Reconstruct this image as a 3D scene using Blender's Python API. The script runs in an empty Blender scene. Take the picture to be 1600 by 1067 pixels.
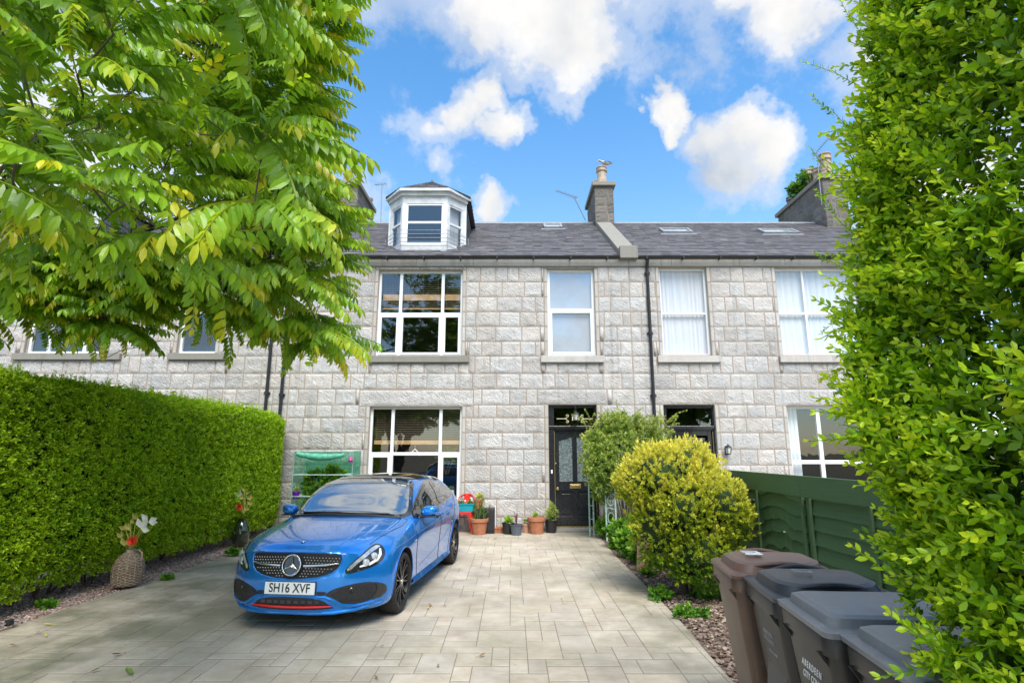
import bpy, bmesh, math, random
import numpy as np
from mathutils import Vector, Matrix, noise, geometry
from mathutils.bvhtree import BVHTree
R = math.radians; PI = math.pi
scene = bpy.context.scene
COL = scene.collection
# ------------------------------------------------------------------ camera
CAMZ = 1.76; PITCH = R(11.355); FPX = 850.6
cam_d = bpy.data.cameras.new('camera'); cam = bpy.data.objects.new('camera', cam_d); COL.objects.link(cam)
cam.location = (0, 0, CAMZ); cam.rotation_euler = (R(90) + PITCH, 0, 0)
cam_d.sensor_width = 36; cam_d.lens = 36 * FPX / 1600; cam_d.clip_start = 0.05; cam_d.clip_end = 3000
scene.camera = cam
# ------------------------------------------------------------------ view
scene.view_settings.view_transform = 'Standard'; scene.view_settings.look = 'None'
scene.view_settings.exposure = 1.30; scene.view_settings.gamma = 1
scene.cycles.max_bounces = 8; scene.cycles.transparent_max_bounces = 12
scene.cycles.diffuse_bounces = 5; scene.cycles.glossy_bounces = 3
# ------------------------------------------------------------------ sun
SUN_EL, SUN_AZ = 55, 168        # azimuth clockwise from +Y: behind the camera
sd = bpy.data.lights.new('sun', 'SUN'); sd.energy = 2.3; sd.angle = R(34); sd.color = (1, .95, .87)
sun = bpy.data.objects.new('sun', sd); COL.objects.link(sun)
sdir = Vector((math.sin(R(SUN_AZ)) * math.cos(R(SUN_EL)), math.cos(R(SUN_AZ)) * math.cos(R(SUN_EL)), math.sin(R(SUN_EL))))
sun.rotation_euler = sdir.to_track_quat('Z', 'Y').to_euler()
sun.location = sdir * 60

def ray(px, py):
    u = (px - 800) / FPX; v = -(py - 533.5) / FPX
    return Vector((u, math.cos(PITCH) - v * math.sin(PITCH), math.sin(PITCH) + v * math.cos(PITCH)))
def on_y(px, py, Y):
    d = ray(px, py); return Vector((0, 0, CAMZ)) + d * (Y / d.y)
def on_z(px, py, Z=0.0):
    d = ray(px, py); return Vector((0, 0, CAMZ)) + d * ((Z - CAMZ) / d.z)

# ------------------------------------------------------------------ world: sky with clouds
W = bpy.data.worlds.new('World'); scene.world = W; W.use_nodes = True
nt = W.node_tree; nt.nodes.clear()
def N(t, **k):
    n = nt.nodes.new(t)
    for a, b in k.items(): setattr(n, a, b)
    return n
def L(a, b): nt.links.new(a, b)
def setin(sock, v):
    if hasattr(v, 'is_linked') or isinstance(v, bpy.types.NodeSocket): nt.links.new(v, sock)
    else: sock.default_value = v
def mth(op, a, b=None, c=None, clamp=False):
    n = nt.nodes.new('ShaderNodeMath'); n.operation = op; n.use_clamp = clamp
    setin(n.inputs[0], a)
    if b is not None: setin(n.inputs[1], b)
    if c is not None: setin(n.inputs[2], c)
    return n.outputs[0]
def vmth(op, a, b=None, s=None):
    n = nt.nodes.new('ShaderNodeVectorMath'); n.operation = op
    setin(n.inputs[0], a)
    if b is not None: setin(n.inputs[1], b)
    if s is not None: setin(n.inputs['Scale'], s)
    return n.outputs['Value'] if op in ('DISTANCE', 'DOT_PRODUCT', 'LENGTH') else n.outputs[0]
def ramp(fac, stops, interp='LINEAR'):
    n = nt.nodes.new('ShaderNodeValToRGB'); n.color_ramp.interpolation = interp
    el = n.color_ramp.elements
    while len(el) < len(stops): el.new(.5)
    for e, (p, c) in zip(el, stops):
        e.position = p; e.color = (c, c, c, 1) if isinstance(c, (int, float)) else (*c, 1)
    setin(n.inputs[0], fac); return n.outputs[0]
def mixc(f, a, b, mode='MIX'):
    n = nt.nodes.new('ShaderNodeMix'); n.data_type = 'RGBA'; n.blend_type = mode
    setin(n.inputs[0], f); setin(n.inputs[6], a if not isinstance(a, tuple) else (*a, 1)); setin(n.inputs[7], b if not isinstance(b, tuple) else (*b, 1))
    return n.outputs[2]
def noisef(vec, scale, detail=4, rough=.55, dist=0, out=0):
    n = nt.nodes.new('ShaderNodeTexNoise'); n.inputs['Scale'].default_value = scale; n.inputs['Detail'].default_value = detail
    n.inputs['Roughness'].default_value = rough; n.inputs['Distortion'].default_value = dist
    if vec is not None: setin(n.inputs['Vector'], vec)
    return n.outputs[out]
tc = N('ShaderNodeTexCoord'); D = vmth('NORMALIZE', tc.outputs['Generated'])
sky = N('ShaderNodeTexSky', sky_type='NISHITA', sun_disc=False, sun_elevation=R(SUN_EL), sun_rotation=R(SUN_AZ))
sky.air_density = 1.0; sky.dust_density = 0.6; sky.ozone_density = 3.0
sep = N('ShaderNodeSeparateXYZ'); L(D, sep.inputs[0]); dz = sep.outputs[2]
tint = ramp(dz, [(0.0, (1.0, 1.02, 1.0)), (.40, (.72, .95, 1.0)), (.58, (.54, .90, 1.02)), (.85, (.42, .85, 1.0))])
skyc = mixc(1.0, sky.outputs[0], tint, 'MULTIPLY')
# clouds: puffs by direction, edges broken up with noise
warp = vmth('SUBTRACT', noisef(D, 3.2, 5, .6, 0, 1), (.5, .5, .5))
Dw = vmth('ADD', D, vmth('SCALE', warp, s=.20))
warp2 = vmth('SUBTRACT', noisef(D, 14, 4, .65, 0, 1), (.5, .5, .5))
Dw = vmth('ADD', Dw, vmth('SCALE', warp2, s=.075))
puffs = [(860, 15, .13, 1.25), (905, 85, .085, 1.2), (790, 5, .10, 1.1), (900, 125, .055, .8), (730, 25, .09, .62), (960, 5, .07, .6), (660, 25, .05, .35),
         (1045, 165, .036, 1.3), (1150, 195, .060, 1.3), (1190, 215, .060, 1.25), (1105, 215, .055, 1.0), (1130, 262, .070, .9), (1180, 255, .055, .85), (1080, 255, .04, .55),
         (1205, 5, .07, 1.15), (1140, -10, .06, .95), (1262, 25, .04, .8), (1260, -30, .07, .9),
         (720, 175, .06, .95), (755, 160, .05, 1.0), (795, 195, .045, 1.0), (690, 210, .06, .7), (650, 195, .06, .42), (660, 240, .05, .3), (705, 265, .04, .55),
         (775, 330, .050, .95), (720, 300, .05, .3), (640, 100, .08, .15), (560, 320, .09, .6), (430, 120, .14, .4), (250, 60, .2, .6), (100, 250, .35, .7), (560, 20, .08, .4),
         (1420, 60, .12, .9), (1500, 300, .2, .8), (900, 330, .05, .18), (1100, -300, .35, .8), (600, -300, .3, .8)]
dens = None
for (px, py, rad, amp) in puffs:
    c = ray(px, py).normalized()
    dd = vmth('DISTANCE', Dw, tuple(c))
    f = mth('MULTIPLY', mth('SUBTRACT', 1.0, mth('DIVIDE', dd, rad * 1.25), clamp=True), amp)
    dens = f if dens is None else mth('SMOOTH_MAX', dens, f, .12)
far_n = noisef(D, 2.1, 6, .6)
back = ramp(sep.outputs[1], [(.0, 1.0), (.25, 0.0)])        # the half of the sky behind the camera: broken cloud
farc = mth('MULTIPLY', ramp(far_n, [(.44, 0.0), (.62, .9)]), mth('MAXIMUM', back, ramp(dz, [(.78, 0.0), (.86, 1.3)])))
dens = mth('MAXIMUM', dens, farc)
fine = noisef(D, 11, 9, .66)
dens = mth('ADD', dens, mth('MULTIPLY', mth('SUBTRACT', fine, .5), .72))
cmask = ramp(dens, [(.17, 0.0), (.38, .42), (.60, .88), (.85, 1.0)], 'EASE')
shade_n = noisef(vmth('ADD', D, (.0, .0, .04)), 7, 5, .5)
cs = mth('MULTIPLY', mth('SUBTRACT', 1.0, mth('DIVIDE', vmth('DISTANCE', Dw, tuple(ray(1095, 278).normalized())), .13), clamp=True), .75)
cs = mth('ADD', cs, mth('MULTIPLY', ramp(shade_n, [(.42, 0.0), (.66, 1.0)]), .5), clamp=True)
ccol = mixc(cs, (1.0, .98, .95), (.46, .53, .62))
bg1 = N('ShaderNodeBackground'); bg2 = N('ShaderNodeBackground'); mx = N('ShaderNodeMixShader'); wo = N('ShaderNodeOutputWorld')
L(skyc, bg1.inputs[0]); bg1.inputs[1].default_value = .130
L(ccol, bg2.inputs[0]); bg2.inputs[1].default_value = .43
L(cmask, mx.inputs[0]); L(bg1.outputs[0], mx.inputs[1]); L(bg2.outputs[0], mx.inputs[2]); L(mx.outputs[0], wo.inputs[0])

# ------------------------------------------------------------------ materials
def new_mat(name):
    global nt
    m = bpy.data.materials.new(name); m.use_nodes = True; nt = m.node_tree; nt.nodes.clear()
    out = nt.nodes.new('ShaderNodeOutputMaterial'); p = nt.nodes.new('ShaderNodeBsdfPrincipled')
    nt.links.new(p.outputs[0], out.inputs[0])
    return m, p, out
def objco(scale=None):
    t = nt.nodes.new('ShaderNodeTexCoord')
    if scale is None: return t.outputs['Object']
    mp = nt.nodes.new('ShaderNodeMapping'); mp.inputs['Scale'].default_value = scale
    nt.links.new(t.outputs['Object'], mp.inputs[0]); return mp.outputs[0]
def bump(h, strength, dist, p):
    b = nt.nodes.new('ShaderNodeBump'); b.inputs['Strength'].default_value = strength; b.inputs['Distance'].default_value = dist
    setin(b.inputs['Height'], h); nt.links.new(b.outputs[0], p.inputs['Normal'])
def attr(name, out='Color'):
    a = nt.nodes.new('ShaderNodeAttribute'); a.attribute_name = name; return a.outputs[out]
def pset(p, **k):
    for a, b in k.items(): setin(p.inputs[a.replace('_', ' ')], b)
def simple(name, col, rough=.5, metal=0., var=.12, nscale=8, bumps=0., bscale=60, coat=0., spec=.5, bd=.004):
    m, p, o = new_mat(name)
    co = objco()
    n1 = noisef(co, nscale, 5, .6)
    c = mixc(ramp(n1, [(.3, 0.0), (.7, 1.0)]), tuple(x * (1 - var) for x in col), tuple(min(1, x * (1 + var)) for x in col))
    pset(p, Base_Color=c, Metallic=metal, Coat_Weight=coat, Specular_IOR_Level=spec)
    n2 = noisef(co, nscale * 3.1, 4, .6)
    setin(p.inputs['Roughness'], mth('ADD', rough, mth('MULTIPLY', mth('SUBTRACT', n2, .5), .18), clamp=True))
    if bumps: bump(noisef(co, bscale, 5, .6), bumps, bd, p)
    return m
M = {}
# granite, rock faced
def granite(name, base, dark, rockf, tintattr=True):
    m, p, o = new_mat(name); co = objco()
    sp = noisef(co, 95, 4, .8); c = mixc(ramp(sp, [(.38, 0.0), (.54, 1.0)]), dark, base)
    blot = noisef(co, 2.3, 5, .6); c = mixc(mth('MULTIPLY', ramp(blot, [(.45, 0.0), (.75, 1.0)]), .35), c, (.23, .215, .20))
    if tintattr: c = mixc(1.0, c, attr('tint'), 'MULTIPLY')
    stk = noisef(objco((6, 6, .35)), 1.0, 4, .6); c = mixc(mth('MULTIPLY', ramp(stk, [(.54, 0.0), (.74, 1.0)]), .42), c, (.17, .155, .14))
    pset(p, Base_Color=c, Roughness=.85, Specular_IOR_Level=.3)
    if rockf:
        mr_ = nt.nodes.new('ShaderNodeMapping'); mr_.inputs['Rotation'].default_value = (0, R(-40), 0); nt.links.new(objco(), mr_.inputs[0])
        mp = nt.nodes.new('ShaderNodeMapping'); mp.inputs['Scale'].default_value = (9, 18, 27); nt.links.new(mr_.outputs[0], mp.inputs[0])
        h = mth('ADD', mth('MULTIPLY', noisef(mp.outputs[0], 1.0, 4, .6, .8), 1.0), mth('MULTIPLY', noisef(co, 38, 4, .65), .7))
        bump(h, .9, .048, p)
    else: bump(noisef(co, 60, 5, .7), .35, .004, p)
    return m
M['rock'] = granite('rock faced granite', (.71, .675, .65), (.34, .325, .315), True)
M['ashlar'] = granite('dressed granite', (.56, .53, .495), (.36, .34, .32), False)
M['mortar'] = simple('lime mortar', (.35, .28, .225), .95, nscale=3, bumps=.4)
M['chimney'] = granite('chimney granite', (.25, .23, .205), (.12, .11, .105), True)
M['cope'] = granite('weathered coping', (.29, .275, .24), (.17, .16, .14), False, False)
# slate
def slate():
    m, p, o = new_mat('slate'); co = objco()
    c = mixc(noisef(co, 5, 5, .65), (.080, .077, .083), (.165, .158, .163))
    c = mixc(1.0, c, attr('tint'), 'MULTIPLY')
    lich = noisef(co, 1.1, 6, .7); c = mixc(mth('MULTIPLY', ramp(lich, [(.6, 0.0), (.72, 1.0)]), .55), c, (.33, .32, .31))
    pset(p, Base_Color=c, Roughness=.6, Specular_IOR_Level=.4); bump(noisef(co, 40, 5, .6), .4, .006, p); return m
M['slate'] = slate()
M['white'] = simple('white upvc', (.80, .81, .82), .32, var=.03, spec=.5)
M['whitewood'] = simple('weathered white painted timber', (.60, .61, .62), .6, var=.2, nscale=5, bumps=.2, bscale=25)
M['blackiron'] = simple('black painted iron', (.018, .018, .022), .45, var=.3)
M['blackdoor'] = simple('black gloss paint', (.012, .013, .018), .28, var=.3, nscale=4, bumps=.05, bscale=30, coat=.3)
M['brass'] = simple('brass', (.62, .47, .22), .35, 1.0, var=.15)
M['gold'] = simple('gold leaf', (.85, .76, .5), .5, 0.0)
M['lead'] = simple('lead flashing', (.27, .28, .30), .55, .2, var=.2)
M['terra'] = simple('terracotta', (.42, .165, .085), .85, var=.2, nscale=14, bumps=.2, bscale=50)
M['claypot'] = simple('pale buff chimney clay', (.40, .31, .23), .85, var=.35, nscale=9, bumps=.2, bscale=50)
M['darkclay'] = simple('sooty clay', (.16, .13, .12), .9, var=.3)
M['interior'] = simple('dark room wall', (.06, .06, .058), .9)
M['curtain'] = None
def curtain():
    m, p, o = new_mat('net curtain')
    w = nt.nodes.new('ShaderNodeTexWave'); w.inputs['Scale'].default_value = 2.2; w.inputs['Distortion'].default_value = 7; w.inputs['Detail'].default_value = 2
    nt.links.new(objco((1, 1, .12)), w.inputs[0])
    pset(p, Base_Color=mixc(w.outputs[1], (.64, .66, .69), (.74, .75, .77)), Roughness=.95)
    return m
M['curtain'] = curtain()
def glass(name='window glass', tintc=(.9, .93, .95), base_ior=2.1):
    m, p, o = new_mat(name); nt.nodes.remove(p)
    tr = nt.nodes.new('ShaderNodeBsdfTransparent'); tr.inputs[0].default_value = (*tintc, 1)
    gl = nt.nodes.new('ShaderNodeBsdfGlossy'); gl.inputs['Roughness'].default_value = .01
    fr = nt.nodes.new('ShaderNodeFresnel'); fr.inputs[0].default_value = base_ior
    mx = nt.nodes.new('ShaderNodeMixShader')
    b = nt.nodes.new('ShaderNodeBump'); b.inputs['Strength'].default_value = .25; b.inputs['Distance'].default_value = .006
    nt.links.new(noisef(objco(), 2.2, 2, .5), b.inputs['Height']); nt.links.new(b.outputs[0], gl.inputs['Normal'])
    ge = nt.nodes.new('ShaderNodeNewGeometry'); nt.links.new(mth('MULTIPLY', fr.outputs[0], mth('SUBTRACT', 1.0, ge.outputs['Backfacing'])), mx.inputs[0]); nt.links.new(tr.outputs[0], mx.inputs[1]); nt.links.new(gl.outputs[0], mx.inputs[2]); nt.links.new(mx.outputs[0], o.inputs[0])
    return m
M['glass'] = glass(); M['glass_bright'] = glass('reflective window glass', (.88, .9, .92), 2.2)
M['frosted'] = simple('patterned obscured glass', (.13, .16, .16), .25, var=.8, nscale=34, bumps=.8, bscale=40, bd=.01)
M['wood'] = simple('pale pine', (.50, .29, .13), .6, var=.2)
M['slat'] = simple('dark wood slat', (.16, .12, .08), .55)
M['greenfence'] = None
def fencem():
    m, p, o = new_mat('dark green painted timber')
    g = noisef(objco((3, 3, 60)), 1.0, 5, .6); c = mixc(g, (.050, .110, .046), (.095, .175, .070))
    k = noisef(objco(), 3.5, 4, .6); c = mixc(mth('MULTIPLY', ramp(k, [(.55, 0.0), (.75, 1.0)]), .6), c, (.085, .12, .035))
    pset(p, Base_Color=c, Roughness=.72); bump(g, .35, .004, p); return m
M['greenfence'] = fencem()
def concrete():
    m, p, o = new_mat('imprinted concrete paving'); co = objco()
    c = mixc(ramp(noisef(co, 3.5, 6, .65), [(.3, 0.0), (.7, 1.0)]), (.37, .315, .25), (.56, .495, .415))
    c = mixc(1.0, c, attr('tint'), 'MULTIPLY')
    st = noisef(co, .55, 6, .6, .4); c = mixc(mth('MULTIPLY', ramp(st, [(.43, 0.0), (.68, 1.0)]), .70), c, (.215, .19, .135))
    sx = nt.nodes.new('ShaderNodeSeparateXYZ'); nt.links.new(co, sx.inputs[0])
    wear = mth('MULTIPLY', ramp(noisef(co, 1.6, 5, .6), [(.40, 0.0), (.62, 1.0)]), ramp(mth('MULTIPLY', mth('ABSOLUTE', mth('ADD', sx.outputs[0], .9)), .32), [(.55, 0.0), (.88, .9)]))
    c = mixc(wear, c, (.17, .165, .11))          # algae towards the drive's edges
    fl = noisef(co, 26, 3, .7); c = mixc(mth('MULTIPLY', ramp(fl, [(.64, 0.0), (.70, 1.0)]), .5), c, (.22, .2, .16))
    pset(p, Base_Color=c, Roughness=.72, Specular_IOR_Level=.4)
    mp = nt.nodes.new('ShaderNodeMapping'); mp.inputs['Scale'].default_value = (5, 9, 5); nt.links.new(co, mp.inputs[0])
    bump(mth('ADD', noisef(mp.outputs[0], 1.0, 6, .65, .8), mth('MULTIPLY', noisef(co, 60, 3, .6), .15)), .5, .02, p); return m
M['paving'] = concrete()
M['grout'] = simple('dark joint', (.20, .175, .135), .95, nscale=6)
def gravel(name, cols, sc):
    m, p, o = new_mat(name); co = objco()
    v = nt.nodes.new('ShaderNodeTexVoronoi'); v.inputs['Scale'].default_value = sc; nt.links.new(co, v.inputs[0])
    s = nt.nodes.new('ShaderNodeSeparateColor'); nt.links.new(v.outputs['Color'], s.inputs[0])
    c = ramp(s.outputs[0], [(0, cols[0]), (.5, cols[1]), (1, cols[2])])
    c = mixc(ramp(noisef(co, 1.7, 5, .6), [(.45, 0.0), (.65, .8)]), c, (.12, .075, .045))
    pset(p, Base_Color=c, Roughness=.9); bump(v.outputs['Distance'], .8, -.02, p); return m
M['gravel'] = gravel('pink granite chippings', [(.30, .19, .15), (.44, .31, .26), (.58, .46, .41)], 38)
M['soil'] = gravel('bark and soil', [(.07, .045, .03), (.18, .12, .09), (.36, .27, .22)], 30)
M['earth'] = simple('earth', (.12, .1, .06), .95, nscale=2)
def leafm(name, c1, c2, c3, trans=.35, rough=.42, gloss=.4):
    """c1..c3 picked by the red channel of the 'tint' attribute, brightness by its green channel"""
    m, p, o = new_mat(name)
    s = nt.nodes.new('ShaderNodeSeparateColor'); nt.links.new(attr('tint'), s.inputs[0])
    c = ramp(s.outputs[0], [(0, c1), (.5, c2), (1, c3)])
    vv = nt.nodes.new('ShaderNodeCombineColor')
    for i in range(3): nt.links.new(s.outputs[1], vv.inputs[i])
    c = mixc(1.0, c, vv.outputs[0], 'MULTIPLY')
    pset(p, Base_Color=c, Roughness=rough, Specular_IOR_Level=gloss)
    t = nt.nodes.new('ShaderNodeBsdfTranslucent'); tcn = mixc(1.0, c, (1.35, 1.2, .5), 'MULTIPLY'); nt.links.new(tcn, t.inputs[0])
    mx = nt.nodes.new('ShaderNodeMixShader'); mx.inputs[0].default_value = trans
    nt.links.new(p.outputs[0], mx.inputs[1]); nt.links.new(t.outputs[0], mx.inputs[2]); nt.links.new(mx.outputs[0], o.inputs[0])
    return m
M['tree_leaf'] = leafm('pinnate tree leaves', (.075, .19, .014), (.26, .46, .022), (.56, .54, .03), .45, .34, .5)
M['hedge_leaf'] = leafm('clipped privet leaves', (.07, .17, .008), (.26, .46, .012), (.50, .66, .030), .36, .38)
M['privet'] = leafm('tall privet leaves', (.06, .16, .010), (.27, .50, .012), (.60, .74, .035), .38, .36, .45)
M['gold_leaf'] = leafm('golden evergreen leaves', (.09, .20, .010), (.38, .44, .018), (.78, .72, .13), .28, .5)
M['climber'] = leafm('pale climbing shrub leaves', (.08, .17, .03), (.34, .47, .09), (.68, .70, .24), .4, .55)
M['weed'] = leafm('low weed leaves', (.04, .13, .010), (.12, .30, .018), (.36, .55, .05), .3, .5)
M['bark'] = simple('bark', (.10, .075, .055), .9, var=.35, nscale=20, bumps=.5, bscale=30)
M['twig'] = simple('green brown twig', (.16, .13, .05), .8, var=.3)

# ------------------------------------------------------------------ object helpers
def tag(o, label=None, cat=None, group=None, kind=None):
    if label: o['label'] = label
    if cat: o['category'] = cat
    if group: o['group'] = group
    if kind: o['kind'] = kind
    return o
def empty(name, loc=(0, 0, 0), rz=0, label=None, cat=None, group=None):
    o = bpy.data.objects.new(name, None); COL.objects.link(o); o.location = loc; o.rotation_euler = (0, 0, rz); o.empty_display_size = .2
    return tag(o, label, cat, group)
def copy_tree(o, parent=None):
    c = o.copy(); COL.objects.link(c); c.parent = parent
    for ch in list(o.children): copy_tree(ch, c)
    return c
class MB:
    def __init__(s): s.v = []; s.f = []; s.m = []; s.t = []
    def add(s, vs, fs, mi=0, tint=(1, 1, 1)):
        b = len(s.v); s.v.extend([tuple(x) for x in vs]); s.f.extend([tuple(i + b for i in f) for f in fs]); s.m.extend([mi] * len(fs)); s.t.extend([tint] * len(vs)); return s
    def box(s, x0, x1, y0, y1, z0, z1, mi=0, tint=(1, 1, 1), mat=None):
        vs = [Vector(p) for p in ((x0, y0, z0), (x1, y0, z0), (x1, y1, z0), (x0, y1, z0), (x0, y0, z1), (x1, y0, z1), (x1, y1, z1), (x0, y1, z1))]
        if mat is not None: vs = [mat @ v for v in vs]
        return s.add(vs, [(0, 3, 2, 1), (4, 5, 6, 7), (0, 1, 5, 4), (1, 2, 6, 5), (2, 3, 7, 6), (3, 0, 4, 7)], mi, tint)
    def rbox(s, c, size, rot=(0, 0, 0), mi=0, tint=(1, 1, 1)):
        from mathutils import Euler
        m = Matrix.Translation(c) @ Euler(rot).to_matrix().to_4x4(); a, b, d = [x / 2 for x in size]
        return s.box(-a, a, -b, b, -d, d, mi, tint, m)
    def prism(s, pts, axis, a, b, mi=0, tint=(1, 1, 1)):
        """pts 2D polygon; axis 0/1/2 extrusion axis from a to b"""
        def mk(p, t):
            l = [p[0], p[1]]; l.insert(axis, t); return tuple(l)
        n = len(pts); vs = [mk(p, a) for p in pts] + [mk(p, b) for p in pts]
        fs = [tuple(range(n)), tuple(range(2 * n - 1, n - 1, -1))] + [(i, (i + 1) % n, (i + 1) % n + n, i + n) for i in range(n)]
        return s.add(vs, fs, mi, tint)
    def tube(s, pts, rad, seg=8, mi=0, tint=(1, 1, 1), caps=True):
        pts = [Vector(p) for p in pts]; n = len(pts)
        if not hasattr(rad, '__len__'): rad = [rad] * n
        vs = []; up = Vector((0, 0, 1)); prev = None
        for i, p in enumerate(pts):
            d = (pts[min(i + 1, n - 1)] - pts[max(i - 1, 0)])
            if d.length < 1e-9: d = Vector((0, 0, 1))
            d.normalize()
            if prev is None:
                a = d.cross(up if abs(d.z) < .95 else Vector((1, 0, 0))).normalized()
            else:
                a = (prev - d * prev.dot(d)).normalized()
            prev = a; b = d.cross(a)
            for k in range(seg):
                t = 2 * PI * k / seg; vs.append(p + (a * math.cos(t) + b * math.sin(t)) * rad[i])
        fs = [(i * seg + k, i * seg + (k + 1) % seg, (i + 1) * seg + (k + 1) % seg, (i + 1) * seg + k) for i in range(n - 1) for k in range(seg)]
        if caps: fs += [tuple(range(seg - 1, -1, -1)), tuple(range((n - 1) * seg, n * seg))]
        return s.add(vs, fs, mi, tint)
    def lathe(s, prof, c=(0, 0, 0), seg=24, axis='z', mi=0, tint=(1, 1, 1), rot=None, caps=True):
        """prof list of (r, h)"""
        vs = []; n = len(prof)
        for r, h in prof:
            for k in range(seg):
                t = 2 * PI * k / seg; p = Vector((r * math.cos(t), r * math.sin(t), h))
                if axis == 'x': p = Vector((p.z, p.x, p.y))
                if axis == 'y': p = Vector((p.x, p.z, p.y))
                if rot is not None: p = rot @ p
                vs.append(p + Vector(c))
        fs = [(i * seg + k, i * seg + (k + 1) % seg, (i + 1) * seg + (k + 1) % seg, (i + 1) * seg + k) for i in range(n - 1) for k in range(seg)]
        if caps and prof[0][0] > 1e-5: fs.append(tuple(range(seg - 1, -1, -1)))
        if caps and prof[-1][0] > 1e-5: fs.append(tuple(range((n - 1) * seg, n * seg)))
        return s.add(vs, fs, mi, tint)
    def build(s, name, mats, parent=None, smooth=False, bevel=0, fix=True, loc=None):
        me = bpy.data.meshes.new(name); me.from_pydata(s.v, [], s.f)
        mats = mats if isinstance(mats, (list, tuple)) else [mats]
        for m in mats: me.materials.append(M[m] if isinstance(m, str) else m)
        if len(mats) > 1: me.polygons.foreach_set('material_index', s.m)
        a = me.color_attributes.new('tint', 'FLOAT_COLOR', 'POINT')
        a.data.foreach_set('color', np.c_[np.array(s.t, dtype=np.float32).reshape(-1, 3), np.ones(len(s.v), np.float32)].ravel())
        if fix:
            bm = bmesh.new(); bm.from_mesh(me); bmesh.ops.recalc_face_normals(bm, faces=bm.faces); bm.to_mesh(me); bm.free()
        if smooth: me.polygons.foreach_set('use_smooth', [True] * len(me.polygons))
        me.update()
        o = bpy.data.objects.new(name, me); COL.objects.link(o)
        if parent: o.parent = parent
        if loc: o.location = loc
        if bevel:
            bv = o.modifiers.new('bevel', 'BEVEL'); bv.width = bevel; bv.segments = 2; bv.limit_method = 'ANGLE'; bv.angle_limit = R(35)
        if smooth and smooth != 'full':
            me.set_sharp_from_angle(angle=R(38)) if hasattr(me, 'set_sharp_from_angle') else None
        return o
def text_mesh(txt, size, ext=.002, name='lettering', mat='blackiron', parent=None, matrix=None, sx=1.0, space=1.0, bold=0.0, align='CENTER'):
    cu = bpy.data.curves.new(name, 'FONT'); cu.body = txt; cu.size = size; cu.extrude = ext; cu.align_x = align; cu.align_y = 'CENTER'; cu.space_character = space; cu.offset = bold
    o = bpy.data.objects.new(name, cu); COL.objects.link(o)
    dg = bpy.context.evaluated_depsgraph_get(); me = bpy.data.meshes.new_from_object(o.evaluated_get(dg)); bpy.data.objects.remove(o)
    me.transform(Matrix.Diagonal((sx, 1, 1, 1)))
    if matrix is not None: me.transform(matrix)
    me.materials.clear(); me.materials.append(M[mat] if isinstance(mat, str) else mat)
    me.name = name; q = bpy.data.objects.new(name, me); COL.objects.link(q)
    if parent: q.parent = parent
    return q
# numpy scatter of a template (verts, faces(list of tuples), per-vert (hue, val)) with transforms
def scatter(name, temps, items, mat, parent=None, smooth=True, extra=None):
    """temps: list of (V (n,3), faces, H (n,2)); items: list of (template index, 3x3 ndarray, loc, hue offset, val)"""
    vs = []; loops = []; starts = []; totals = []; tn = []; base = 0; ls = 0
    pre = []
    for V, F, H in temps:
        fl = np.array([i for f in F for i in f], dtype=np.int32); ft = np.array([len(f) for f in F], dtype=np.int32)
        pre.append((np.asarray(V, dtype=np.float32), fl, ft, np.asarray(H, dtype=np.float32)))
    for ti in range(len(temps)):
        its = [i for i in items if i[0] == ti]
        if not its: continue
        V, fl, ft, H = pre[ti]; n = len(V); k = len(its)
        Rm = np.array([i[1] for i in its], dtype=np.float32); T = np.array([tuple(i[2]) for i in its], dtype=np.float32)
        hv = np.array([(i[3], i[4]) for i in its], dtype=np.float32)
        P = np.einsum('kij,nj->kni', Rm, V) + T[:, None, :]
        vs.append(P.reshape(-1, 3))
        hh = np.clip(H[None, :, 0] + hv[:, None, 0], 0, 1); gg = H[None, :, 1] * hv[:, None, 1]
        tn.append(np.stack([hh, gg], -1).reshape(-1, 2))
        off = base + np.arange(k, dtype=np.int32) * n
        loops.append((fl[None, :] + off[:, None]).ravel()); totals.append(np.tile(ft, k)); base += n * k
    if extra is not None and len(extra.v):      # MB with more geometry (stems); its tint used as is
        vs.append(np.array(extra.v, dtype=np.float32)); tn.append(np.array(extra.t, dtype=np.float32)[:, :2])
        loops.append(np.array([i + base for f in extra.f for i in f], dtype=np.int32)); totals.append(np.array([len(f) for f in extra.f], dtype=np.int32))
    vs = np.concatenate(vs); tn = np.concatenate(tn); loops = np.concatenate(loops); totals = np.concatenate(totals)
    me = bpy.data.meshes.new(name); me.vertices.add(len(vs)); me.vertices.foreach_set('co', vs.ravel())
    me.loops.add(len(loops)); me.loops.foreach_set('vertex_index', loops)
    me.polygons.add(len(totals)); st = np.zeros(len(totals), np.int32); st[1:] = np.cumsum(totals)[:-1]
    me.polygons.foreach_set('loop_start', st)
    try: me.polygons.foreach_set('loop_total', totals)
    except Exception: pass
    me.polygons.foreach_set('use_smooth', np.full(len(totals), bool(smooth)))
    me.update(calc_edges=True)
    a = me.color_attributes.new('tint', 'FLOAT_COLOR', 'POINT')
    c = np.ones((len(vs), 4), np.float32); c[:, :2] = tn; c[:, 2] = 0; a.data.foreach_set('color', c.ravel())
    me.materials.append(M[mat]); o = bpy.data.objects.new(name, me); COL.objects.link(o)
    if parent: o.parent = parent
    return o
def rot_to(d, spin=0., scale=1.):
    """3x3 whose +Y axis is d, +Z as near up as it can be, then spun about d"""
    d = Vector(d).normalized(); up = Vector((0, 0, 1)) if abs(d.z) < .97 else Vector((0, 1, 0))
    x = d.cross(up).normalized(); z = x.cross(d)
    if spin:
        c, s_ = math.cos(spin), math.sin(spin); x, z = x * c + z * s_, z * c - x * s_
    return np.array([[x.x, d.x, z.x], [x.y, d.y, z.y], [x.z, d.z, z.z]]) * scale
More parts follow.
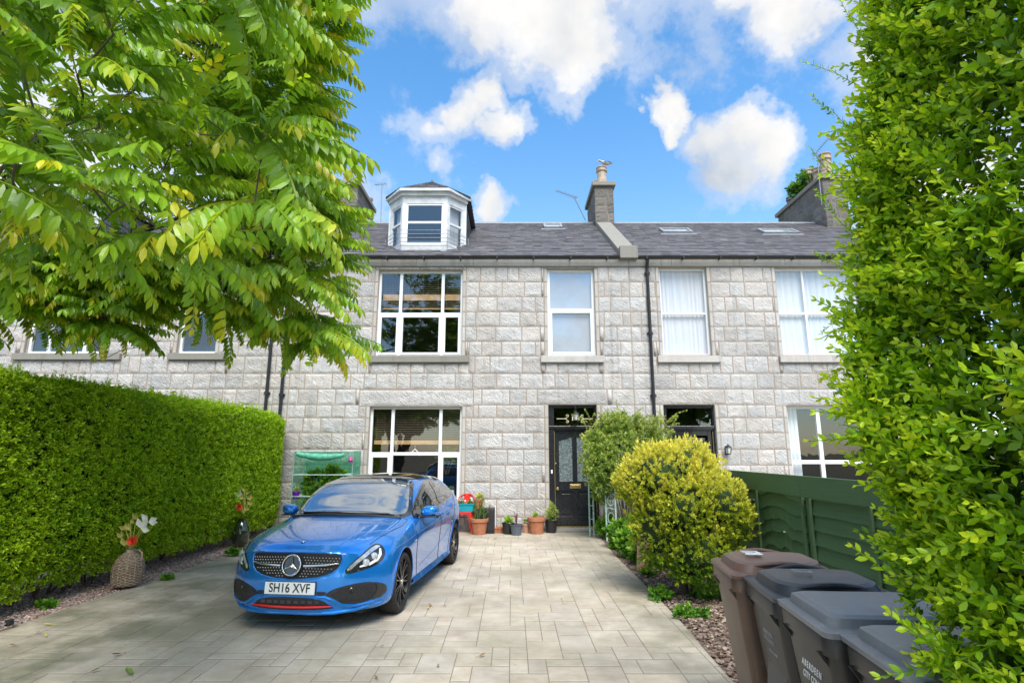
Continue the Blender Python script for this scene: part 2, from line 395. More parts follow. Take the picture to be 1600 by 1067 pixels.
# ================================================================== houses
WY = 12.85                     # plane of the facades
rng = random.Random(7)
course_px = [417.5, 441, 464, 487.5, 510.4, 533.7, 556.5, 583.7, 607.8, 632.4, 652.7, 676, 701.9, 726.4, 753.6, 779.5, 807.5, 829]
COURSE = [on_y(800, y, WY).z for y in course_px]; COURSE[-1] = -.05
def fx(px, py=500): return on_y(px, py, WY).x
def fz(py): return on_y(800, py, WY).z
def sub_rects(r, cuts):
    out = [r]
    for c in cuts:
        nxt = []
        for (a, b, z0, z1) in out:
            ca, cb, c0, c1 = c
            if cb <= a + .001 or ca >= b - .001 or c1 <= z0 + .001 or c0 >= z1 - .001: nxt.append((a, b, z0, z1)); continue
            if ca > a: nxt.append((a, ca, z0, z1))
            if cb < b: nxt.append((cb, b, z0, z1))
            m0, m1 = max(a, ca), min(b, cb)
            if c0 > z0: nxt.append((m0, m1, z0, c0))
            if c1 < z1: nxt.append((m0, m1, c1, z1))
        out = nxt
    return [q for q in out if q[1] - q[0] > .035 and q[3] - q[2] > .035]
def tintr(a=.86, b=1.08):
    k = rng.uniform(a, b); w = rng.uniform(-.025, .03); return (k * (1 + w), k, k * (1 - w))
def rock_block(mb, x0, x1, z0, z1, y, smooth=False, depth=.06):
    g = .012; x0 += g; x1 -= g; z0 += g; z1 -= g; t = tintr()
    if smooth or (x1 - x0) < .1 or (z1 - z0) < .1:
        mb[1 if smooth else 0].box(x0, x1, y - .012, y + depth, z0, z1, 0, t); return
    nx = max(3, int((x1 - x0) / .034)); nz = max(3, int((z1 - z0) / .034)); vs = []; fs = []
    for j in range(nz + 1):
        for i in range(nx + 1):
            u = i / nx; w = j / nz; x = x0 + (x1 - x0) * u; z = z0 + (z1 - z0) * w
            e = min(u * (x1 - x0), (1 - u) * (x1 - x0), w * (z1 - z0), (1 - w) * (z1 - z0))
            k = min(1, max(0, (e - .008) / .03))
            h = .004 + k * (.014 + .015 * (noise.noise(Vector((x * 6.1, y * 3, z * 6.7))) + .75 * noise.noise(Vector((x * 15 + z * 11, y, z * 17 - x * 9))) + .35 * noise.noise(Vector((x * 34 + z * 20, y, z * 34)))))
            vs.append((x, y - max(.002, h), z))
    for j in range(nz):
        for i in range(nx):
            a = j * (nx + 1) + i; fs.append((a, a + 1, a + nx + 2, a + nx + 1))
    mb[0].add(vs, fs, 0, t)
def stone_wall(parent, x0, x1, openings, doors=(), ztop=None):
    """openings: dicts with x0,x1,z0,z1,(sill),(lintel z1,ext)"""
    rock, ash, mort = MB(), MB(), MB(); pair = (rock, ash); y = WY
    cuts = []
    for o in openings:
        jam = MB(); o['jam'] = jam; jpair = (rock, jam)
        cuts.append((o['x0'], o['x1'], o['z0'], o['z1']))
        if o.get('sill'):
            a, b = o['sill']; cuts.append((a, b, o['z0'] - .17, o['z0'] - .002))
            s = MB(); s.box(a, b, y - .085, y + .08, o['z0'] - .165, o['z0'] - .006); s.build('window_sill', 'cope' if o.get('dark') else 'ashlar', parent, bevel=.008)
        if o.get('lintel'):
            za = o['z1'] + .002; zb = o['lintel']; a = o['x0'] - .26; b = o['x1'] + .26
            cuts.append((a, b, za, zb)); rock_block(pair, a, b, za, zb, y)
        # jamb stones: dressed, one per course, long and short
        for side in (0, 1):
            n = 0
            for zc1, zc0 in zip(COURSE[:-1], COURSE[1:]):
                if zc0 > o['z1'] - .03 or zc1 < o['z0'] + .03: continue
                a0 = max(zc0, o['z0']); a1 = min(zc1, o['z1']); wd = .09
                r_ = (o['x0'] - wd, o['x0'], a0, a1) if side == 0 else (o['x1'], o['x1'] + wd, a0, a1)
                cuts.append(r_); rock_block(jpair, *r_, y, True); n += 1
    for ci, (z1, z0) in enumerate(zip(COURSE[:-1], COURSE[1:])):
        x = x0 - rng.uniform(.0, .4) ; xs = [x0]
        xx = x0 + rng.uniform(.2, .6)
        while xx < x1 - .15: xs.append(xx); xx += rng.choice([.30, .38, .45, .52, .6, .7]) * rng.uniform(.9, 1.1)
        # break joints at jambs
        xs.append(x1)
        for a, b in zip(xs[:-1], xs[1:]):
            for r_ in sub_rects((a, b, z0, z1), cuts): rock_block(pair, *r_, y)
    # mortar plane with holes
    segs = sub_rects((x0, x1, -.3, fz(405)), [(o['x0'], o['x1'], o['z0'], o['z1']) for o in openings])
    for (a, b, c, d) in segs: mort.box(a, b, y - .0015, y + .045, c, d)
    for o in openings:      # reveals
        a, b, c, d = o['x0'], o['x1'], o['z0'], o['z1']; ash = o['jam']
        ash.box(a - .02, a + .001, y + .05, y + .26, c, d); ash.box(b - .001, b + .02, y + .05, y + .26, c, d)
        ash.box(a - .02, b + .02, y + .05, y + .26, d - .001, d + .02)
        if c > .2: ash.box(a - .02, b + .02, y + .085, y + .26, c - .02, c + .001)
        ash.build('window_surround' if c > 0 else 'door_surround', 'ashlar', parent, bevel=.004)
    ash = pair[1]
    w = rock.build('wall', 'rock', parent, fix=False, smooth='full'); w.data.polygons.foreach_set('use_smooth', [True] * len(w.data.polygons))
    (ash.build('dressed_stone', 'ashlar', w, bevel=.004) if ash.v else None); mort.build('mortar', 'mortar', w)
    return w
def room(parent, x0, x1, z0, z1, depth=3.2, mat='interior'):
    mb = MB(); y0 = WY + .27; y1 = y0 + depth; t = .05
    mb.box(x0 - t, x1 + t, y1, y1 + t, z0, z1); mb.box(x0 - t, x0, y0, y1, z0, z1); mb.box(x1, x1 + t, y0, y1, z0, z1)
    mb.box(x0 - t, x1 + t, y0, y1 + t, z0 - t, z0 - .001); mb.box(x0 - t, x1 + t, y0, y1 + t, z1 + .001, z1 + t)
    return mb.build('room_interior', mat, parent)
def window(parent, x0, x1, z0, z1, cols, rows, yy=None, fw=.055, glassm='glass', label=None, casements=(), mull=.06, frame='white'):
    """cols/rows: inner division fractions"""
    y = (WY + .10) if yy is None else yy
    fr = MB(); d = .07
    fr.box(x0, x0 + fw, y, y + d, z0, z1); fr.box(x1 - fw, x1, y, y + d, z0, z1)
    fr.box(x0 + fw + .0004, x1 - fw - .0004, y + .001, y + d - .001, z0, z0 + fw * 1.15); fr.box(x0 + fw + .0004, x1 - fw - .0004, y + .001, y + d - .001, z1 - fw, z1)
    cx = [x0 + (x1 - x0) * c for c in cols]; rz = [z0 + (z1 - z0) * r_ for r_ in rows]
    for c in cx: fr.box(c - mull / 2, c + mull / 2, y + .003, y + d - .003, z0 + fw, z1 - fw)
    for r_ in rz: fr.box(x0 + fw, x1 - fw, y + .006, y + d - .006, r_ - mull / 2, r_ + mull / 2)
    w = fr.build('window', frame, parent, bevel=.006)
    if label: w['label'] = label
    xs = [x0] + cx + [x1]; zs = [z0] + rz + [z1]
    for i in range(len(xs) - 1):
        for j in range(len(zs) - 1):
            if (i, j) in casements:
                a, b, c, e = xs[i] + (fw if i == 0 else mull / 2), xs[i + 1] - (fw if i == len(xs) - 2 else mull / 2), zs[j] + (fw if j == 0 else mull / 2), zs[j + 1] - (fw if j == len(zs) - 2 else mull / 2)
                s = MB(); q = .045
                s.box(a - .008, a + q, y - .016, y + .03, c - .008, e + .008); s.box(b - q, b + .008, y - .016, y + .03, c - .008, e + .008)
                s.box(a + q + .0004, b - q - .0004, y - .015, y + .03, c - .008, c + q); s.box(a + q + .0004, b - q - .0004, y - .015, y + .03, e - q, e + .008)
                s.build('casement', frame, w, bevel=.005)
    g = MB(); g.add([(x0 + fw * .6, y + .03, z0 + fw * .6), (x1 - fw * .6, y + .03, z0 + fw * .6), (x1 - fw * .6, y + .03, z1 - fw * .6), (x0 + fw * .6, y + .03, z1 - fw * .6)], [(0, 1, 2, 3)]); g.build('pane', glassm, w, fix=False)
    return w
def slates(parent, x0, x1, y0, z0, y1, z1, name='roof', skip=None, seed=1):
    """pitched slope facing -Y, x0..x1, eaves (y0,z0) to ridge (y1,z1)"""
    r2 = random.Random(seed); mb = MB(); L_ = math.hypot(y1 - y0, z1 - z0); n = int(L_ / .17); dy = (y1 - y0) / n; dz_ = (z1 - z0) / n
    up = Vector((0, -(z1 - z0), y1 - y0)).normalized()
    for i in range(n + 1):
        ya = y0 + dy * i; za = z0 + dz_ * i; x = x0 - r2.uniform(0, .2)
        while x < x1:
            w = r2.uniform(.19, .27); a = max(x, x0); b = min(x + w - .005, x1)
            if b - a > .03 and not (skip and skip((a + b) / 2, ya)):
                k = r2.uniform(.72, 1.25); t = (k * r2.uniform(.97, 1.05), k, k * r2.uniform(.97, 1.1)); e = r2.uniform(.010, .018); off = r2.uniform(-.012, .012)
                pa = Vector((0, ya + dy * off * 6, za + dz_ * off * 6)); pb = Vector((0, ya + dy * 1.25, za + dz_ * 1.25))
                A = pa + up * (e + .010); A2 = pa + up * .004; B = pb + up * .006
                vs = [(a, A.y, A.z), (b, A.y, A.z), (b, B.y, B.z), (a, B.y, B.z), (a, A2.y, A2.z), (b, A2.y, A2.z)]
                mb.add(vs, [(0, 1, 2, 3), (4, 5, 1, 0), (4, 0, 3), (1, 5, 2)], 0, t)
            x += w
    mb.add([(x0, y0, z0 - .03), (x1, y0, z0 - .03), (x1, y1, z1 - .03), (x0, y1, z1 - .03)], [(0, 1, 2, 3)], 0, (.5, .5, .5))
    # back slope, plain, so the roof is a roof from anywhere
    mb.add([(x0, y1, z1), (x1, y1, z1), (x1, 2 * y1 - y0, z0), (x0, 2 * y1 - y0, z0)], [(0, 3, 2, 1)], 0, (1, 1, 1))
    return mb.build(name, 'slate', parent, fix=False)
RY, RZ = 16.5, on_y(800, 349, 16.5).z
EY, EZ = WY - .10, fz(402)
def chimney(parent, x0, x1, y0, y1, z0, z1, mat='chimney'):
    mb = MB(); rock = MB(); pair = (rock, mb)
    mb.box(x0 + .02, x1 - .02, y0 + .02, y1 - .02, z0, z1)
    # stones on the front and both sides
    z = z0; k = 0
    def face(u0, u1, za, zb, mapf):
        t = tintr(.72, 1.1); nx = max(2, int((u1 - u0) / .09)); nz = 4; vs = []
        for j in range(nz + 1):
            for i in range(nx + 1):
                u = u0 + .006 + (u1 - u0 - .012) * i / nx; w = za + .006 + (zb - za - .012) * j / nz
                edge = 0 if i in (0, nx) or j in (0, nz) else 1
                h = .004 + edge * (.012 + .018 * noise.noise(Vector((u * 9, w * 9, u0 * 3 + 7))))
                vs.append(mapf(u, w, h))
        fs = [(j * (nx + 1) + i, j * (nx + 1) + i + 1, (j + 1) * (nx + 1) + i + 1, (j + 1) * (nx + 1) + i) for j in range(nz) for i in range(nx)]
        rock.add(vs, fs, 0, t)
    while z < z1 - .05:
        zb = min(z + rng.uniform(.24, .30), z1)
        for (a, b, mf) in ((x0, x1, lambda u, w, h: (u, y0 - h + .02, w)), (y0, y1, lambda u, w, h: (x0 - h + .02, u, w)), (y0, y1, lambda u, w, h: (x1 + h - .02, u, w))):
            u = a
            while u < b - .02:
                v = min(b, u + rng.uniform(.22, .5))
                if b - v < .15: v = b
                face(u, v, z, zb, mf); u = v
        z = zb
    c = rock.build('chimney', mat, parent); mb.build('chimney_core', 'mortar', c)
    cp = MB(); cp.box(x0 - .07, x1 + .07, y0 - .07, y1 + .07, z1 + .001, z1 + .14); cp.build('chimney_cap', 'cope', c, bevel=.015)
    return c
def pot(parent, x, y, z, r=.13, h=.62, mat='claypot'):
    mb = MB(); mb.lathe([(r * 1.15, 0), (r * 1.12, .08), (r * .98, .12), (r * .92, h * .55), (r * .9, h * .72), (r * 1.12, h * .76), (r * 1.12, h * .82), (r * .95, h * .85), (r * .95, h * .93), (r * 1.08, h * .95), (r * 1.05, h), (r * .8, h), (r * .78, h - .15)], (x, y, z), 18)
    return mb.build('chimney_pot', mat, parent, smooth=True)
def gutter(parent, x0, x1, zoff=0):
    mb = MB(); y = EY - .075; z = EZ - .045 + zoff; prof = []
    for k in range(9):
        a = PI + PI * k / 8; prof.append((y + .058 * math.cos(a), z + .058 * math.sin(a)))
    for k in range(8, -1, -1):
        a = PI + PI * k / 8; prof.append((y + .050 * math.cos(a), z + .050 * math.sin(a)))
    mb.prism(prof, 0, x0, x1)
    x = x0 + .4
    while x < x1: mb.box(x, x + .03, y - .062, y + .09, z - .066, z - .01); x += .9
    return mb.build('gutter', 'blackiron', parent)
def downpipe(parent, x, ztop, kick=.0, r=.038):
    mb = MB(); y = WY - .07
    pts = [(x - kick, EY - .07, ztop), (x - kick, EY - .07, ztop - .1), (x - kick * .7, y - .02, ztop - .2), (x, y, ztop - .32), (x, y, .05)]
    mb.tube(pts, r, 12)
    z = ztop - .4
    while z > .2: mb.lathe([(r * 1.3, -.04), (r * 1.3, .04)], (x, y, z), 12); mb.box(x - .07, x + .07, y, y + .075, z - .02, z + .02); z -= 1.5
    return mb.build('downpipe', 'blackiron', parent, smooth=True)
def cornice(parent, x0, x1, zo=0):
    mb = MB(); x = x0; z0, z1 = fz(416.5), fz(405.5) + zo
    while x < x1 - .01:
        b = min(x1, x + rng.uniform(.7, 1.7))
        mb.box(x + .003, b - .003, WY - .055, WY + .1, z0, z1, 0, tintr(.9, 1.05)); x = b
    mb.box(x0, x1, WY - .085, WY + .1, z1 + .001, z1 + .045, 0, (.8, .8, .8))
    return mb.build('cornice', 'ashlar', parent, bevel=.006)
def skylight(parent, px0, px1, py0, py1, open_=False):
    # on the roof plane
    def onroof(px, py):
        d = ray(px, py); o = Vector((0, 0, CAMZ)); n = Vector((0, -(RZ - EZ), RY - EY)); p0 = Vector((0, EY, EZ))
        return o + d * ((p0 - o).dot(n) / d.dot(n))
    a = onroof(px0, py1); b = onroof(px1, py1); c = onroof((px0 + px1) / 2, py0)
    s = math.atan2(RZ - EZ, RY - EY); w = (b.x - a.x) / 2; ln = max(.55, math.hypot(c.y - a.y, c.z - a.z) / 2 * 1.0)
    m = Matrix.Translation(((a.x + b.x) / 2, a.y, a.z)) @ Matrix.Rotation(s, 4, 'X')
    f = MB(); q = .07; h = .09
    f.box(-w, -w + q, 0, ln, 0, h, mat=m); f.box(w - q, w, 0, ln, 0, h, mat=m); f.box(-w + q, w - q, 0, q, 0, h - .002, mat=m); f.box(-w + q, w - q, ln - q, ln, 0, h - .002, mat=m)
    f.box(-w - .08, w + .08, -.12, 0 - .001, 0, .03, mat=m)
    o = f.build('skylight', 'lead', parent, bevel=.006)
    g = MB(); g.box(-w + q, w - q, q, ln - q, .05, .06, mat=m); g.build('pane', 'skyglass', o)
    return o
M['skyglass'] = simple('roof light glass', (.35, .42, .48), .05, var=.1, coat=1.0)

def house(name, label, x0, x1, openings, zo=0, seed=1, skip=None):
    h = empty(name, (0, 0, 0), 0, label, 'house', 'granite terraced houses in one row')
    stone_wall(h, x0, x1, openings); cornice(h, x0, x1, zo); gutter(h, x0 + .0, x1 - .0, zo)
    rf = slates(h, x0, x1, EY, EZ + zo, RY, RZ, seed=seed, skip=skip)
    rd = MB(); x = x0
    while x < x1: b = min(x1, x + .45); rd.prism([(RY - .13, RZ - .06), (RY, RZ + .045), (RY + .13, RZ - .06)], 0, x + .003, b - .003); x = b
    rd.build('ridge', 'lead', rf)
    back = MB(); back.box(x0 + .01, x1 - .01, 2 * RY - EY - .3, 2 * RY - EY - .1, 0, EZ); back.box(x0 + .01, x0 + .11, WY + .3, 19.8, 0, EZ); back.box(x1 - .11, x1 - .01, WY + .3, 19.8, 0, EZ)
    back.build('rear_wall', 'mortar', h)
    return h, rf
# ---- middle house
XB0, XB1 = -5.28, 2.88
op_up = dict(x0=fx(589, 490), x1=fx(722, 490), z0=fz(556), z1=fz(422), sill=(fx(577, 562), fx(733, 562)), dark=True)
op_up2 = dict(x0=fx(856, 490), x1=fx(930, 490), z0=fz(556), z1=fz(420), sill=(fx(845, 562), fx(943, 562)))
op_lo = dict(x0=fx(575, 700), x1=fx(721, 700), z0=.28, z1=fz(635), lintel=fz(609))
op_door = dict(x0=fx(858, 730), x1=fx(935, 730), z0=-.05, z1=fz(632), lintel=fz(608))
mid, mid_roof = house('terraced_house', 'middle granite house with bay dormer, black front door and white windows', XB0, XB1, [op_up, op_up2, op_lo, op_door], 0, 3,
    skip=lambda x, y: -3.15 < x < -1.35 and y > 13.2 and y < 16.3)
w1 = window(mid, op_up['x0'], op_up['x1'], op_up['z0'], op_up['z1'], [.262, .762], [.49], label='wide six-pane window with a half-drawn blind', casements=((0, 0), (1, 0), (2, 0)), mull=.075)
M['glass_sky'] = glass('sky reflecting glass', (.9, .92, .94), 3.2)
w2 = window(mid, op_up2['x0'], op_up2['x1'], op_up2['z0'], op_up2['z1'], [], [.53], casements=((0, 0),), glassm='glass_sky', mull=.07, fw=.065)
w3 = window(mid, op_lo['x0'], op_lo['x1'], op_lo['z0'], op_lo['z1'], [.243, .765], [.565], label='tall six-pane ground floor window', casements=((0, 0), (2, 0)), mull=.075)
w3s = MB(); w3s.box(op_lo['x0'] - .1, op_lo['x1'] + .1, WY - .07, WY + .1, .13, .272); w3s.build('window_sill', 'ashlar', mid, bevel=.008)
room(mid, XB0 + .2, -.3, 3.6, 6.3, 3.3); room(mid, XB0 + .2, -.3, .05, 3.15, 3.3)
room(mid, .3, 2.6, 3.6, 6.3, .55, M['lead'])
# added sheet behind the single upstairs window: sky reflection put into its cloudy colour
bl = MB(); bl.box(op_up2['x0'] + .03, op_up2['x1'] - .03, WY + .185, WY + .19, op_up2['z0'], op_up2['z1']); bl.build('sky_reflection_sheet', simple('grey white sky reflection sheet', (.34, .37, .41), .8, var=.12, nscale=1.5), w2)
def venetian(win, x0, x1, z0, z1, rail=.09, pitch_=.042, tilt=25, mat='slat'):
    mb = MB(); z = z1
    while z > z0 + rail: mb.rbox(((x0 + x1) / 2, WY + .29, z), (x1 - x0, .04, .004), (R(tilt), 0, 0)); z -= pitch_
    for k in (.12, .5, .88): mb.box(x0 + (x1 - x0) * k, x0 + (x1 - x0) * k + .006, WY + .268, WY + .27, z0, z1)
    b = mb.build('venetian_blind', mat, win)
    rl = MB(); rl.box(x0, x1, WY + .265, WY + .315, z0, z0 + rail); rl.build('blind_rail', 'wood', b, bevel=.005)
ww = op_lo['x1'] - op_lo['x0']
for a, b in ((.03, .235), (.255, .755), (.775, .97)):
    venetian(w3, op_lo['x0'] + ww * a, op_lo['x0'] + ww * b, fz(694), op_lo['z1'] - .05)
ww = op_up['x1'] - op_up['x0']
for a, b in ((.03, .25), (.275, .75), (.775, .97)):
    venetian(w1, op_up['x0'] + ww * a, op_up['x0'] + ww * b, fz(465), op_up['z1'] - .05, .16, .05, 30)
    venetian(w1, op_up['x0'] + ww * a, op_up['x0'] + ww * b, fz(479), fz(468), .03, .05, 30)
# things seen through the ground-floor window
hp = MB(); cx, cz = on_y(648, 706, WY + .2).x, on_y(648, 706, WY + .2).z
hp.tube([(cx - .07, WY + .222, cz), (cx, WY + .222, cz + .07), (cx + .07, WY + .222, cz)], .012, 6); hp.box(cx - .09, cx + .09, WY + .21, WY + .235, cz - .07, cz - .04)
hp.tube([(cx - .06, WY + .222, cz - .04), (cx - .06, WY + .222, cz + .01)], .008, 6); hp.tube([(cx + .06, WY + .222, cz - .04), (cx + .06, WY + .222, cz + .01)], .008, 6); hp.tube([(cx, WY + .222, cz + .07), (cx, WY + .222, cz + .16)], .002, 5)
hp.lathe([(.001, -.035), (.03, -.02), (.032, .0), (.001, .02)], (cx, WY + .222, cz - .02), 10)
tag(hp.build('window_ornament', 'white'), 'small white house-shaped ornament hanging inside the ground floor window', 'ornament')

# ---- front door of the middle house
def front_door(parent, op, glazed=True):
    x0, x1 = op['x0'], op['x1']; y = WY + .12; zt = op['z1']; zd = fz(672); zf = fz(668); zh = fz(640)
    dl = x0 + .145 if glazed else x0 + .10; dr = x1 - .055
    fr = MB(); fr.box(x0, dl - .012, y - .04, y + .12, .06, zt); fr.box(dr + .012, x1, y - .04, y + .12, .06, zt)
    fr.box(dl - .011, dr + .011, y - .04, y + .12, zt - .075, zt); fr.box(dl - .011, dr + .011, y - .04, y + .12, zd, zf + .03)
    fr.box(x0 - .0, x1 + .0, y - .075, y - .041, zf - .02, zf + .045); fr.box(x0, x1, y - .06, y - .041, zt - .04, zt - .001)
    f = fr.build('door_frame', 'blackdoor', parent, bevel=.008)
    g = MB(); g.box(dl, dr, y + .02, y + .03, zf + .03, zt - .075); g.build('transom_pane', 'glass', f)
    stp = MB(); stp.box(x0 - .08, x1 + .08, WY - .28, WY + .3, -.02, .052); stp.build('door_step', 'cope', parent, bevel=.012)
    bs = MB(); bs.box(dl - .01, dr + .03, y - .03, y + .0, .054, .085); bs.box(dr + .0005, dr + .0115, y - .02, y + .0, .086, zd - .02); bs.box(dl - .0115, dl - .001, y - .02, y + .0, .086, zd - .02)
    bs.build('threshold_trim', 'brass', f)
    d = MB(); ya = y + .03; yb = y + .075; w = dr - dl; st = .10; z0 = .09; zm = fz(768); zl = fz(752)
    d.box(dl, dl + st, ya, yb, z0, zd - .005); d.box(dr - st, dr, ya, yb, z0, zd - .005); mxx = (dl + dr) / 2
    d.box(mxx - .055, mxx + .055, ya + .001, yb, z0 + .1, zd - .01)
    d.box(dl + st, dr - st, ya + .002, yb, z0, z0 + .2); d.box(dl + st, dr - st, ya + .002, yb, zm, zl)
    if glazed:  # arched head to the glazing
        top = zd - .005
        for s0, s1, hi in ((dl + st, mxx - .055, 1), (mxx + .055, dr - st, 0)):
            lo = top - .24; hh = top - .14
            a, b = (lo, hh) if hi else (hh, lo)
            d.prism([(s0, a), (s1, b), (s1, top), (s0, top)], 1, ya + .002, yb)
    else: d.box(dl + st, dr - st, ya + .002, yb, zd - .12, zd - .005)
    d.box(dl + st, mxx - .055, ya + .02, yb - .01, z0 + .19, zm); d.box(mxx + .055, dr - st, ya + .02, yb - .01, z0 + .19, zm)
    for a, b in ((dl + st + .05, mxx - .10), (mxx + .10, dr - st - .05)): d.box(a, b, ya + .008, ya + .03, z0 + .25, zm - .06)
    dd = d.build('front_door', 'blackdoor', parent, bevel=.005)
    if glazed:
        gg = MB(); gg.box(dl + st - .01, mxx - .045, ya + .018, ya + .024, zl - .01, zd - .1); gg.box(mxx + .045, dr - st + .01, ya + .018, ya + .024, zl - .01, zd - .1); gg.build('obscured_pane', 'frosted', dd)
        lp = MB(); lz = (zm + zl) / 2; lp.box(mxx - .13, mxx + .13, ya - .008, ya + .0, lz - .05, lz + .05); lp.box(mxx - .10, mxx + .10, ya - .014, ya - .008, lz - .028, lz + .028); lp.build('letterbox', 'brass', dd, bevel=.003)
        kn = MB(); kn.lathe([(.001, -.075), (.028, -.07), (.036, -.05), (.024, -.03), (.014, -.02), (.034, -.008), (.034, .0)], (dl + .055, ya, fz(764)), 16, 'y'); kn.build('door_knob', 'brass', dd, smooth=True)
        lk = MB(); lk.lathe([(.001, -.02), (.02, -.016), (.022, 0)], (dl + .02, ya, fz(724)), 14, 'y'); lk.build('door_lock', 'brass', dd, smooth=True)
        bb = MB(); bb.box(x0 + .045, x0 + .085, y - .062, y - .04, fz(740), fz(734)); bb.build('doorbell', 'white', f, bevel=.005)
    else:
        pn = MB()
        for k in range(3): q = .03 * k; pn.box(dl + .16 + q, dr - .16 - q, ya - .006 - .006 * k, ya + .03, zm + .12 + q, zd - .18 - q)
        pn.build('door_panel', 'blackdoor', dd, bevel=.008)
    return f
front_frame = front_door(mid, op_door)
room(mid, .45, 2.5, .0, 3.1, 1.6)
# number and scrollwork on the fanlight
mk = Matrix.Translation((on_y(899, 653, WY + .1).x, WY + .12, fz(653.5))) @ Matrix.Rotation(R(90), 4, 'X')
text_mesh('178', .13, .004, 'house_number', 'gold', front_frame, mk, bold=.004)
sc = MB(); cxm = on_y(899, 653, WY).x; zc = fz(653.5)
for s in (-1, 1):
    sc = MB(); sc.box(min(cxm + s * .20, cxm + s * .43), max(cxm + s * .20, cxm + s * .43), WY + .128, WY + .133, zc - .006, zc + .006)
    for t in (-1, 1):
        pts = [(cxm + s * (.17 + .035 * math.cos(a) * (1 - a / 9)), WY + .13, zc + t * (.062 + .035 * math.sin(a) * (1 - a / 9))) for a in [i * .55 for i in range(11)]]
        sc.tube(pts, .007, 6); sc.tube([(cxm + s * .22, WY + .13, zc), (cxm + s * .17, WY + .13, zc + t * .04)], .006, 6)
    sc.build('fanlight_scroll', 'gold', front_frame)

# ---- right house
M['redwood'] = simple('red stained timber', (.28, .09, .05), .7)
XC0, XC1 = 2.88, 10.33
rA = dict(x0=fx(1033, 490), x1=fx(1108, 490), z0=fz(556), z1=fz(418), sill=(fx(1027, 562), fx(1125, 562)))
rB = dict(x0=fx(1217, 490), x1=fx(1345, 490), z0=fz(556), z1=fz(418), sill=(fx(1217, 562), fx(1372, 562)))
rD = dict(x0=fx(1040, 700), x1=fx(1121, 700), z0=-.05, z1=fz(632), lintel=fz(608))
rL = dict(x0=fx(1235, 700), x1=fx(1380, 700), z0=.45, z1=fz(634), lintel=fz(608), sill=(fx(1225, 700), fx(1395, 700)))
right, right_roof = house('terraced_house', 'right-hand granite house with net curtains and two roof lights', XC0, XC1, [rA, rB, rD, rL], 0, 5)
wa = window(right, rA['x0'], rA['x1'], rA['z0'], rA['z1'], [], [.48], fw=.05, mull=.035, glassm='glass_bright', label='sash window with net curtain')
wb = window(right, rB['x0'], rB['x1'], rB['z0'], rB['z1'], [.36], [.48], fw=.05, mull=.05)
wl = window(right, rL['x0'], rL['x1'], rL['z0'], rL['z1'], [.36], [.45], fw=.06, mull=.09)
def drape(win, x0, x1, z0, z1, y, amp=.02, per=.09, name='curtain', mat='curtain'):
    mb = MB(); n = max(6, int((x1 - x0) / .012)); vs = []
    for i in range(n + 1):
        x = x0 + (x1 - x0) * i / n; yy = y + amp * math.sin(x / per * 2 * PI) * (.6 + .4 * math.sin(x * 7.1))
        vs += [(x, yy, z0), (x + .004 * math.sin(x * 50), yy, z1)]
    mb.add(vs, [(2 * i, 2 * i + 2, 2 * i + 3, 2 * i + 1) for i in range(n)]); return mb.build(name, mat, win, smooth='full', fix=False)
for o_, w_ in ((rA, wa), (rB, wb)):
    drape(w_, o_['x0'] + .02, o_['x1'] - .02, o_['z0'] + .03, o_['z1'] - .03, WY + .205, .012)
drape(wl, rL['x0'] + .03, rL['x0'] + .38, rL['z0'] + .02, rL['z1'] - .03, WY + .3, .03, .1)
for o_ in (rA, rB):
    s = MB(); s.box(o_['x0'] + .03, o_['x1'] - .0, WY + .04, WY + .12, o_['z0'] + .0015, o_['z0'] + .03); s.build('sub_sill', 'redwood', right)
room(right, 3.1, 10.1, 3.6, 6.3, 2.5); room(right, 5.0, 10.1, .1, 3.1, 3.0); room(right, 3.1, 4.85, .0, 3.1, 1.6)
front_door(right, rD, False)
# ---- left house (mostly behind the tree)
XA0, XA1 = -15.4, -5.28
lA = dict(x0=fx(48, 490), x1=fx(165, 490), z0=fz(552), z1=fz(425), sill=(fx(22, 560), fx(190, 560)), dark=True)
lB = dict(x0=fx(283, 490), x1=fx(342, 490), z0=fz(552), z1=fz(425), sill=(fx(264, 560), fx(353, 560)), dark=True)
lC = dict(x0=fx(20, 700), x1=fx(150, 700), z0=.6, z1=fz(640), lintel=fz(600))
left, left_roof = house('terraced_house', 'left-hand granite house half hidden by the overhanging tree', XA0, XA1, [lA, lB, lC], .10, 9)
window(left, lA['x0'], lA['x1'], lA['z0'], lA['z1'], [.26, .74], [.5], mull=.07, glassm='glass_bright'); window(left, lB['x0'], lB['x1'], lB['z0'], lB['z1'], [], [.5], glassm='glass_bright'); window(left, lC['x0'], lC['x1'], lC['z0'], lC['z1'], [.26, .74], [.5])
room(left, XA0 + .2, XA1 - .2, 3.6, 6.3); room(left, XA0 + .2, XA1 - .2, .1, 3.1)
downpipe(left, fx(420, 600), EZ + .02); downpipe(left, fx(443, 600), EZ - .02)
dp = downpipe(right, fx(1017, 560), EZ - .04, kick=.0)
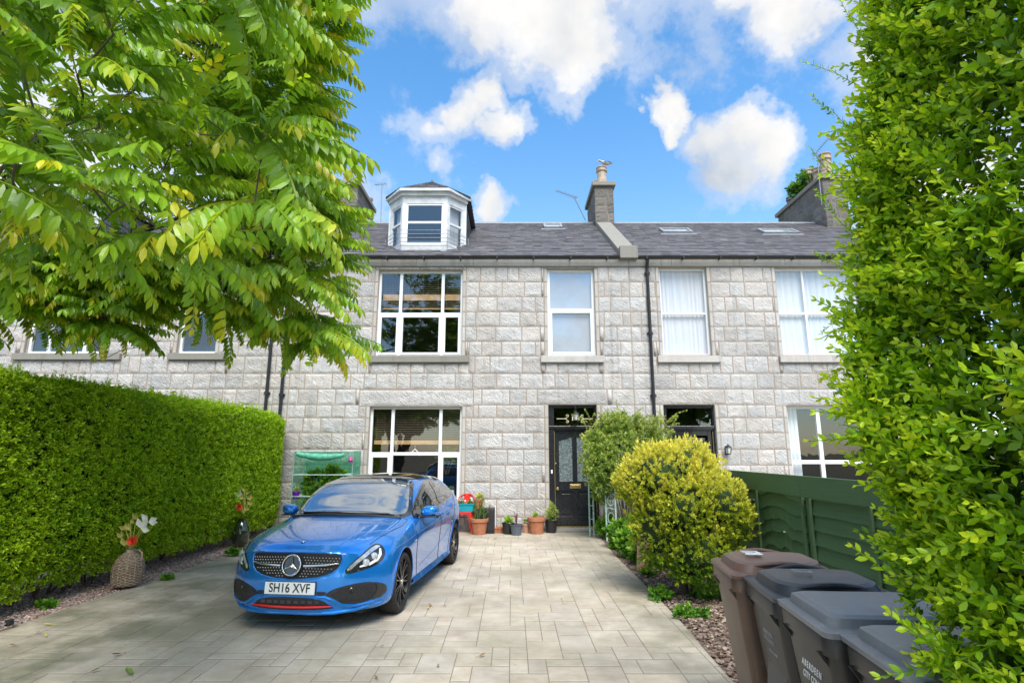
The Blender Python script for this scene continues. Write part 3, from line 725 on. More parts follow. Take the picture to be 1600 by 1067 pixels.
# ---- chimneys, skew, dormer, roof lights
ch = chimney(mid_roof, 2.60, 3.20, 15.9, 17.6, 8.0, on_y(940, 291, 15.9).z)
zt = on_y(940, 291, 15.9).z + .14
pot(ch, 2.90, 16.2, zt, .16, .66, 'claypot'); pot(ch, 2.86, 16.8, zt, .13, .5, 'claypot'); pot(ch, 2.88, 17.25, zt, .12, .45)
sk = MB(); s_ = (RZ - EZ) / (RY - EY)
for i in range(4):
    ya = EY + .05 + (15.95 - EY) * i / 4; yb = EY + .05 + (15.95 - EY) * (i + 1) / 4 - .008
    sk.add([(2.64, ya, EZ + s_ * (ya - EY) - .1), (3.08, ya, EZ + s_ * (ya - EY) - .1), (3.08, ya, EZ + s_ * (ya - EY) + .17), (2.64, ya, EZ + s_ * (ya - EY) + .17),
            (2.64, yb, EZ + s_ * (yb - EY) - .1), (3.08, yb, EZ + s_ * (yb - EY) - .1), (3.08, yb, EZ + s_ * (yb - EY) + .17), (2.64, yb, EZ + s_ * (yb - EY) + .17)],
           [(0, 1, 2, 3), (7, 6, 5, 4), (0, 4, 5, 1), (1, 5, 6, 2), (2, 6, 7, 3), (3, 7, 4, 0)])
sk.box(2.64, 3.08, EY - .14, EY + .045, EZ - .1, EZ + .22); sk.build('skew_coping', 'cope', mid, bevel=.012)
zr = on_y(1285, 275, 15.8).z
ch2 = chimney(right_roof, 9.75, 10.5, 15.8, 18.7, 7.5, zr - .1)
for k, (yy, hh, rr) in enumerate(((16.1, .88, .17), (16.6, .64, .15), (17.05, .84, .16), (17.5, .58, .15), (17.95, .62, .14), (18.4, .5, .13))):
    pot(ch2, 10.12, yy, zr + .04, rr, hh, 'claypot' if k < 4 else 'darkclay')
ch3 = chimney(left_roof, -5.75, -4.86, 15.9, 17.9, 7.8, on_y(562, 290, 15.9).z, 'chimney')
zt3 = on_y(562, 290, 15.9).z + .14
for yy, hh in ((16.2, .5), (16.8, .45), (17.4, .6)): pot(ch3, -5.3, yy, zt3, .14, hh)
pot(ch3, -5.0, 17.7, zt3 - .0, .12, .3)
skylight(mid_roof, 850, 879, 352, 358.5); skylight(right_roof, 1036, 1083, 357, 366); skylight(right_roof, 1194, 1250, 357, 367)
def dormer(parent, X, w, cant, dc, yf, z0, z1, zp, yp, lab=None):
    """canted bay dormer: centre X, half width of the front w, side cant (dx, dy)"""
    P = [(X - w - cant, 16.4), (X - w - cant, yf + dc), (X - w, yf), (X + w, yf), (X + w + cant, yf + dc), (X + w + cant, 16.4)]
    d = MB(); d.v = []
    cen = (X, yf + dc * 1.2)
    def wallseg(a, b, za, zb, t=.06, out=.0, mb=None):
        a = Vector(a); b = Vector(b); n = Vector((b - a).yx); n = Vector((b.y - a.y, -(b.x - a.x))).normalized()
        p = [a + n * out, b + n * out, b - n * t, a - n * t]; mb.prism([tuple(q) for q in p], 2, za, zb)
    body = MB()
    faces = [(P[1], P[2]), (P[2], P[3]), (P[3], P[4])]
    for a, b in faces:
        wallseg(a, b, z0, z0 + .22, .08, .0, body)
    o = body.build('dormer', 'whitewood', parent)
    head = MB()
    for a, b in faces: wallseg(a, b, z1 - .2, z1, .08, .0, head)
    head.build('dormer_head', 'whitewood', o)
    if lab: o['label'] = lab
    for i, (a, b) in enumerate(faces):      # a sash pair in each face
        a = Vector(a); b = Vector(b); u = (b - a).normalized(); ln = (b - a).length; n = Vector((u.y, -u.x))
        mt = Matrix(((u.x, -n.x, 0, a.x), (u.y, -n.y, 0, a.y), (0, 0, 1, 0), (0, 0, 0, 1)))
        f = MB(); e = .10 if i == 1 else .07; za, zb = z0 + .22, z1 - .2; m_ = .045
        f.box(0.004, e, .0, .07, za, zb, mat=mt); f.box(ln - e, ln - .004, .0, .07, za, zb, mat=mt)
        f.box(e, e + m_, .012, .06, za, zb, mat=mt); f.box(ln - e - m_, ln - e, .012, .06, za, zb, mat=mt)
        f.box(e + m_, ln - e - m_, .014, .06, za, za + .06, mat=mt); f.box(e + m_, ln - e - m_, .014, .06, zb - .05, zb, mat=mt)
        zm = za + (zb - za) * .54; f.box(e + m_, ln - e - m_, .006, .06, zm - .03, zm + .03, mat=mt)
        w_ = f.build('window', 'white' if i == 1 else 'whitewood', o, bevel=.004)
        g = MB(); g.box(e + .01, ln - e - .01, .034, .040, za + .02, zb - .02, mat=mt); g.build('pane', 'glass_bright', o)
        if i != 1:
            c_ = MB(); c_.box(e + .01, ln - e - .01, .16, .165, za, zb, mat=mt); c_.build('curtain', 'curtain', o)
    # skirt, cornice mouldings following the bay
    def band(o0, o1, za, zb, mat, nm, k0=1, k1=4):
        ring = []
        for off in (o0, o1):
            ring.append([(X - w - cant - off, P[1][1] + (.0 if k0 == 1 else 0)), (X - w - off * .42, yf - off), (X + w + off * .42, yf - off), (X + w + cant + off, P[4][1])])
        q = MB(); A = ring[0]; B = ring[1]
        for i in range(3): q.prism([A[i], A[i + 1], B[i + 1], B[i]], 2, za, zb)
        return q.build(nm, mat, o)
    band(-.02, .05, z0 - .12, z0 + .03, 'whitewood', 'dormer_sill'); band(-.02, .07, z1 + .001, z1 + .09, 'whitewood', 'dormer_cornice'); band(-.02, .15, z1 + .091, z1 + .16, 'whitewood', 'dormer_fascia')
    # cheeks (slate) and their white corner boards
    for s, (px_, py_) in ((-1, P[1]), (1, P[4])):
        c = MB(); n = 9
        for k in range(n):
            za = z0 - .1 + (z1 + .15 - z0) * k / n; zb = z0 - .1 + (z1 + .15 - z0) * (k + 1.15) / n
            yb = EY + (za - EZ) / s_ + .3; yy = py_ + .07
            while yy < min(yb, 16.4):
                y2 = yy + rng.uniform(.18, .26); kk = rng.uniform(.75, 1.2); xo = s * .03
                c.add([(px_ + xo, yy, za), (px_ + xo, y2 - .005, za), (px_ + s * .012, y2 - .005, zb), (px_ + s * .012, yy, zb), (px_, yy, za), (px_, y2, za)], [(0, 1, 2, 3), (4, 5, 1, 0)], 0, (kk, kk, kk)); yy = y2
        c.box(px_ - .03, px_ + .01, py_ + .05, 16.3, z0, z1 + .12)
        c.build('dormer_cheek', 'slate', o, fix=False)
    cb = MB(); cb.box(P[1][0] - .035, P[1][0] + .04, P[1][1] + .0, P[1][1] + .09, z0 - .1, z1); cb.box(P[4][0] - .04, P[4][0] + .035, P[4][1] + .0, P[4][1] + .09, z0 - .1, z1); cb.build('corner_board', 'whitewood', o)
    # floor of the bay and base stone
    fl = MB(); fl.prism([P[1], P[2], P[3], P[4], (P[4][0], 14.5), (P[1][0], 14.5)], 2, z0 - .02, z0 + .0); fl.box(X - w - .25, X + w + .25, yf + .08, yf + .4, z0 - .45, z0 - .03); fl.box(X - w - cant + .08, X + w + cant - .08, 15.5, 15.6, z0, z1); fl.build('dormer_base', 'chimney', o)
    # roof
    ov = .14; E = [(P[0][0] - ov, 16.4), (P[1][0] - ov, P[1][1] - .06), (P[2][0] - ov * .45, yf - ov), (P[3][0] + ov * .45, yf - ov), (P[4][0] + ov, P[4][1] - .06), (P[5][0] + ov, 16.4)]
    ze = z1 + .165; rf = MB(); pk = (X, yp, zp)
    back_ = (X, 16.9, zp - .05)
    tri = [((*E[1], ze), (*E[2], ze), pk), ((*E[2], ze), (*E[3], ze), pk), ((*E[3], ze), (*E[4], ze), pk)]
    rr = random.Random(4)
    def facet(a, b, c1, c2):
        """rows of slates between eave a-b and top c1-c2"""
        a, b, c1, c2 = map(Vector, (a, b, c1, c2)); n = max(2, int(((a + b) / 2 - (c1 + c2) / 2).length / .15)); nn = (b - a).cross(c1 - a).normalized()
        if nn.z < 0: nn = -nn
        for i in range(n):
            t0 = i / n; t1 = min(1, (i + 1.15) / n); p0 = a.lerp(c1, t0); p1 = b.lerp(c2, t0); q0 = a.lerp(c1, t1); q1 = b.lerp(c2, t1); m = max(1, int((p1 - p0).length / .22))
            for j in range(m):
                k = rr.uniform(.8, 1.25); u0, u1 = j / m + .01, (j + 1) / m - .01; e = rr.uniform(.012, .022)
                rf.add([p0.lerp(p1, u0) + nn * e, p0.lerp(p1, u1) + nn * e, q0.lerp(q1, u1) + nn * .004, q0.lerp(q1, u0) + nn * .004, p0.lerp(p1, u0), p0.lerp(p1, u1)], [(0, 1, 2, 3), (4, 5, 1, 0)], 0, (k, k, k))
    for a, b, c3 in tri: facet(a, b, c3, c3); rf.add([a, b, c3], [(0, 1, 2)], 0, (.6, .6, .6))
    facet((*E[0], ze), (*E[1], ze), back_, pk); facet((*E[4], ze), (*E[5], ze), pk, back_)
    rf.add([(*E[0], ze - .01), (*E[1], ze - .01), (*E[2], ze - .01), (*E[3], ze - .01), (*E[4], ze - .01), (*E[5], ze - .01)], [(0, 1, 2, 3, 4, 5)], 0, (.4, .4, .4))
    rf.lathe([(.05, -.05), (.04, .03), (.0, .09)], pk, 10)
    rf.build('dormer_roof', 'slate', o, fix=False)
    return o, P
dm, DP = dormer(mid_roof, -2.26, .58, .42, .48, 13.18, EZ + .24, on_y(665, 306, 13.15).z, on_y(679, 285, 14.2).z, 14.2, 'white painted bay dormer with slate roof')
rl = MB()
for k in range(5):
    z = EZ + .38 + k * .105
    rl.tube([(DP[1][0] - .1, DP[1][1] - .02, z), (DP[2][0] - .05, DP[2][1] - .13, z), (DP[3][0] + .05, DP[3][1] - .13, z), (DP[4][0] + .1, DP[4][1] - .02, z)], .007, 6)
for p in ((DP[1][0] - .1, DP[1][1] - .02), (DP[2][0] - .05, DP[2][1] - .13), (DP[3][0] + .05, DP[3][1] - .13), (DP[4][0] + .1, DP[4][1] - .02)):
    rl.tube([(*p, EZ + .3), (*p, EZ + .8)], .009, 6)
rl.build('dormer_railing', 'lead', dm)
dl_ = on_y(66, 360, 13.2)
dormer(left_roof, dl_.x, .58, .42, .48, 13.18, EZ + .34, on_y(665, 306, 13.15).z + .1, on_y(679, 281, 14.2).z + .1, 14.2, 'white bay dormer seen through the tree leaves')
# ---- aerials
def aerial(name, label, base, top, boomdir, n=9, blen=.8):
    mb = MB(); base = Vector(base); top = Vector(top); mb.tube([base, top], .014, 6); bd = Vector(boomdir).normalized(); a = top - bd * .15; b = top + bd * blen; mb.tube([a, b], .011, 6)
    sdv = bd.cross(Vector((0, 0, 1))).normalized()
    for i in range(n):
        p = a.lerp(b, (i + .5) / n); l_ = .13 - .004 * i; mb.tube([p - sdv * l_, p + sdv * l_], .005, 5)
    p = a; u = Vector((0, 0, 1)); mb.tube([p - u * .14 - sdv * .05, p + u * .14 - sdv * .05], .005, 5); mb.tube([p - u * .14 + sdv * .05, p + u * .14 + sdv * .05], .005, 5)
    return tag(mb.build(name, 'lead'), label, 'aerial')
a0 = on_y(915, 345, 16.4); a1 = on_y(897, 308, 16.1); a2 = on_y(869, 298, 15.5)
aerial('television_aerial', 'thin leaning TV aerial fixed beside the middle chimney', a0, a1, a2 - a1, 9, (a2 - a1).length)
a0 = on_y(1284, 320, 15.7); a1 = on_y(1276, 238, 15.7); aerial('television_aerial', 'tall TV aerial mast standing against the right-hand chimney pots', a0, a1, (.35, -.6, .45), 9, .5)
a0 = on_y(595, 346, 16.5); a1 = on_y(597, 288, 16.5); aerial('television_aerial', 'straight TV aerial pole rising between tree and dormer', a0, a1, (-.8, .1, -.02), 5, .25)
# ================================================================== ground
def plane(name, pts, z, mat):
    mb = MB(); mb.add([(x, y, z) for x, y in pts], [tuple(range(len(pts)))]); return tag(mb.build(name, mat, fix=False), kind='structure')
plane('ground', [(-300, -300), (300, -300), (300, 300), (-300, 300)], -.06, 'earth')
dr_pts = [on_z(935, 836), on_z(962, 868), on_z(1010, 915), on_z(1060, 966), on_z(1130, 1047)]
RE = [(p.x, p.y) for p in dr_pts]
RE = [(RE[0][0], WY + .02)] + RE + [(RE[-1][0] + .0, 0.0), (RE[-1][0] + .05, -2.6)]
_a = on_z(0, 985); _b = on_z(180, 925); _c = on_z(370, 862)
print('left', _a, _b, _c)
LE = [(_a.x - .05, -2.6), (_a.x, _a.y), (_b.x, _b.y), (_c.x, _c.y), (_c.x + .1, WY + .02)]
print('drive right edge', [(round(a, 2), round(b, 2)) for a, b in RE])
POLY = LE + RE
plane('driveway_bed', POLY, -.0038, 'grout')
def clip(poly, keep):   # clip polygon by x bounds that vary with y: handled as half planes for each edge line (convex pieces)
    return poly
def xr(y):
    for (xa, ya), (xb, yb) in zip(RE[:-1], RE[1:]):
        if yb <= y <= ya: return xa + (xb - xa) * (ya - y) / (ya - yb + 1e-9)
    return RE[-1][0] if y < 0 else RE[0][0]
def xl(y):
    for (xa, ya), (xb, yb) in zip(LE[:-1], LE[1:]):
        if ya <= y <= yb: return xa + (xb - xa) * (y - ya) / (yb - ya + 1e-9)
    return LE[0][0] if y < 0 else LE[-1][0]
r3 = random.Random(11); mb = MB(); U = .155; NX = 56; NY = 100; occ = [[False] * NX for _ in range(NY)]; OX = -5.6; OY = -2.6
sizes = [(2, 2), (3, 2), (2, 3), (1, 2), (2, 1), (3, 3), (2, 2), (3, 2), (1, 1), (3, 1), (2, 3)]
def slab(x0, x1, y0, y1):
    if y1 > WY: y1 = WY
    pl = [(x0, y0), (x1, y0), (x1, y1), (x0, y1)]
    a0, a1, b0, b1 = xl(y0), xl(y1), xr(y0), xr(y1)
    if x0 > max(b0, b1) or x1 < min(a0, a1): return
    pl = [(min(max(x, a0 if y == y0 else a1), b0 if y == y0 else b1), y) for x, y in pl]
    if max(p[0] for p in pl) - min(p[0] for p in pl) < .03 or y1 - y0 < .03: return
    cx_ = sum(p[0] for p in pl) / 4; cy_ = sum(p[1] for p in pl) / 4; g = .0045; c = .003; h = r3.uniform(-.0008, .0008); tl = [r3.uniform(-.0008, .0008) for _ in range(4)]
    def ins(p, d): return (p[0] + (d * .62 if p[0] < cx_ else -d * .62), p[1] + (d * 1.9 if p[1] < cy_ else -d * 1.9))
    k = r3.uniform(.90, 1.07); t = (k * r3.uniform(.98, 1.03), k, k * r3.uniform(.95, 1.02))
    bot = [(*ins(p, g), -.006) for p in pl]; mid_ = [(*ins(p, g + .001), -.002 + h) for p in pl]; top = [(*ins(p, g + c), h + tl[i]) for i, p in enumerate(pl)]
    mb.add(bot + mid_ + top, [(8, 9, 10, 11)] + [(i, (i + 1) % 4, 4 + (i + 1) % 4, 4 + i) for i in range(4)] + [(4 + i, 4 + (i + 1) % 4, 8 + (i + 1) % 4, 8 + i) for i in range(4)], 0, t)
for j in range(NY):
    for i in range(NX):
        if occ[j][i]: continue
        s0 = sizes[:]; r3.shuffle(s0)
        for (a, b) in s0 + [(1, 1)]:
            if i + a <= NX and j + b <= NY and not any(occ[jj][ii] for jj in range(j, j + b) for ii in range(i, i + a)):
                for jj in range(j, j + b):
                    for ii in range(i, i + a): occ[jj][ii] = True
                slab(OX + i * U, OX + (i + a) * U, OY + j * U, OY + (j + b) * U); break
tag(mb.build('driveway', 'paving', fix=False), kind='structure')
# beds either side: undulating sheets
def bed(name, x0f, x1f, y0, y1, mat, nx=26, ny=120, amp=.02, rise=None, seed=0):
    mb = MB(); vs = []
    for j in range(ny + 1):
        y = y0 + (y1 - y0) * j / ny; a, b = x0f(y), x1f(y)
        for i in range(nx + 1):
            u = i / nx; x = a + (b - a) * u
            z = -.02 + amp * (noise.noise(Vector((x * 9, y * 9, seed))) * .5 + noise.noise(Vector((x * 2, y * 2, seed)))) + (rise(u) if rise else 0)
            vs.append((x, y, z))
    mb.add(vs, [(j * (nx + 1) + i, j * (nx + 1) + i + 1, (j + 1) * (nx + 1) + i + 1, (j + 1) * (nx + 1) + i) for j in range(ny) for i in range(nx)])
    return tag(mb.build(name, mat, smooth='full', fix=False), kind='structure')
bed('gravel_bed', lambda y: -7.0, lambda y: xl(y) - .003, -2.6, WY, 'gravel', rise=lambda u: .10 * max(0, 1 - u * 1.15) + .0)
bed('soil_bed', lambda y: xr(y) + .003, lambda y: 3.3, -2.6, WY, 'soil', rise=lambda u: .03 * u, seed=4)
plane('neighbour_path', [(3.3, -2.6), (10.3, -2.6), (10.3, WY), (3.3, WY)], -.03, 'paving')
plane('pavement', [(-30, -4.8), (30, -4.8), (30, -2.62), (-30, -2.62)], -.03, 'paving')
M['asphalt'] = simple('asphalt', (.05, .05, .052), .85, bumps=.3)
plane('road', [(-60, -12), (60, -12), (60, -4.82), (-60, -4.82)], -.045, 'asphalt')
# chippings lying loose on the beds
def chips(name, n, xf, yf, mat, size, seed, zf):
    r_ = random.Random(seed); t = []
    for k in range(4):
        V = np.array([[r_.uniform(-1, 1) * 1 for _ in range(3)] for _ in range(8)]); V /= np.linalg.norm(V, axis=1)[:, None]
        bm = bmesh.new(); [bm.verts.new(v) for v in V]; bmesh.ops.convex_hull(bm, input=bm.verts)
        bm.verts.ensure_lookup_table(); bm.verts.index_update(); F = [tuple(v.index for v in f.verts) for f in bm.faces]; V2 = np.array([v.co[:] for v in bm.verts]); bm.free()
        t.append((V2, F, np.ones((len(V2), 2))))
    items = []
    for _ in range(n):
        y = yf(r_); x = xf(y, r_); s = r_.uniform(*size); a = r_.uniform(0, 6.28); m = np.array([[math.cos(a), -math.sin(a), 0], [math.sin(a), math.cos(a), 0], [0, 0, .6]]) * s
        items.append((r_.randrange(4), m, (x, y, zf(x, y) + s * .25), r_.uniform(-.9, 0), r_.uniform(.6, 1.15)))
    return tag(scatter(name, t, items, mat, smooth=False), kind='stuff')
M['chip'] = leafm('pink and grey chips', (.20, .12, .095), (.44, .30, .25), (.60, .50, .45), 0.0, .85)
M['mulch'] = leafm('bark mulch chips', (.06, .04, .028), (.22, .15, .11), (.45, .36, .30), 0.0, .9)
tag(chips('gravel', 9000, lambda y, r_: xl(y) - .01 - abs(r_.gauss(0, .36)), lambda r_: 4.4 + 8.4 * r_.random() ** 1.3, 'chip', (.009, .020), 3, lambda x, y: -.012 + .10 * max(0, 1 - (x + 7) / (xl(y) + 7) * 1.15)), 'pink granite chippings spread along the left edge of the driveway', 'gravel')
tag(chips('bark_mulch', 6000, lambda y, r_: xr(y) + .02 + (2.9 - xr(y)) * r_.random(), lambda r_: 2.5 + 7.0 * r_.random() ** 1.3, 'mulch', (.010, .028), 5, lambda x, y: .0), 'brown bark mulch scattered round the golden bush', 'mulch')
# ================================================================== the blue hatchback
def carpaint():
    m, p, o = new_mat('metallic blue paint'); co = objco()
    c = mixc(noisef(co, 900, 2, .5), (.008, .20, .68), (.016, .29, .88))
    dirt = noisef(co, 22, 3, .7); c = mixc(mth('MULTIPLY', ramp(dirt, [(.70, 0.0), (.74, 1.0)]), .35), c, (.45, .5, .6))
    pset(p, Base_Color=c, Metallic=.55, Roughness=.22, Coat_Weight=1.0, Coat_Roughness=.03); return m
M['paint'] = carpaint()
M['carblack'] = simple('gloss black trim', (.008, .008, .009), .12, var=.2, coat=1.0)
M['carglass'] = simple('tinted car glass', (.012, .016, .018), .03, var=.1, coat=1.0, spec=1.0)
def windscreen_m():
    m, p, o = new_mat('laminated windscreen'); pset(p, Base_Color=(.03, .04, .045, 1), Roughness=.3); g = nt.nodes.new('ShaderNodeBsdfGlossy'); g.inputs['Roughness'].default_value = .015; g.inputs[0].default_value = (.85, .9, .95, 1)
    lw = nt.nodes.new('ShaderNodeFresnel'); lw.inputs[0].default_value = 2.4; mx = nt.nodes.new('ShaderNodeMixShader'); nt.links.new(mth('ADD', lw.outputs[0], .30, clamp=True), mx.inputs[0]); nt.links.new(p.outputs[0], mx.inputs[1]); nt.links.new(g.outputs[0], mx.inputs[2]); nt.links.new(mx.outputs[0], o.inputs[0]); return m
M['screen'] = windscreen_m()
M['plastic'] = simple('textured black plastic', (.022, .022, .024), .55, var=.2, bumps=.2, bscale=300)
M['chrome'] = simple('brushed silver', (.72, .73, .75), .18, 1.0, var=.05)
M['tyre'] = simple('tyre rubber', (.022, .021, .020), .8, var=.25)
M['rim'] = simple('gloss black alloy', (.015, .015, .017), .25, .3, var=.2, coat=.6)
M['rimedge'] = simple('worn rim edge', (.10, .10, .105), .3, .8)
M['redtrim'] = simple('red painted trim', (.62, .012, .012), .35, coat=.5)
M['plate'] = simple('white number plate', (.80, .80, .78), .4, var=.03)
M['plateink'] = simple('plate black', (.01, .01, .01), .4)
M['lens'] = simple('headlamp lens', (.55, .57, .60), .15, .45, var=.5, nscale=12, coat=1.0)
M['lampdark'] = simple('headlamp housing', (.03, .032, .035), .15, .3, coat=1.0)
M['drl'] = simple('daytime light strip', (.85, .87, .9), .2, coat=.6)
M['disc'] = simple('brake disc steel', (.25, .25, .26), .35, 1.0)
def hermite(ys, vs, y):
    if y <= ys[0]: return vs[0]
    if y >= ys[-1]: return vs[-1]
    i = max(k for k in range(len(ys)) if ys[k] <= y); i = min(i, len(ys) - 2)
    def sl(k):
        if k == 0: return (vs[1] - vs[0]) / (ys[1] - ys[0])
        if k == len(ys) - 1: return (vs[-1] - vs[-2]) / (ys[-1] - ys[-2])
        a = (vs[k] - vs[k - 1]) / (ys[k] - ys[k - 1]); b = (vs[k + 1] - vs[k]) / (ys[k + 1] - ys[k])
        return 0 if a * b <= 0 else 2 * a * b / (a + b)
    h = ys[i + 1] - ys[i]; t = (y - ys[i]) / h; a, b = sl(i), sl(i + 1)
    return vs[i] * (2 * t ** 3 - 3 * t ** 2 + 1) + h * a * (t ** 3 - 2 * t ** 2 + t) + vs[i + 1] * (-2 * t ** 3 + 3 * t ** 2) + h * b * (t ** 3 - t ** 2)
# keys: y, then (w,z) for: floor edge, sill, low door, waist, shoulder, belt, glass mid, rail, roof edge, then centre z and floor z
KEYS = [
 # y     floor        sill         low          waist        shoulder     belt         g-mid        rail         roofedge     zc    zb
 (-2.23, (.62, .20), (.74, .22), (.80, .30), (.82, .42), (.80, .56), (.74, .655), (.68, .70), (.56, .735), (.34, .755), .765, .20),
 (-2.10, (.66, .17), (.80, .20), (.855, .30), (.875, .45), (.855, .60), (.80, .70), (.72, .745), (.58, .785), (.34, .815), .825, .18),
 (-1.85, (.68, .16), (.83, .19), (.875, .30), (.888, .48), (.875, .64), (.83, .745), (.74, .80), (.60, .84), (.36, .868), .878, .17),
 (-1.35, (.68, .16), (.84, .19), (.878, .32), (.890, .52), (.885, .69), (.835, .82), (.74, .878), (.60, .915), (.36, .94), .948, .17),
 (-.93, (.68, .16), (.84, .18), (.872, .33), (.882, .54), (.885, .73), (.820, .875), (.735, .94), (.60, .972), (.36, .995), 1.000, .17),
 (-.56,  (.68, .16), (.845, .18), (.860, .33), (.872, .55), (.888, .76), (.835, .915), (.755, 1.06), (.655, 1.175), (.42, 1.215), 1.225, .17),
 (-.30,  (.68, .16), (.845, .18), (.858, .33), (.870, .55), (.888, .775), (.838, .925), (.765, 1.14), (.640, 1.285), (.42, 1.335), 1.347, .17),
 (.10,   (.68, .16), (.845, .18), (.858, .33), (.870, .55), (.888, .79), (.838, .940), (.760, 1.19), (.620, 1.345), (.42, 1.400), 1.420, .17),
 (.60,   (.68, .16), (.845, .18), (.858, .34), (.872, .56), (.890, .81), (.838, .962), (.755, 1.19), (.610, 1.340), (.42, 1.400), 1.424, .17),
 (1.10,  (.68, .16), (.845, .18), (.872, .34), (.890, .57), (.898, .83), (.835, .990), (.735, 1.17), (.585, 1.292), (.42, 1.362), 1.388, .17),
 (1.55,  (.68, .17), (.840, .20), (.875, .36), (.890, .58), (.890, .84), (.820, 1.010), (.715, 1.14), (.575, 1.270), (.41, 1.340), 1.362, .18),
 (1.80,  (.66, .20), (.80, .22), (.840, .38), (.860, .60), (.860, .83), (.800, .995), (.705, 1.09), (.570, 1.190), (.41, 1.255), 1.272, .20),
 (2.00,  (.62, .24), (.74, .26), (.79, .40), (.82, .60), (.82, .80), (.775, .935), (.69, .985), (.555, 1.030), (.39, 1.055), 1.062, .24),
 (2.07,  (.58, .28), (.68, .30), (.73, .42), (.76, .58), (.76, .74), (.72, .815), (.64, .85), (.520, .87), (.36, .885), .89, .28)]
def bend(x, y, z):
    f = min(1, max(0, (-1.45 - y) / .78)); f = f ** 1.3
    y2 = y + .64 * min(abs(x), .92) ** 2.9 * f
    g = min(1, max(0, (-1.55 - y) / .65)); g = g * g
    # side profile of the nose: bumper chin forward, grille leaning back
    y2 += g * (.26 * max(0, z - .50) ** 1.25 + .30 * max(0, .30 - z))
    r_ = min(1, max(0, (y - 1.3) / .75)); r_ = r_ * r_; y2 -= .22 * (abs(x) / .9) ** 3 * r_
    return (x, y2, z)
def car_section(y, nres=46):
    ys = [k[0] for k in KEYS]; pts = []
    for j in range(1, 10): pts.append((hermite(ys, [k[j][0] for k in KEYS], y), hermite(ys, [k[j][1] for k in KEYS], y)))
    zc = hermite(ys, [k[10] for k in KEYS], y); zb = hermite(ys, [k[11] for k in KEYS], y)
    P = [(0, zb)] + pts + [(0, zc)]
    # chord-length Catmull-Rom through the points, sampled the same way in every section
    per = [4, 3, 3, 4, 4, 4, 4, 4, 4, 6]; out = []
    ext = [(-P[1][0], P[1][1])] + P + [(-P[-2][0], P[-2][1])]
    for i in range(len(P) - 1):
        p0, p1, p2, p3 = [Vector(q) for q in ext[i:i + 4]]
        d1 = (p1 - p0).length ** .5 + 1e-6; d2 = (p2 - p1).length ** .5 + 1e-6; d3 = (p3 - p2).length ** .5 + 1e-6
        m1 = (p1 - p0) / d1 - (p2 - p0) / (d1 + d2) + (p2 - p1) / d2; m2 = (p2 - p1) / d2 - (p3 - p1) / (d2 + d3) + (p3 - p2) / d3
        m1 *= d2; m2 *= d2
        for k in range(per[i]):
            t = k / per[i]
            q = (2 * t ** 3 - 3 * t ** 2 + 1) * p1 + (t ** 3 - 2 * t ** 2 + t) * m1 + (-2 * t ** 3 + 3 * t ** 2) * p2 + (t ** 3 - t ** 2) * m2
            out.append((max(0, q.x), q.y))
    out[0] = (0, P[0][1]); out.append((0, P[-1][1])); return out
def build_body():
    ys = []
    y = -2.23
    while y < 2.07: ys.append(y); y += .02 if y < -2.12 else (.045 if y < -1.0 or y > 1.7 else .055)
    ys.append(2.07); S = [car_section(y) for y in ys]; n = len(S[0]); vs = []; idx = {}
    def vid(x, y, z):
        k = (round(x, 5), round(y, 5), round(z, 5))
        if k not in idx: idx[k] = len(vs); vs.append(bend(x, y, z))
        return idx[k]
    fs = []
    for s in (1, -1):
        grid = [[vid(s * p[0], yy, p[1]) for p in sec] for yy, sec in zip(ys, S)]
        for i in range(len(ys) - 1):
            for j in range(n - 1):
                q = [grid[i][j], grid[i + 1][j], grid[i + 1][j + 1], grid[i][j + 1]]
                if s > 0: q = q[::-1]
                q2 = []; [q2.append(a) for a in q if a not in q2]
                if len(q2) > 2: fs.append(tuple(q2))
        for end in (0, len(ys) - 1):        # caps, gridded so that the nose can bend
            sec = S[end]; yy = ys[end]; K = 14; zlo, zhi = sec[0][1], sec[-1][1]; rows = []
            for j in range(n):
                zj = zlo + (zhi - zlo) * j / (n - 1); rows.append([vid(s * sec[j][0] * (1 - k / K), yy, sec[j][1] + (zj - sec[j][1]) * k / K) for k in range(K + 1)])
            for j in range(n - 1):
                for k in range(K):
                    q = [rows[j][k], rows[j + 1][k], rows[j + 1][k + 1], rows[j][k + 1]]
                    if (s > 0) == (end == 0): q = q[::-1]
                    q2 = []; [q2.append(a) for a in q if a not in q2]
                    if len(q2) > 2: fs.append(tuple(q2))
    return vs, fs
CV, CF = build_body()
me_ = bpy.data.meshes.new('body'); me_.from_pydata(CV, [], CF); bmx = bmesh.new(); bmx.from_mesh(me_)
bmesh.ops.remove_doubles(bmx, verts=bmx.verts, dist=1e-4); bmesh.ops.recalc_face_normals(bmx, faces=bmx.faces)
BVH = BVHTree.FromBMesh(bmx); bmx.to_mesh(me_); bmx.free()
car = empty('parked_car', (-1.945, 7.986, .0), -R(6.48), 'bright blue hatchback with black roof and wheels parked nose out on the drive', 'car')
body = bpy.data.objects.new('body', me_); COL.objects.link(body); me_.materials.append(M['paint']); me_.materials.append(M['plastic']); body.parent = car
me_.polygons.foreach_set('use_smooth', [True] * len(me_.polygons))
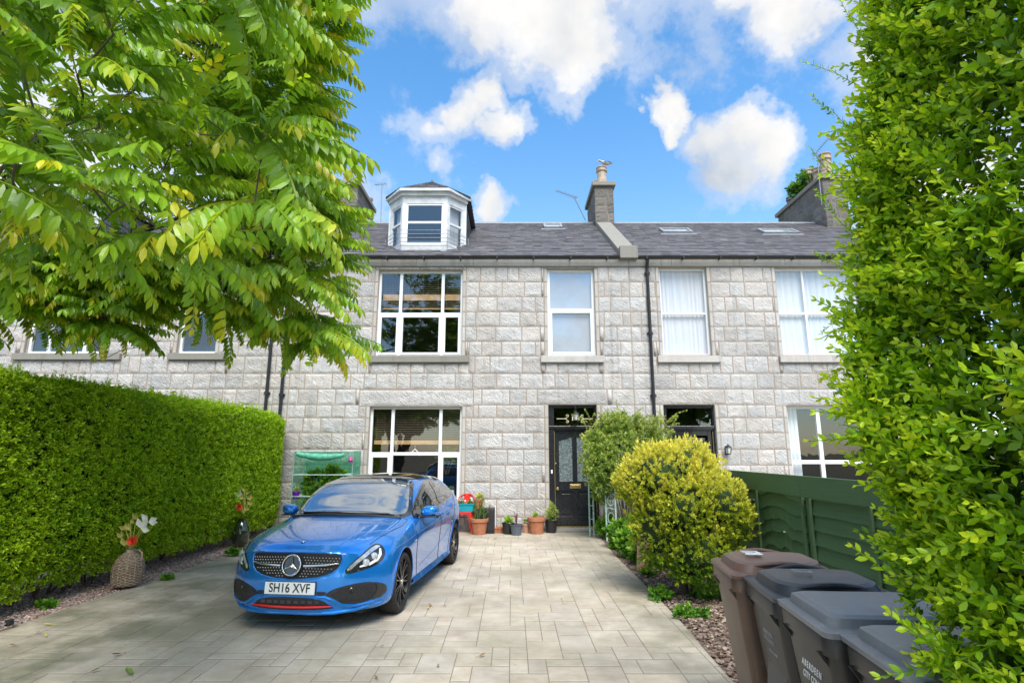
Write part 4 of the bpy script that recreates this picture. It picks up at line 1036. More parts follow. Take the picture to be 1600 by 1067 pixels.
# wheel arches cut out of the body
AX, WR = 1.35, .318
cutb = bmesh.new()
for yy in (-AX, AX):
    for s in (-1, 1):
        m = Matrix.Translation((s * .86, yy, WR + .015)) @ Matrix.Rotation(R(90), 4, 'Y')
        bmesh.ops.create_cone(cutb, cap_ends=True, segments=56, radius1=.352, radius2=.352, depth=.56, matrix=m)
cme = bpy.data.meshes.new('cut'); cutb.to_mesh(cme); cutb.free(); cme.materials.append(M['paint']); cme.materials.append(M['plastic']); cme.polygons.foreach_set('material_index', [1] * len(cme.polygons))
cob = bpy.data.objects.new('cut', cme); COL.objects.link(cob)
body.parent = None
bo = body.modifiers.new('arches', 'BOOLEAN'); bo.object = cob; bo.operation = 'DIFFERENCE'; bo.solver = 'EXACT'
dg = bpy.context.evaluated_depsgraph_get(); dg.update(); new_me = bpy.data.meshes.new_from_object(body.evaluated_get(dg)); body.modifiers.clear(); body.data = new_me; new_me.name = 'body'
bpy.data.objects.remove(cob); body.parent = car
new_me.set_sharp_from_angle(angle=R(42))
print('car body', len(new_me.vertices), [m.name for m in new_me.materials])

def hit(org, d):
    h = BVH.ray_cast(Vector(org), Vector(d).normalized()); return (h[0], h[1]) if h[0] is not None else (None, None)
def proj_front(x, z, off=.004):
    p, n = hit((x, -4, z), (0, 1, 0)); return p + n * off
def proj_top(x, y, off=.004):
    p, n = hit((x, y, 4), (0, 0, -1)); return p + n * off
def proj_side(y, z, off=.004, s=1):
    p, n = hit((s * 3, y, z), (-s, 0, 0)); return p + n * off
def resample(poly, step, closed=True):
    out = []; m = len(poly)
    for i in range(m if closed else m - 1):
        a = Vector(poly[i]); b = Vector(poly[(i + 1) % m]); k = max(1, int((b - a).length / step))
        for t in range(k): out.append(a.lerp(b, t / k))
    if not closed: out.append(Vector(poly[-1]))
    return out
def smooth_poly(poly, it=2):
    p = [Vector(q) for q in poly]
    for _ in range(it):
        q = []
        for i in range(len(p)): a, b = p[i], p[(i + 1) % len(p)]; q += [a * .78 + b * .22, a * .22 + b * .78]
        p = q
    return p
def patch(name, poly, fn, mat, parent, off=.004, step=.035, smooth=2, mirror=False, flip=False, thick=0.0):
    """a panel lying on the body: outline in the plane fn projects from"""
    out = None
    for s in ((1, -1) if mirror else (1,)):
        pl = smooth_poly(poly, smooth) if smooth else [Vector(q) for q in poly]
        bd = resample(pl, step); n = len(bd)
        xs = [p.x for p in bd]; zs = [p.y for p in bd]; inner = []
        x = min(xs) + step / 2
        while x < max(xs):
            z = min(zs) + step / 2
            while z < max(zs):
                q = Vector((x, z)); ins = False; dmin = 1e9
                for i in range(n):
                    a, b = bd[i], bd[(i + 1) % n]
                    if (a.y > z) != (b.y > z) and x < (b.x - a.x) * (z - a.y) / (b.y - a.y) + a.x: ins = not ins
                    dmin = min(dmin, (a - q).length)
                if ins and dmin > step * .4: inner.append(q)
                z += step
            x += step
        V, E, F, *_ = geometry.delaunay_2d_cdt(bd + inner, [(i, (i + 1) % n) for i in range(n)], [], 1, 1e-6)
        mb = MB(); P3 = [fn(v.x * (s if not flip else 1), v.y, off, s) for v in V]
        mb.add(P3, [tuple(f) for f in F])
        if thick:   # raised edge down to the body
            rim = [fn(v.x * (s if not flip else 1), v.y, -.003, s) for v in bd]; b0 = len(P3)
            top = [fn(v.x * (s if not flip else 1), v.y, off, s) for v in bd]; mb.add(top + rim, [(i, (i + 1) % n, n + (i + 1) % n, n + i) for i in range(n)])
        o = mb.build(name, mat, parent, smooth='full'); out = o
        # normals outward
        bm = bmesh.new(); bm.from_mesh(o.data); c = Vector((0, 0, .6)); bm.normal_update()
        tot = sum((f.normal.dot((f.calc_center_median() - c)) for f in bm.faces)); 
        if tot < 0: bmesh.ops.reverse_faces(bm, faces=bm.faces)
        bm.to_mesh(o.data); bm.free()
    return out
fF = lambda x, z, off, s: proj_front(x, z, off)
fT = lambda x, y, off, s: proj_top(x, y, off)
fS = lambda y, z, off, s: proj_side(y, z, off, s)
def seam(name, pts, fn, rad, mat, parent, s=1, step=.03, off=.0, flip=False):
    pl = resample(pts, step, False); mb = MB(); mb.tube([fn(p.x * (s if not flip else 1), p.y, off, s) for p in pl], rad, 6); return mb.build(name, mat, parent, smooth=True)

# --- glass and roof (roof black)
ws = [(-.66, -.90), (.0, -1.00), (.66, -.90), (.725, -.76), (.615, -.38), (.56, -.20), (.0, -.235), (-.56, -.20), (-.615, -.38), (-.725, -.76)]
patch('windscreen_surround', [(-.70, -.94), (.0, -1.045), (.70, -.94), (.775, -.74), (.66, -.36), (.60, -.10), (.0, -.12), (-.60, -.10), (-.66, -.36), (-.775, -.74)], fT, 'carblack', body, .003, .045, 1)
scr = patch('windscreen', ws, fT, 'screen', body, .009, .045, 2)
patch('roof_panel', [(-.575, -.13), (.0, -.16), (.575, -.13), (.565, .60), (.55, 1.35), (.50, 1.62), (0, 1.68), (-.50, 1.62), (-.55, 1.35), (-.565, .60)], fT, 'carblack', body, .006, .06, 1)
patch('sunroof', [(-.42, .0), (0, -.02), (.42, .0), (.42, .78), (-.42, .78)], fT, 'carglass', body, .011, .06, 2)
sp = MB(); sp.add([], []); 
# spoiler lip
spp = [(-.56, 1.62, 1.30), (0, 1.72, 1.33), (.56, 1.62, 1.30)]
vs_ = [];
for i in range(13):
    x = -.58 + 1.16 * i / 12; zz = 1.345 - .09 * (abs(x) / .58) ** 3; vs_ += [(x, 1.48, zz - .005), (x, 1.83, zz - .055), (x, 1.82, zz - .085), (x, 1.50, zz - .06)]
sp.add(vs_, [(4 * i + k, 4 * i + (k + 1) % 4, 4 * i + 4 + (k + 1) % 4, 4 * i + 4 + k) for i in range(12) for k in range(4)] + [(0, 1, 2, 3), (51, 50, 49, 48)]); sp.build('roof_spoiler', 'paint', car, smooth=True)
# side glass: daylight opening
dlo = [(-.80, .925), (-.42, 1.150), (-.08, 1.268), (.30, 1.318), (.70, 1.315), (1.05, 1.265), (1.38, 1.165), (1.50, 1.095), (1.30, 1.058), (.60, .998), (-.10, .955), (-.60, .935)]
def grow(poly, d):
    c = Vector((sum(p[0] for p in poly) / len(poly), sum(p[1] for p in poly) / len(poly))); n = len(poly); o = []
    for i in range(n):
        a, b, e = Vector(poly[i - 1]), Vector(poly[i]), Vector(poly[(i + 1) % n]); t = (e - a).normalized(); nn = Vector((t.y, -t.x))
        if nn.dot(b - c) < 0: nn = -nn
        o.append(tuple(b + nn * d))
    return o
front_w = [(-.78, .945), (-.42, 1.150), (-.08, 1.262), (.20, 1.300), (.30, 1.306), (.30, .985), (-.10, .965), (-.60, .945)]
rear_w = [(.38, 1.308), (.70, 1.305), (1.02, 1.262), (1.30, 1.180), (1.42, 1.115), (1.34, 1.068), (.80, 1.022), (.38, .992)]
for s in (1, -1):
    def fs_(y, z, off, _s, s=s): return proj_side(y, z, off, s)
    patch('window_surround', grow(dlo, .022), fs_, 'carblack', body, .003, .05, 1, flip=True)
    g1 = patch('side_window', front_w, fs_, 'carglass', body, .008, .05, 1, flip=True); g2 = patch('side_window', rear_w, fs_, 'carglass', body, .008, .05, 1, flip=True)
    seam('window_strip', [(-.62, .928), (-.10, .945), (.60, .988), (1.30, 1.045), (1.52, 1.085)], fs_, .009, 'chrome', body, s, .04, .002, True)
    # door shut lines, creases
    seam('door_seam', [(-.80, .95), (-.86, .80), (-.84, .45), (-.78, .26)], fs_, .0045, 'carblack', body, s, .03, .0, True)
    seam('door_seam', [(.34, .985), (.345, .60), (.30, .26)], fs_, .0045, 'carblack', body, s, .03, .0, True)
    seam('door_seam', [(1.46, 1.06), (1.32, .92), (1.02, .70), (.92, .45), (.90, .27)], fs_, .0045, 'carblack', body, s, .03, .0, True)
    seam('door_seam', [(-.78, .26), (.90, .27)], fs_, .0045, 'carblack', body, s, .03, .0, True)
    seam('body_crease', [(-1.62, .72), (-.9, .765), (-.2, .80), (.6, .84), (1.3, .875)], fs_, .007, 'paint', body, s, .04, -.0035, True)
    seam('body_crease', [(-.70, .36), (.0, .42), (.60, .52), (1.0, .66)], fs_, .006, 'paint', body, s, .04, -.003, True)
    sk_ = MB(); pts = [(-.95, .225), (-.3, .215), (.5, .22), (.97, .235)]
    pl = resample(pts, .06, False); A = [proj_side(p.x, .285, -.004, s) for p in pl]; B = [proj_side(p.x, p.y, .028, s) for p in pl]; C = [proj_side(p.x, .19, .012, s) for p in pl]; m_ = len(pl)
    sk_.add(A + B + C, [(i, i + 1, m_ + i + 1, m_ + i) for i in range(m_ - 1)] + [(m_ + i, m_ + i + 1, 2 * m_ + i + 1, 2 * m_ + i) for i in range(m_ - 1)]); sk_.build('side_skirt', 'paint', car, smooth=True)
    for yy in (.20, 1.12):
        hz = .875 if yy < .5 else .92
        cup = [(yy - .075, hz - .03), (yy - .02, hz - .045), (yy + .05, hz - .035), (yy + .06, hz), (yy + .03, hz + .03), (yy - .05, hz + .03), (yy - .08, hz)]
        patch('handle_recess_shade', cup, fs_, 'carblack', body, .003, .03, 2, flip=True)  # black patch: shade of the hollow behind the handle put into colour
        h = MB(); a = proj_side(yy - .10, hz + .002, .022, s); b = proj_side(yy + .105, hz + .014, .022, s); h.tube([proj_side(yy - .11, hz, .0, s), a, a.lerp(b, .5) + Vector((s * .006, 0, 0)), b, proj_side(yy + .115, hz + .014, .0, s)], [.011, .014, .014, .014, .011], 8); h.build('door_handle', 'paint', car, smooth=True)
    # mirror
    mr = MB(); c = Vector((s * .945, -.55, 1.0)); prof = []
    for k in range(9):
        t = k / 8; rr = math.sin(PI * min(1, t * .92 + .08)) ** .45; prof.append((rr, -.09 + .2 * t))
    vs = []; 
    for (rr, yy) in prof:
        for j in range(16):
            a = 2 * PI * j / 16; vs.append((c.x + s * .105 * rr * math.copysign(abs(math.cos(a)) ** .7, math.cos(a)) + s * .02 * yy, c.y + yy * .8, c.z + .068 * rr * math.copysign(abs(math.sin(a)) ** .7, math.sin(a)) + .01 * math.cos(a)))
    mr.add(vs, [(i * 16 + j, i * 16 + (j + 1) % 16, (i + 1) * 16 + (j + 1) % 16, (i + 1) * 16 + j) for i in range(8) for j in range(16)] + [tuple(range(15, -1, -1)), tuple(range(128, 144))])
    mo = mr.build('door_mirror', 'paint', car, smooth='full')
    st = MB(); st.tube([(s * .80, -.55, .935), (s * .87, -.55, .937), (s * .93, -.545, .94)], [.03, .024, .022], 8); st.rbox((c.x, c.y - .005, c.z - .062), (.18, .12, .016)); st.build('mirror_stalk', 'plastic', mo, bevel=.004)
    # arch lips
    for yy in (-AX, AX):
        al = MB(); pts = []
        for k in range(33):
            a = R(-12) + R(204) * k / 32; y_ = yy + .354 * math.cos(a); z_ = WR + .015 + .354 * math.sin(a)
            if z_ < .215: continue
            p, n = hit((s * 3, y_, z_), (-s, 0, 0))
            if p: pts.append(p + Vector((s * .002, 0, 0)))
        al.tube(pts, .004, 6); al.build('arch_lip', 'paint', body, smooth=True)
# bonnet seams and power domes
for s in (1, -1):
    seam('bonnet_seam', [(s * .66, -.95), (s * .765, -.90), (s * .775, -1.15), (s * .72, -1.55), (s * .655, -1.86)], lambda x, y, off, _s: proj_top(x, y, off), .004, 'carblack', body, 1, .03, .0)
    seam('bonnet_crease', [(s * .55, -1.02), (s * .47, -1.5), (s * .42, -1.95), (s * .40, -2.06)], lambda x, y, off, _s: proj_top(x, y, off), .012, 'paint', body, 1, .03, -.008)
seam('bonnet_seam', [(-.50, .735), (-.25, .752), (0, .757), (.25, .752), (.50, .735)], fF, .0035, 'carblack', body)
cw = MB(); cw.tube([proj_top(-.70, -.945, .010), proj_top(-.35, -1.02, .010), proj_top(0, -1.045, .010), proj_top(.35, -1.02, .010), proj_top(.70, -.945, .010)], .016, 8); cw.build('scuttle_panel', 'plastic', car, smooth=True)
for a, b, c in (((-.35, -1.02), (-.0, -1.00), (.54, -.925)), ((.30, -1.02), (-.1, -.97), (-.58, -.90))):
    wp = MB(); wp.tube([proj_top(*a, .02), proj_top(*b, .025), proj_top(*c, .022)], .008, 6); wp.tube([proj_top(*b, .018), proj_top(*c, .014)], .006, 6); wp.build('wiper', 'plastic', car)
# --- front end
M['grilleblack'] = simple('matt black grille', (.006, .006, .007), .7)
patch('grille', [(-.44, .745), (0, .757), (.44, .745), (.475, .715), (.46, .62), (.38, .555), (.20, .520), (0, .512), (-.20, .520), (-.38, .555), (-.46, .62), (-.475, .715)], fF, 'grilleblack', body, .003, .04, 1)
_go = [(-.44, .745), (0, .757), (.44, .745), (.475, .715), (.46, .62), (.38, .555), (.20, .520), (0, .512), (-.20, .520), (-.38, .555), (-.46, .62), (-.475, .715)]
seam('grille_surround', [tuple(q) for q in smooth_poly(grow(_go, .006), 1)] + [tuple(smooth_poly(grow(_go, .006), 1)[0])], fF, .009, 'paint', body, 1, .03, -.001)
gr = MB()
def zz_(x, z): return z - x * x * .08 < .536 + .62 * max(0, abs(x) - .14) ** 1.6 or z > .738 - .03 * abs(x)
def star_dots():
    for row in range(10):
        z = .738 - row * .0245
        for col in range(-15, 16):
            x = (col + (row % 2) * .5) * .031; lim = .455 if z > .60 else .455 - (.60 - z) * 1.6
            if zz_(x, z) or abs(x) > lim or abs(z - (.645 - .0)) < .018 or math.hypot(x, z - .638) < .115: continue
            zz = z - (x * x) * .08
            p, n = hit((x, -4, zz), (0, 1, 0)); p = p + n * .004; gr.rbox(p, (.0095, .006, .0075))
star_dots(); gr.build('grille_pins', 'chrome', body, fix=False)
for s in (1, -1):
    b = MB(); pts = [proj_front(s * x, z, .02) for x, z in ((.12, .633), (.22, .636), (.34, .642), (.445, .652))]; b.tube(pts, [.013, .013, .011, .006], 8); b.build('grille_bar', 'chrome', body, smooth=True)
ring = MB(); c0 = proj_front(0, .638, .035); tiltm = Matrix.Rotation(R(-12), 4, 'X')
def toring(x, z, d=0): return c0 + tiltm @ Vector((x, -d, z))
ring.tube([toring(.094 * math.cos(a), .094 * math.sin(a)) for a in [2 * PI * k / 32 for k in range(33)]], .0085, 8, caps=False)
dk = MB(); dk.add([toring(.09 * math.cos(a), .09 * math.sin(a), -.012) for a in [2 * PI * k / 32 for k in range(32)]], [tuple(range(32))]); dk.build('emblem_back', 'carblack', body)
for k in range(3):
    a = PI / 2 + k * 2 * PI / 3; t = a + PI / 2; w = .017
    tip = toring(.088 * math.cos(a), .088 * math.sin(a), .0); l_ = toring(w * math.cos(t), w * math.sin(t), 0); r_ = toring(-w * math.cos(t), -w * math.sin(t), 0); ce = toring(0, 0, .014); 
    ring.add([tip, l_, ce, r_, toring(0, 0, -.008)], [(0, 1, 2), (0, 2, 3), (0, 4, 1), (0, 3, 4)])
ring.build('emblem', 'chrome', body, smooth=True)
bdg = MB(); bdg.lathe([(.0, .006), (.02, .005), (.024, .0)], proj_top(0, -2.03, .003), 16); bdg.build('bonnet_badge', 'chrome', body)
# number plate
pc = proj_front(0, .44, .010); pm = Matrix.Translation((0, pc.y - .002, .430)) @ Matrix.Rotation(R(-4), 4, 'X')
pl_ = MB(); pl_.box(-.26, .26, -.008, .004, -.0555, .0555, mat=pm); plo = pl_.build('number_plate', 'plate', car, bevel=.004)
pb = MB(); pb.box(-.264, .264, .0042, .03, -.060, .060, mat=pm); pb.build('plate_holder', 'plastic', plo)
text_mesh('SH16 XVF', .118, .0012, 'plate_lettering', 'plateink', plo, pm @ Matrix.Translation((0, -.0095, .0)) @ Matrix.Rotation(R(90), 4, 'X'), sx=.84, space=1.02, bold=.0012)
# lower bumper: side intakes, centre intake, red trim
for s in (1, -1):
    patch('bumper_intake', [(s * .33, .362), (s * .42, .418), (s * .56, .450), (s * .70, .458), (s * .80, .425), (s * .82, .36), (s * .80, .30), (s * .70, .270), (s * .54, .252), (s * .47, .285), (s * .40, .335)], fF, 'plastic', body, .003, .03, 1)
    it = patch('intake_frame', [(s * .755, .445), (s * .835, .41), (s * .845, .33), (s * .79, .285), (s * .735, .295), (s * .77, .345), (s * .775, .40)], fF, 'carblack', body, .014, .03, 1)
    hx = MB()
    for r_i in range(9):
        for c_i in range(22):
            x = .40 + c_i * .018 + (r_i % 2) * .009; z = .28 + r_i * .018
            if z > .425 or x > .75 or z < .285 + max(0, (.5 - x)) * .75 or z > .36 + max(0, x - .38) * .6: continue
            p, n = hit((s * x, -4, z), (0, 1, 0)); hx.rbox(p + n * .004, (.008, .006, .008), (0, R(45), 0))
    hx.build('intake_mesh', 'carblack', body, fix=False)
    se = MB(); p, n = hit((s * .575, -4, .40), (0, 1, 0)); q = n.to_track_quat('Z', 'Y').to_matrix(); se.lathe([(.022, 0), (.022, .012), (.016, .016), (0, .014)], p, 14, rot=q); se.build('parking_sensor', 'carblack', body)
    lip = MB(); lip.tube([proj_front(s * x, z, .004) for x, z in ((.28, .352), (.35, .348), (.42, .318), (.50, .262), (.60, .246), (.74, .262), (.82, .30))], [.010, .013, .015, .016, .014, .012, .008], 8); lip.build('bumper_lip', 'paint', body, smooth=True)
patch('lower_grille', [(-.40, .255), (-.34, .315), (-.20, .342), (0, .347), (.20, .342), (.34, .315), (.40, .255), (.44, .235), (0, .222), (-.44, .235)], fF, 'plastic', body, .003, .035, 1)
patch('bumper_slot', [(-.36, .395), (-.27, .40), (-.27, .365), (-.34, .36)], fF, 'plastic', body, .003, .03, 0); patch('bumper_slot', [(.36, .395), (.27, .40), (.27, .365), (.34, .36)], fF, 'plastic', body, .003, .03, 0)
lg = MB()
for k in range(9):
    x = -.28 + k * .07; lg.rbox(proj_front(x, .302, .004), (.05 if k % 2 else .042, .006, .03))
lg.build('radiator_slats', 'rimedge', body)
rt = MB(); rt.tube([proj_front(x, z, .014) for x, z in ((-.405, .262), (-.30, .262), (-.15, .258), (0, .257), (.15, .258), (.30, .262), (.405, .262))], [.006, .011, .012, .012, .012, .011, .006], 8); rt.build('red_bumper_trim', 'redtrim', car, smooth=True)
ls = MB(); ls.tube([proj_front(x, z, .006) for x, z in ((-.80, .235), (-.6, .208), (-.42, .198), (-.2, .194), (0, .193), (.2, .194), (.42, .198), (.6, .208), (.80, .235))], [.012] + [.02] * 7 + [.012], 8); ls.build('front_splitter', 'paint', car, smooth=True)
# headlamps: project obliquely so that they wrap the corner
def proj_corner(u, z, off, s):
    ang = R(38); d = Vector((-s * math.sin(ang), math.cos(ang), 0)); rgt = Vector((math.cos(ang), s * math.sin(ang), 0)) if s > 0 else Vector((math.cos(ang), -math.sin(ang), 0))
    o = Vector((0, 0, z)) + rgt * (u) - d * 4
    p, n = hit(o, d)
    return p + n * off
def hl(poly): return poly
HLp = [(-.155, .565), (-.145, .60), (-.02, .705), (.12, .775), (.20, .795), (.26, .775), (.285, .73), (.275, .67), (.22, .620), (.12, .590), (-.02, .565), (-.12, .548)]
for s in (1, -1):
    def fc(u, z, off, _s, s=s): return proj_corner(s * u, z, off, s)
    # local u measured from where the corner plane crosses the body centre of the lamp
    sh = -.755
    P_ = [(u + sh, z) for u, z in HLp]
    lamp = patch('headlight', P_, fc, 'lampdark', body, .004, .03, 1, flip=True, thick=.01)
    patch('light_strip', [(u + sh, z) for u, z in [(-.135, .60), (-.02, .69), (.12, .758), (.19, .778), (.245, .765), (.18, .745), (.10, .715), (-.01, .655), (-.10, .585), (-.13, .575)]], fc, 'lens', lamp, .009, .025, 1, flip=True)
    patch('light_strip', [(u + sh, z) for u, z in [(-.01, .600), (.10, .612), (.19, .645), (.232, .69), (.235, .745), (.215, .745), (.20, .70), (.16, .662), (.08, .632), (-.01, .615)]], fc, 'drl', lamp, .010, .02, 0, flip=True)
    for (u, z, r_) in ((.055, .640, .036), (.145, .685, .040)):
        p, n = None, None; c = fc(u + sh, z, .006, s); c2 = fc(u + sh + .01, z, .006, s); 
        le = MB(); q = (Vector((s * .45, -.85, .15))).normalized().to_track_quat('Z', 'Y').to_matrix(); le.lathe([(r_, 0), (r_, .004), (r_ * .82, .005), (r_ * .7, .012), (r_ * .3, .016), (0, .017)], c, 18, rot=q); le.build('headlight_lens', 'lens', lamp, smooth=True)
# rear: lamps and screen (seen only from the side)
patch('rear_window', [(-.55, 1.05), (0, 1.06), (.55, 1.05), (.50, 1.27), (0, 1.30), (-.50, 1.27)], lambda x, z, off, s: (lambda h: h[0] + h[1] * off)(hit((x, 4, z), (0, -1, 0))), 'carglass', body, .005, .05, 1)
for s in (1, -1):
    patch('tail_light', [(s * .50, .86), (s * .76, .90), (s * .79, .80), (s * .74, .72), (s * .52, .76)], lambda x, z, off, s_: (lambda h: h[0] + h[1] * off)(hit((x, 4, z), (0, -1, 0))), 'redtrim', body, .005, .04, 1)
# wheels
def wheel(parent, s, yy, steer=0):
    w = empty('wheel', (s * .775, yy, WR)); w.parent = parent; w.rotation_euler = (0, 0, steer)
    t = MB(); hw = .108; prof = [(.246, hw - .012), (.258, hw - .004), (.285, hw), (.305, hw - .012), (.315, hw - .035), (.318, 0), (.315, -hw + .035), (.305, -hw + .012), (.285, -hw), (.246, -hw + .01)]
    t.lathe(prof, (0, 0, 0), 56, 'x', caps=False); t.build('tyre', 'tyre', w, smooth=True)
    rm = MB(); rm.lathe([(.250, s * .102), (.256, s * .097), (.244, s * .088), (.238, s * .02), (.238, -s * .09)], (0, 0, 0), 56, 'x', 1, caps=False)
    sk2 = 14
    for k in range(sk2):
        a = 2 * PI * (k // 2) / (sk2 / 2) + (.16 if k % 2 else -.16)
        ca, sa = math.cos(a), math.sin(a)
        rt_ = Vector((0, ca, sa)); tg = Vector((0, -sa, ca)); o_ = Vector((s, 0, 0)); a0 = a + (-.10 if k % 2 else .10); r0 = Vector((0, math.cos(a0), math.sin(a0)))
        A = r0 * .045; B = rt_ * .243; vs = []
        for (P0, ww, x0, x1) in ((A, .010, .062, .086), (A.lerp(B, .5), .0085, .050, .080), (B, .0105, .050, .088)):
            vs += [P0 - tg * ww + o_ * x0, P0 + tg * ww + o_ * x0, P0 + tg * ww * .6 + o_ * x1, P0 - tg * ww * .6 + o_ * x1]
        rm.add(vs, [(i * 4 + j, i * 4 + (j + 1) % 4, i * 4 + 4 + (j + 1) % 4, i * 4 + 4 + j) for i in range(2) for j in range(4)])
    rm.lathe([(.062, s * .05), (.060, s * .082), (.04, s * .088), (.028, s * .084)], (0, 0, 0), 28, 'x')
    r_ = rm.build('rim', ['rim', 'rimedge'], w, smooth=True)
    hc = MB(); hc.lathe([(.030, s * .082), (.029, s * .092), (.0, s * .094)], (0, 0, 0), 24, 'x'); hc.build('hub_cap', 'chrome', w, smooth=True)
    dsc = MB(); dsc.lathe([(.06, s * .022), (.165, s * .022), (.165, s * .0), (.06, s * .0)], (0, 0, 0), 40, 'x'); dsc.build('brake_disc', 'disc', w)
    return w
for s in (1, -1):
    for yy in (-AX, AX): wheel(car, s, yy)
ub = MB(); ub.box(-.62, .62, -1.9, 1.85, .13, .19); ub.build('underbody', 'plastic', car)
# small badge on the wing, mirror inside the screen
bg_ = MB(); bg_.rbox(proj_side(-.93, .70, .003, 1), (.004, .07, .016)); bg_.build('wing_badge', 'chrome', body)
# ================================================================== wheelie bins
def binmat(name, c):
    m, p, o = new_mat(name); co = objco()
    k = noisef(co, 5, 6, .65); cc = mixc(ramp(k, [(.35, 0.0), (.7, 1.0)]), tuple(x * .8 for x in c), tuple(x * 1.25 for x in c))
    sc_ = noisef(objco((40, 40, 3)), 1.0, 4, .7); cc = mixc(mth('MULTIPLY', ramp(sc_, [(.6, 0.0), (.72, 1.0)]), .35), cc, tuple(min(1, x * 2.2 + .03) for x in c))
    pset(p, Base_Color=cc, Roughness=mth('ADD', .28, mth('MULTIPLY', k, .25))); bump(noisef(co, 160, 3, .5), .25, .002, p); return m
M['bin_black'] = binmat('dark grey bin plastic', (.024, .023, .023)); M['bin_brown'] = binmat('faded brown bin plastic', (.105, .062, .042)); M['lid_brown'] = binmat('faded brown lid plastic', (.150, .085, .062)); M['lid_black'] = binmat('dark grey lid plastic', (.034, .038, .046))
M['lid_grey'] = binmat('pale grey lid plastic', (.17, .18, .20))  # paler base colour for the flat lids
M['sticker'] = simple('white sticker', (.8, .8, .8), .5); M['pink'] = simple('pink paint', (.75, .03, .22), .6, var=.2)
def rrect(w, d, r, n=5):
    out = []
    for cx, cy, a0 in ((w / 2 - r, d / 2 - r, 0), (-w / 2 + r, d / 2 - r, 90), (-w / 2 + r, -d / 2 + r, 180), (w / 2 - r, -d / 2 + r, 270)):
        for k in range(n + 1): a = R(a0 + 90 * k / n); out.append((cx + r * math.cos(a), cy + r * math.sin(a)))
    return out
def loft(mb, rings, mi=0, cap0=True, cap1=True):
    n = len(rings[0]); b = [p for r_ in rings for p in r_]
    fs = [(i * n + k, i * n + (k + 1) % n, (i + 1) * n + (k + 1) % n, (i + 1) * n + k) for i in range(len(rings) - 1) for k in range(n)]
    if cap0: fs.append(tuple(range(n - 1, -1, -1)))
    if cap1: fs.append(tuple(range((len(rings) - 1) * n, len(rings) * n)))
    mb.add(b, fs, mi)
def wheelie(loc, rz, bm_, lm_, style, label, lid_label=None):
    """local: front faces -X, hinge at +X; width along Y .575, depth .70"""
    t = empty('wheelie_bin', loc, rz, label, 'bin', 'council wheelie bins lined up beside the drive')
    b = MB(); W_, D_ = .575, .62
    rings = []
    for z, w, d, sx, r_ in ((.03, .44, .44, .05, .05), (.10, .455, .46, .045, .06), (.55, .51, .53, .02, .06), (.93, .545, .585, .0, .055), (.96, .545, .585, .0, .055)):
        rings.append([(x + sx, y, z) for x, y in rrect(d, w, r_)])
    loft(b, rings); bo_ = b.build('bin_body', bm_, t, smooth=True)
    rim = MB(); rings = []
    for z, g in ((.935, .0), (.925, .035), (.985, .04), (1.0, .032), (1.0, -.0)):
        rings.append([(x, y, z) for x, y in rrect(.585 + g, .545 + g, .05 + g / 2)])
    loft(rim, rings, cap0=False, cap1=False); rim.build('rim', bm_, t, smooth=True)
    for sy in (-1, 1):      # triangular gussets below the rim, lifting comb
        gs = MB(); y = sy * .21; gs.add([(-.30, y - .012, .93), (-.325, y - .012, .93), (-.275, y - .012, .86), (-.30, y + .012, .93), (-.325, y + .012, .93), (-.275, y + .012, .86)], [(0, 1, 2), (5, 4, 3), (0, 3, 4, 1), (1, 4, 5, 2), (2, 5, 3, 0)]); gs.build('rim_gusset', bm_, t)
    l = MB(); rings = []
    if style == 'domed':
        prof = [(1.003, .63, .60, .045, 0), (1.022, .64, .61, .05, 0), (1.030, .62, .59, .055, 0), (1.034, .54, .50, .10, -.005), (1.070, .51, .47, .12, -.01), (1.078, .46, .42, .12, -.01)]
    else:
        prof = [(1.003, .63, .60, .035, 0), (1.026, .64, .61, .04, 0), (1.032, .60, .57, .045, 0), (1.036, .56, .50, .05, 0), (1.066, .545, .485, .055, 0), (1.075, .50, .44, .06, 0)]
    def crown(x, y, z, k): return (x, y, z + (.030 * (1 - (y / .29) ** 2) * max(0, .6 + x * .8)) * k)
    for i, (z, d, w, r_, sx) in enumerate(prof): rings.append([crown(x + sx, y, z, 1 if i > 3 else 0) for x, y in rrect(d, w, r_, 6)])
    loft(l, rings, cap0=True, cap1=False)
    # crowned top surface
    last = rings[-1]; n = len(last); prev = last; base = None
    cx_ = sum(p[0] for p in last) / n; rr = [last]
    for k in (.66, .33): rr.append([crown(cx_ + (p[0] - cx_) * k, p[1] * k, prof[-1][0] + .002, 1) for p in last])
    loft(l, rr, cap0=False, cap1=True)
    lo = l.build('lid', lm_, t, smooth=True)
    if lid_label: lo['label'] = lid_label
    if style == 'domed':
        # hand-hold loops on the two long sides of the lid
        for sy in (-1, 1):
            h = MB(); pts = [(-.22 + .40 * k / 8, sy * (.20 + .055 * math.sin(PI * k / 8)), 1.055 + .032 * math.sin(PI * k / 8) + .01 * k / 8) for k in range(9)]; h.tube(pts, .013, 8); h.build('lid_handle', lm_, lo, smooth=True)
            dk_ = MB(); dk_.tube([(p[0], p[1] * .97, p[2] - .022) for p in pts[1:-1]], .010, 6); dk_.build('handle_recess_shade', 'blackiron', lo)  # dark bar stands in for the shade under the hand-hold
    else:
        gv = MB(); gv.tube([(.10, -.25, 1.068), (.11, -.12, 1.083), (.115, 0, 1.092), (.11, .12, 1.083), (.10, .25, 1.068)], .006, 6); gv.build('lid_ridge', lm_, lo, smooth=True)
    hb = MB(); hb.tube([(.335, -.22, .985), (.345, -.22, 1.01), (.345, .22, 1.01), (.335, .22, .985)], .016, 8); hb.build('handle_bar', bm_, t, smooth=True)
    hp_ = MB()
    for y in (-.19, .19): hp_.box(.29, .36, y - .02, y + .02, 1.0, 1.03)
    hp_.build('hinge', lm_, lo)
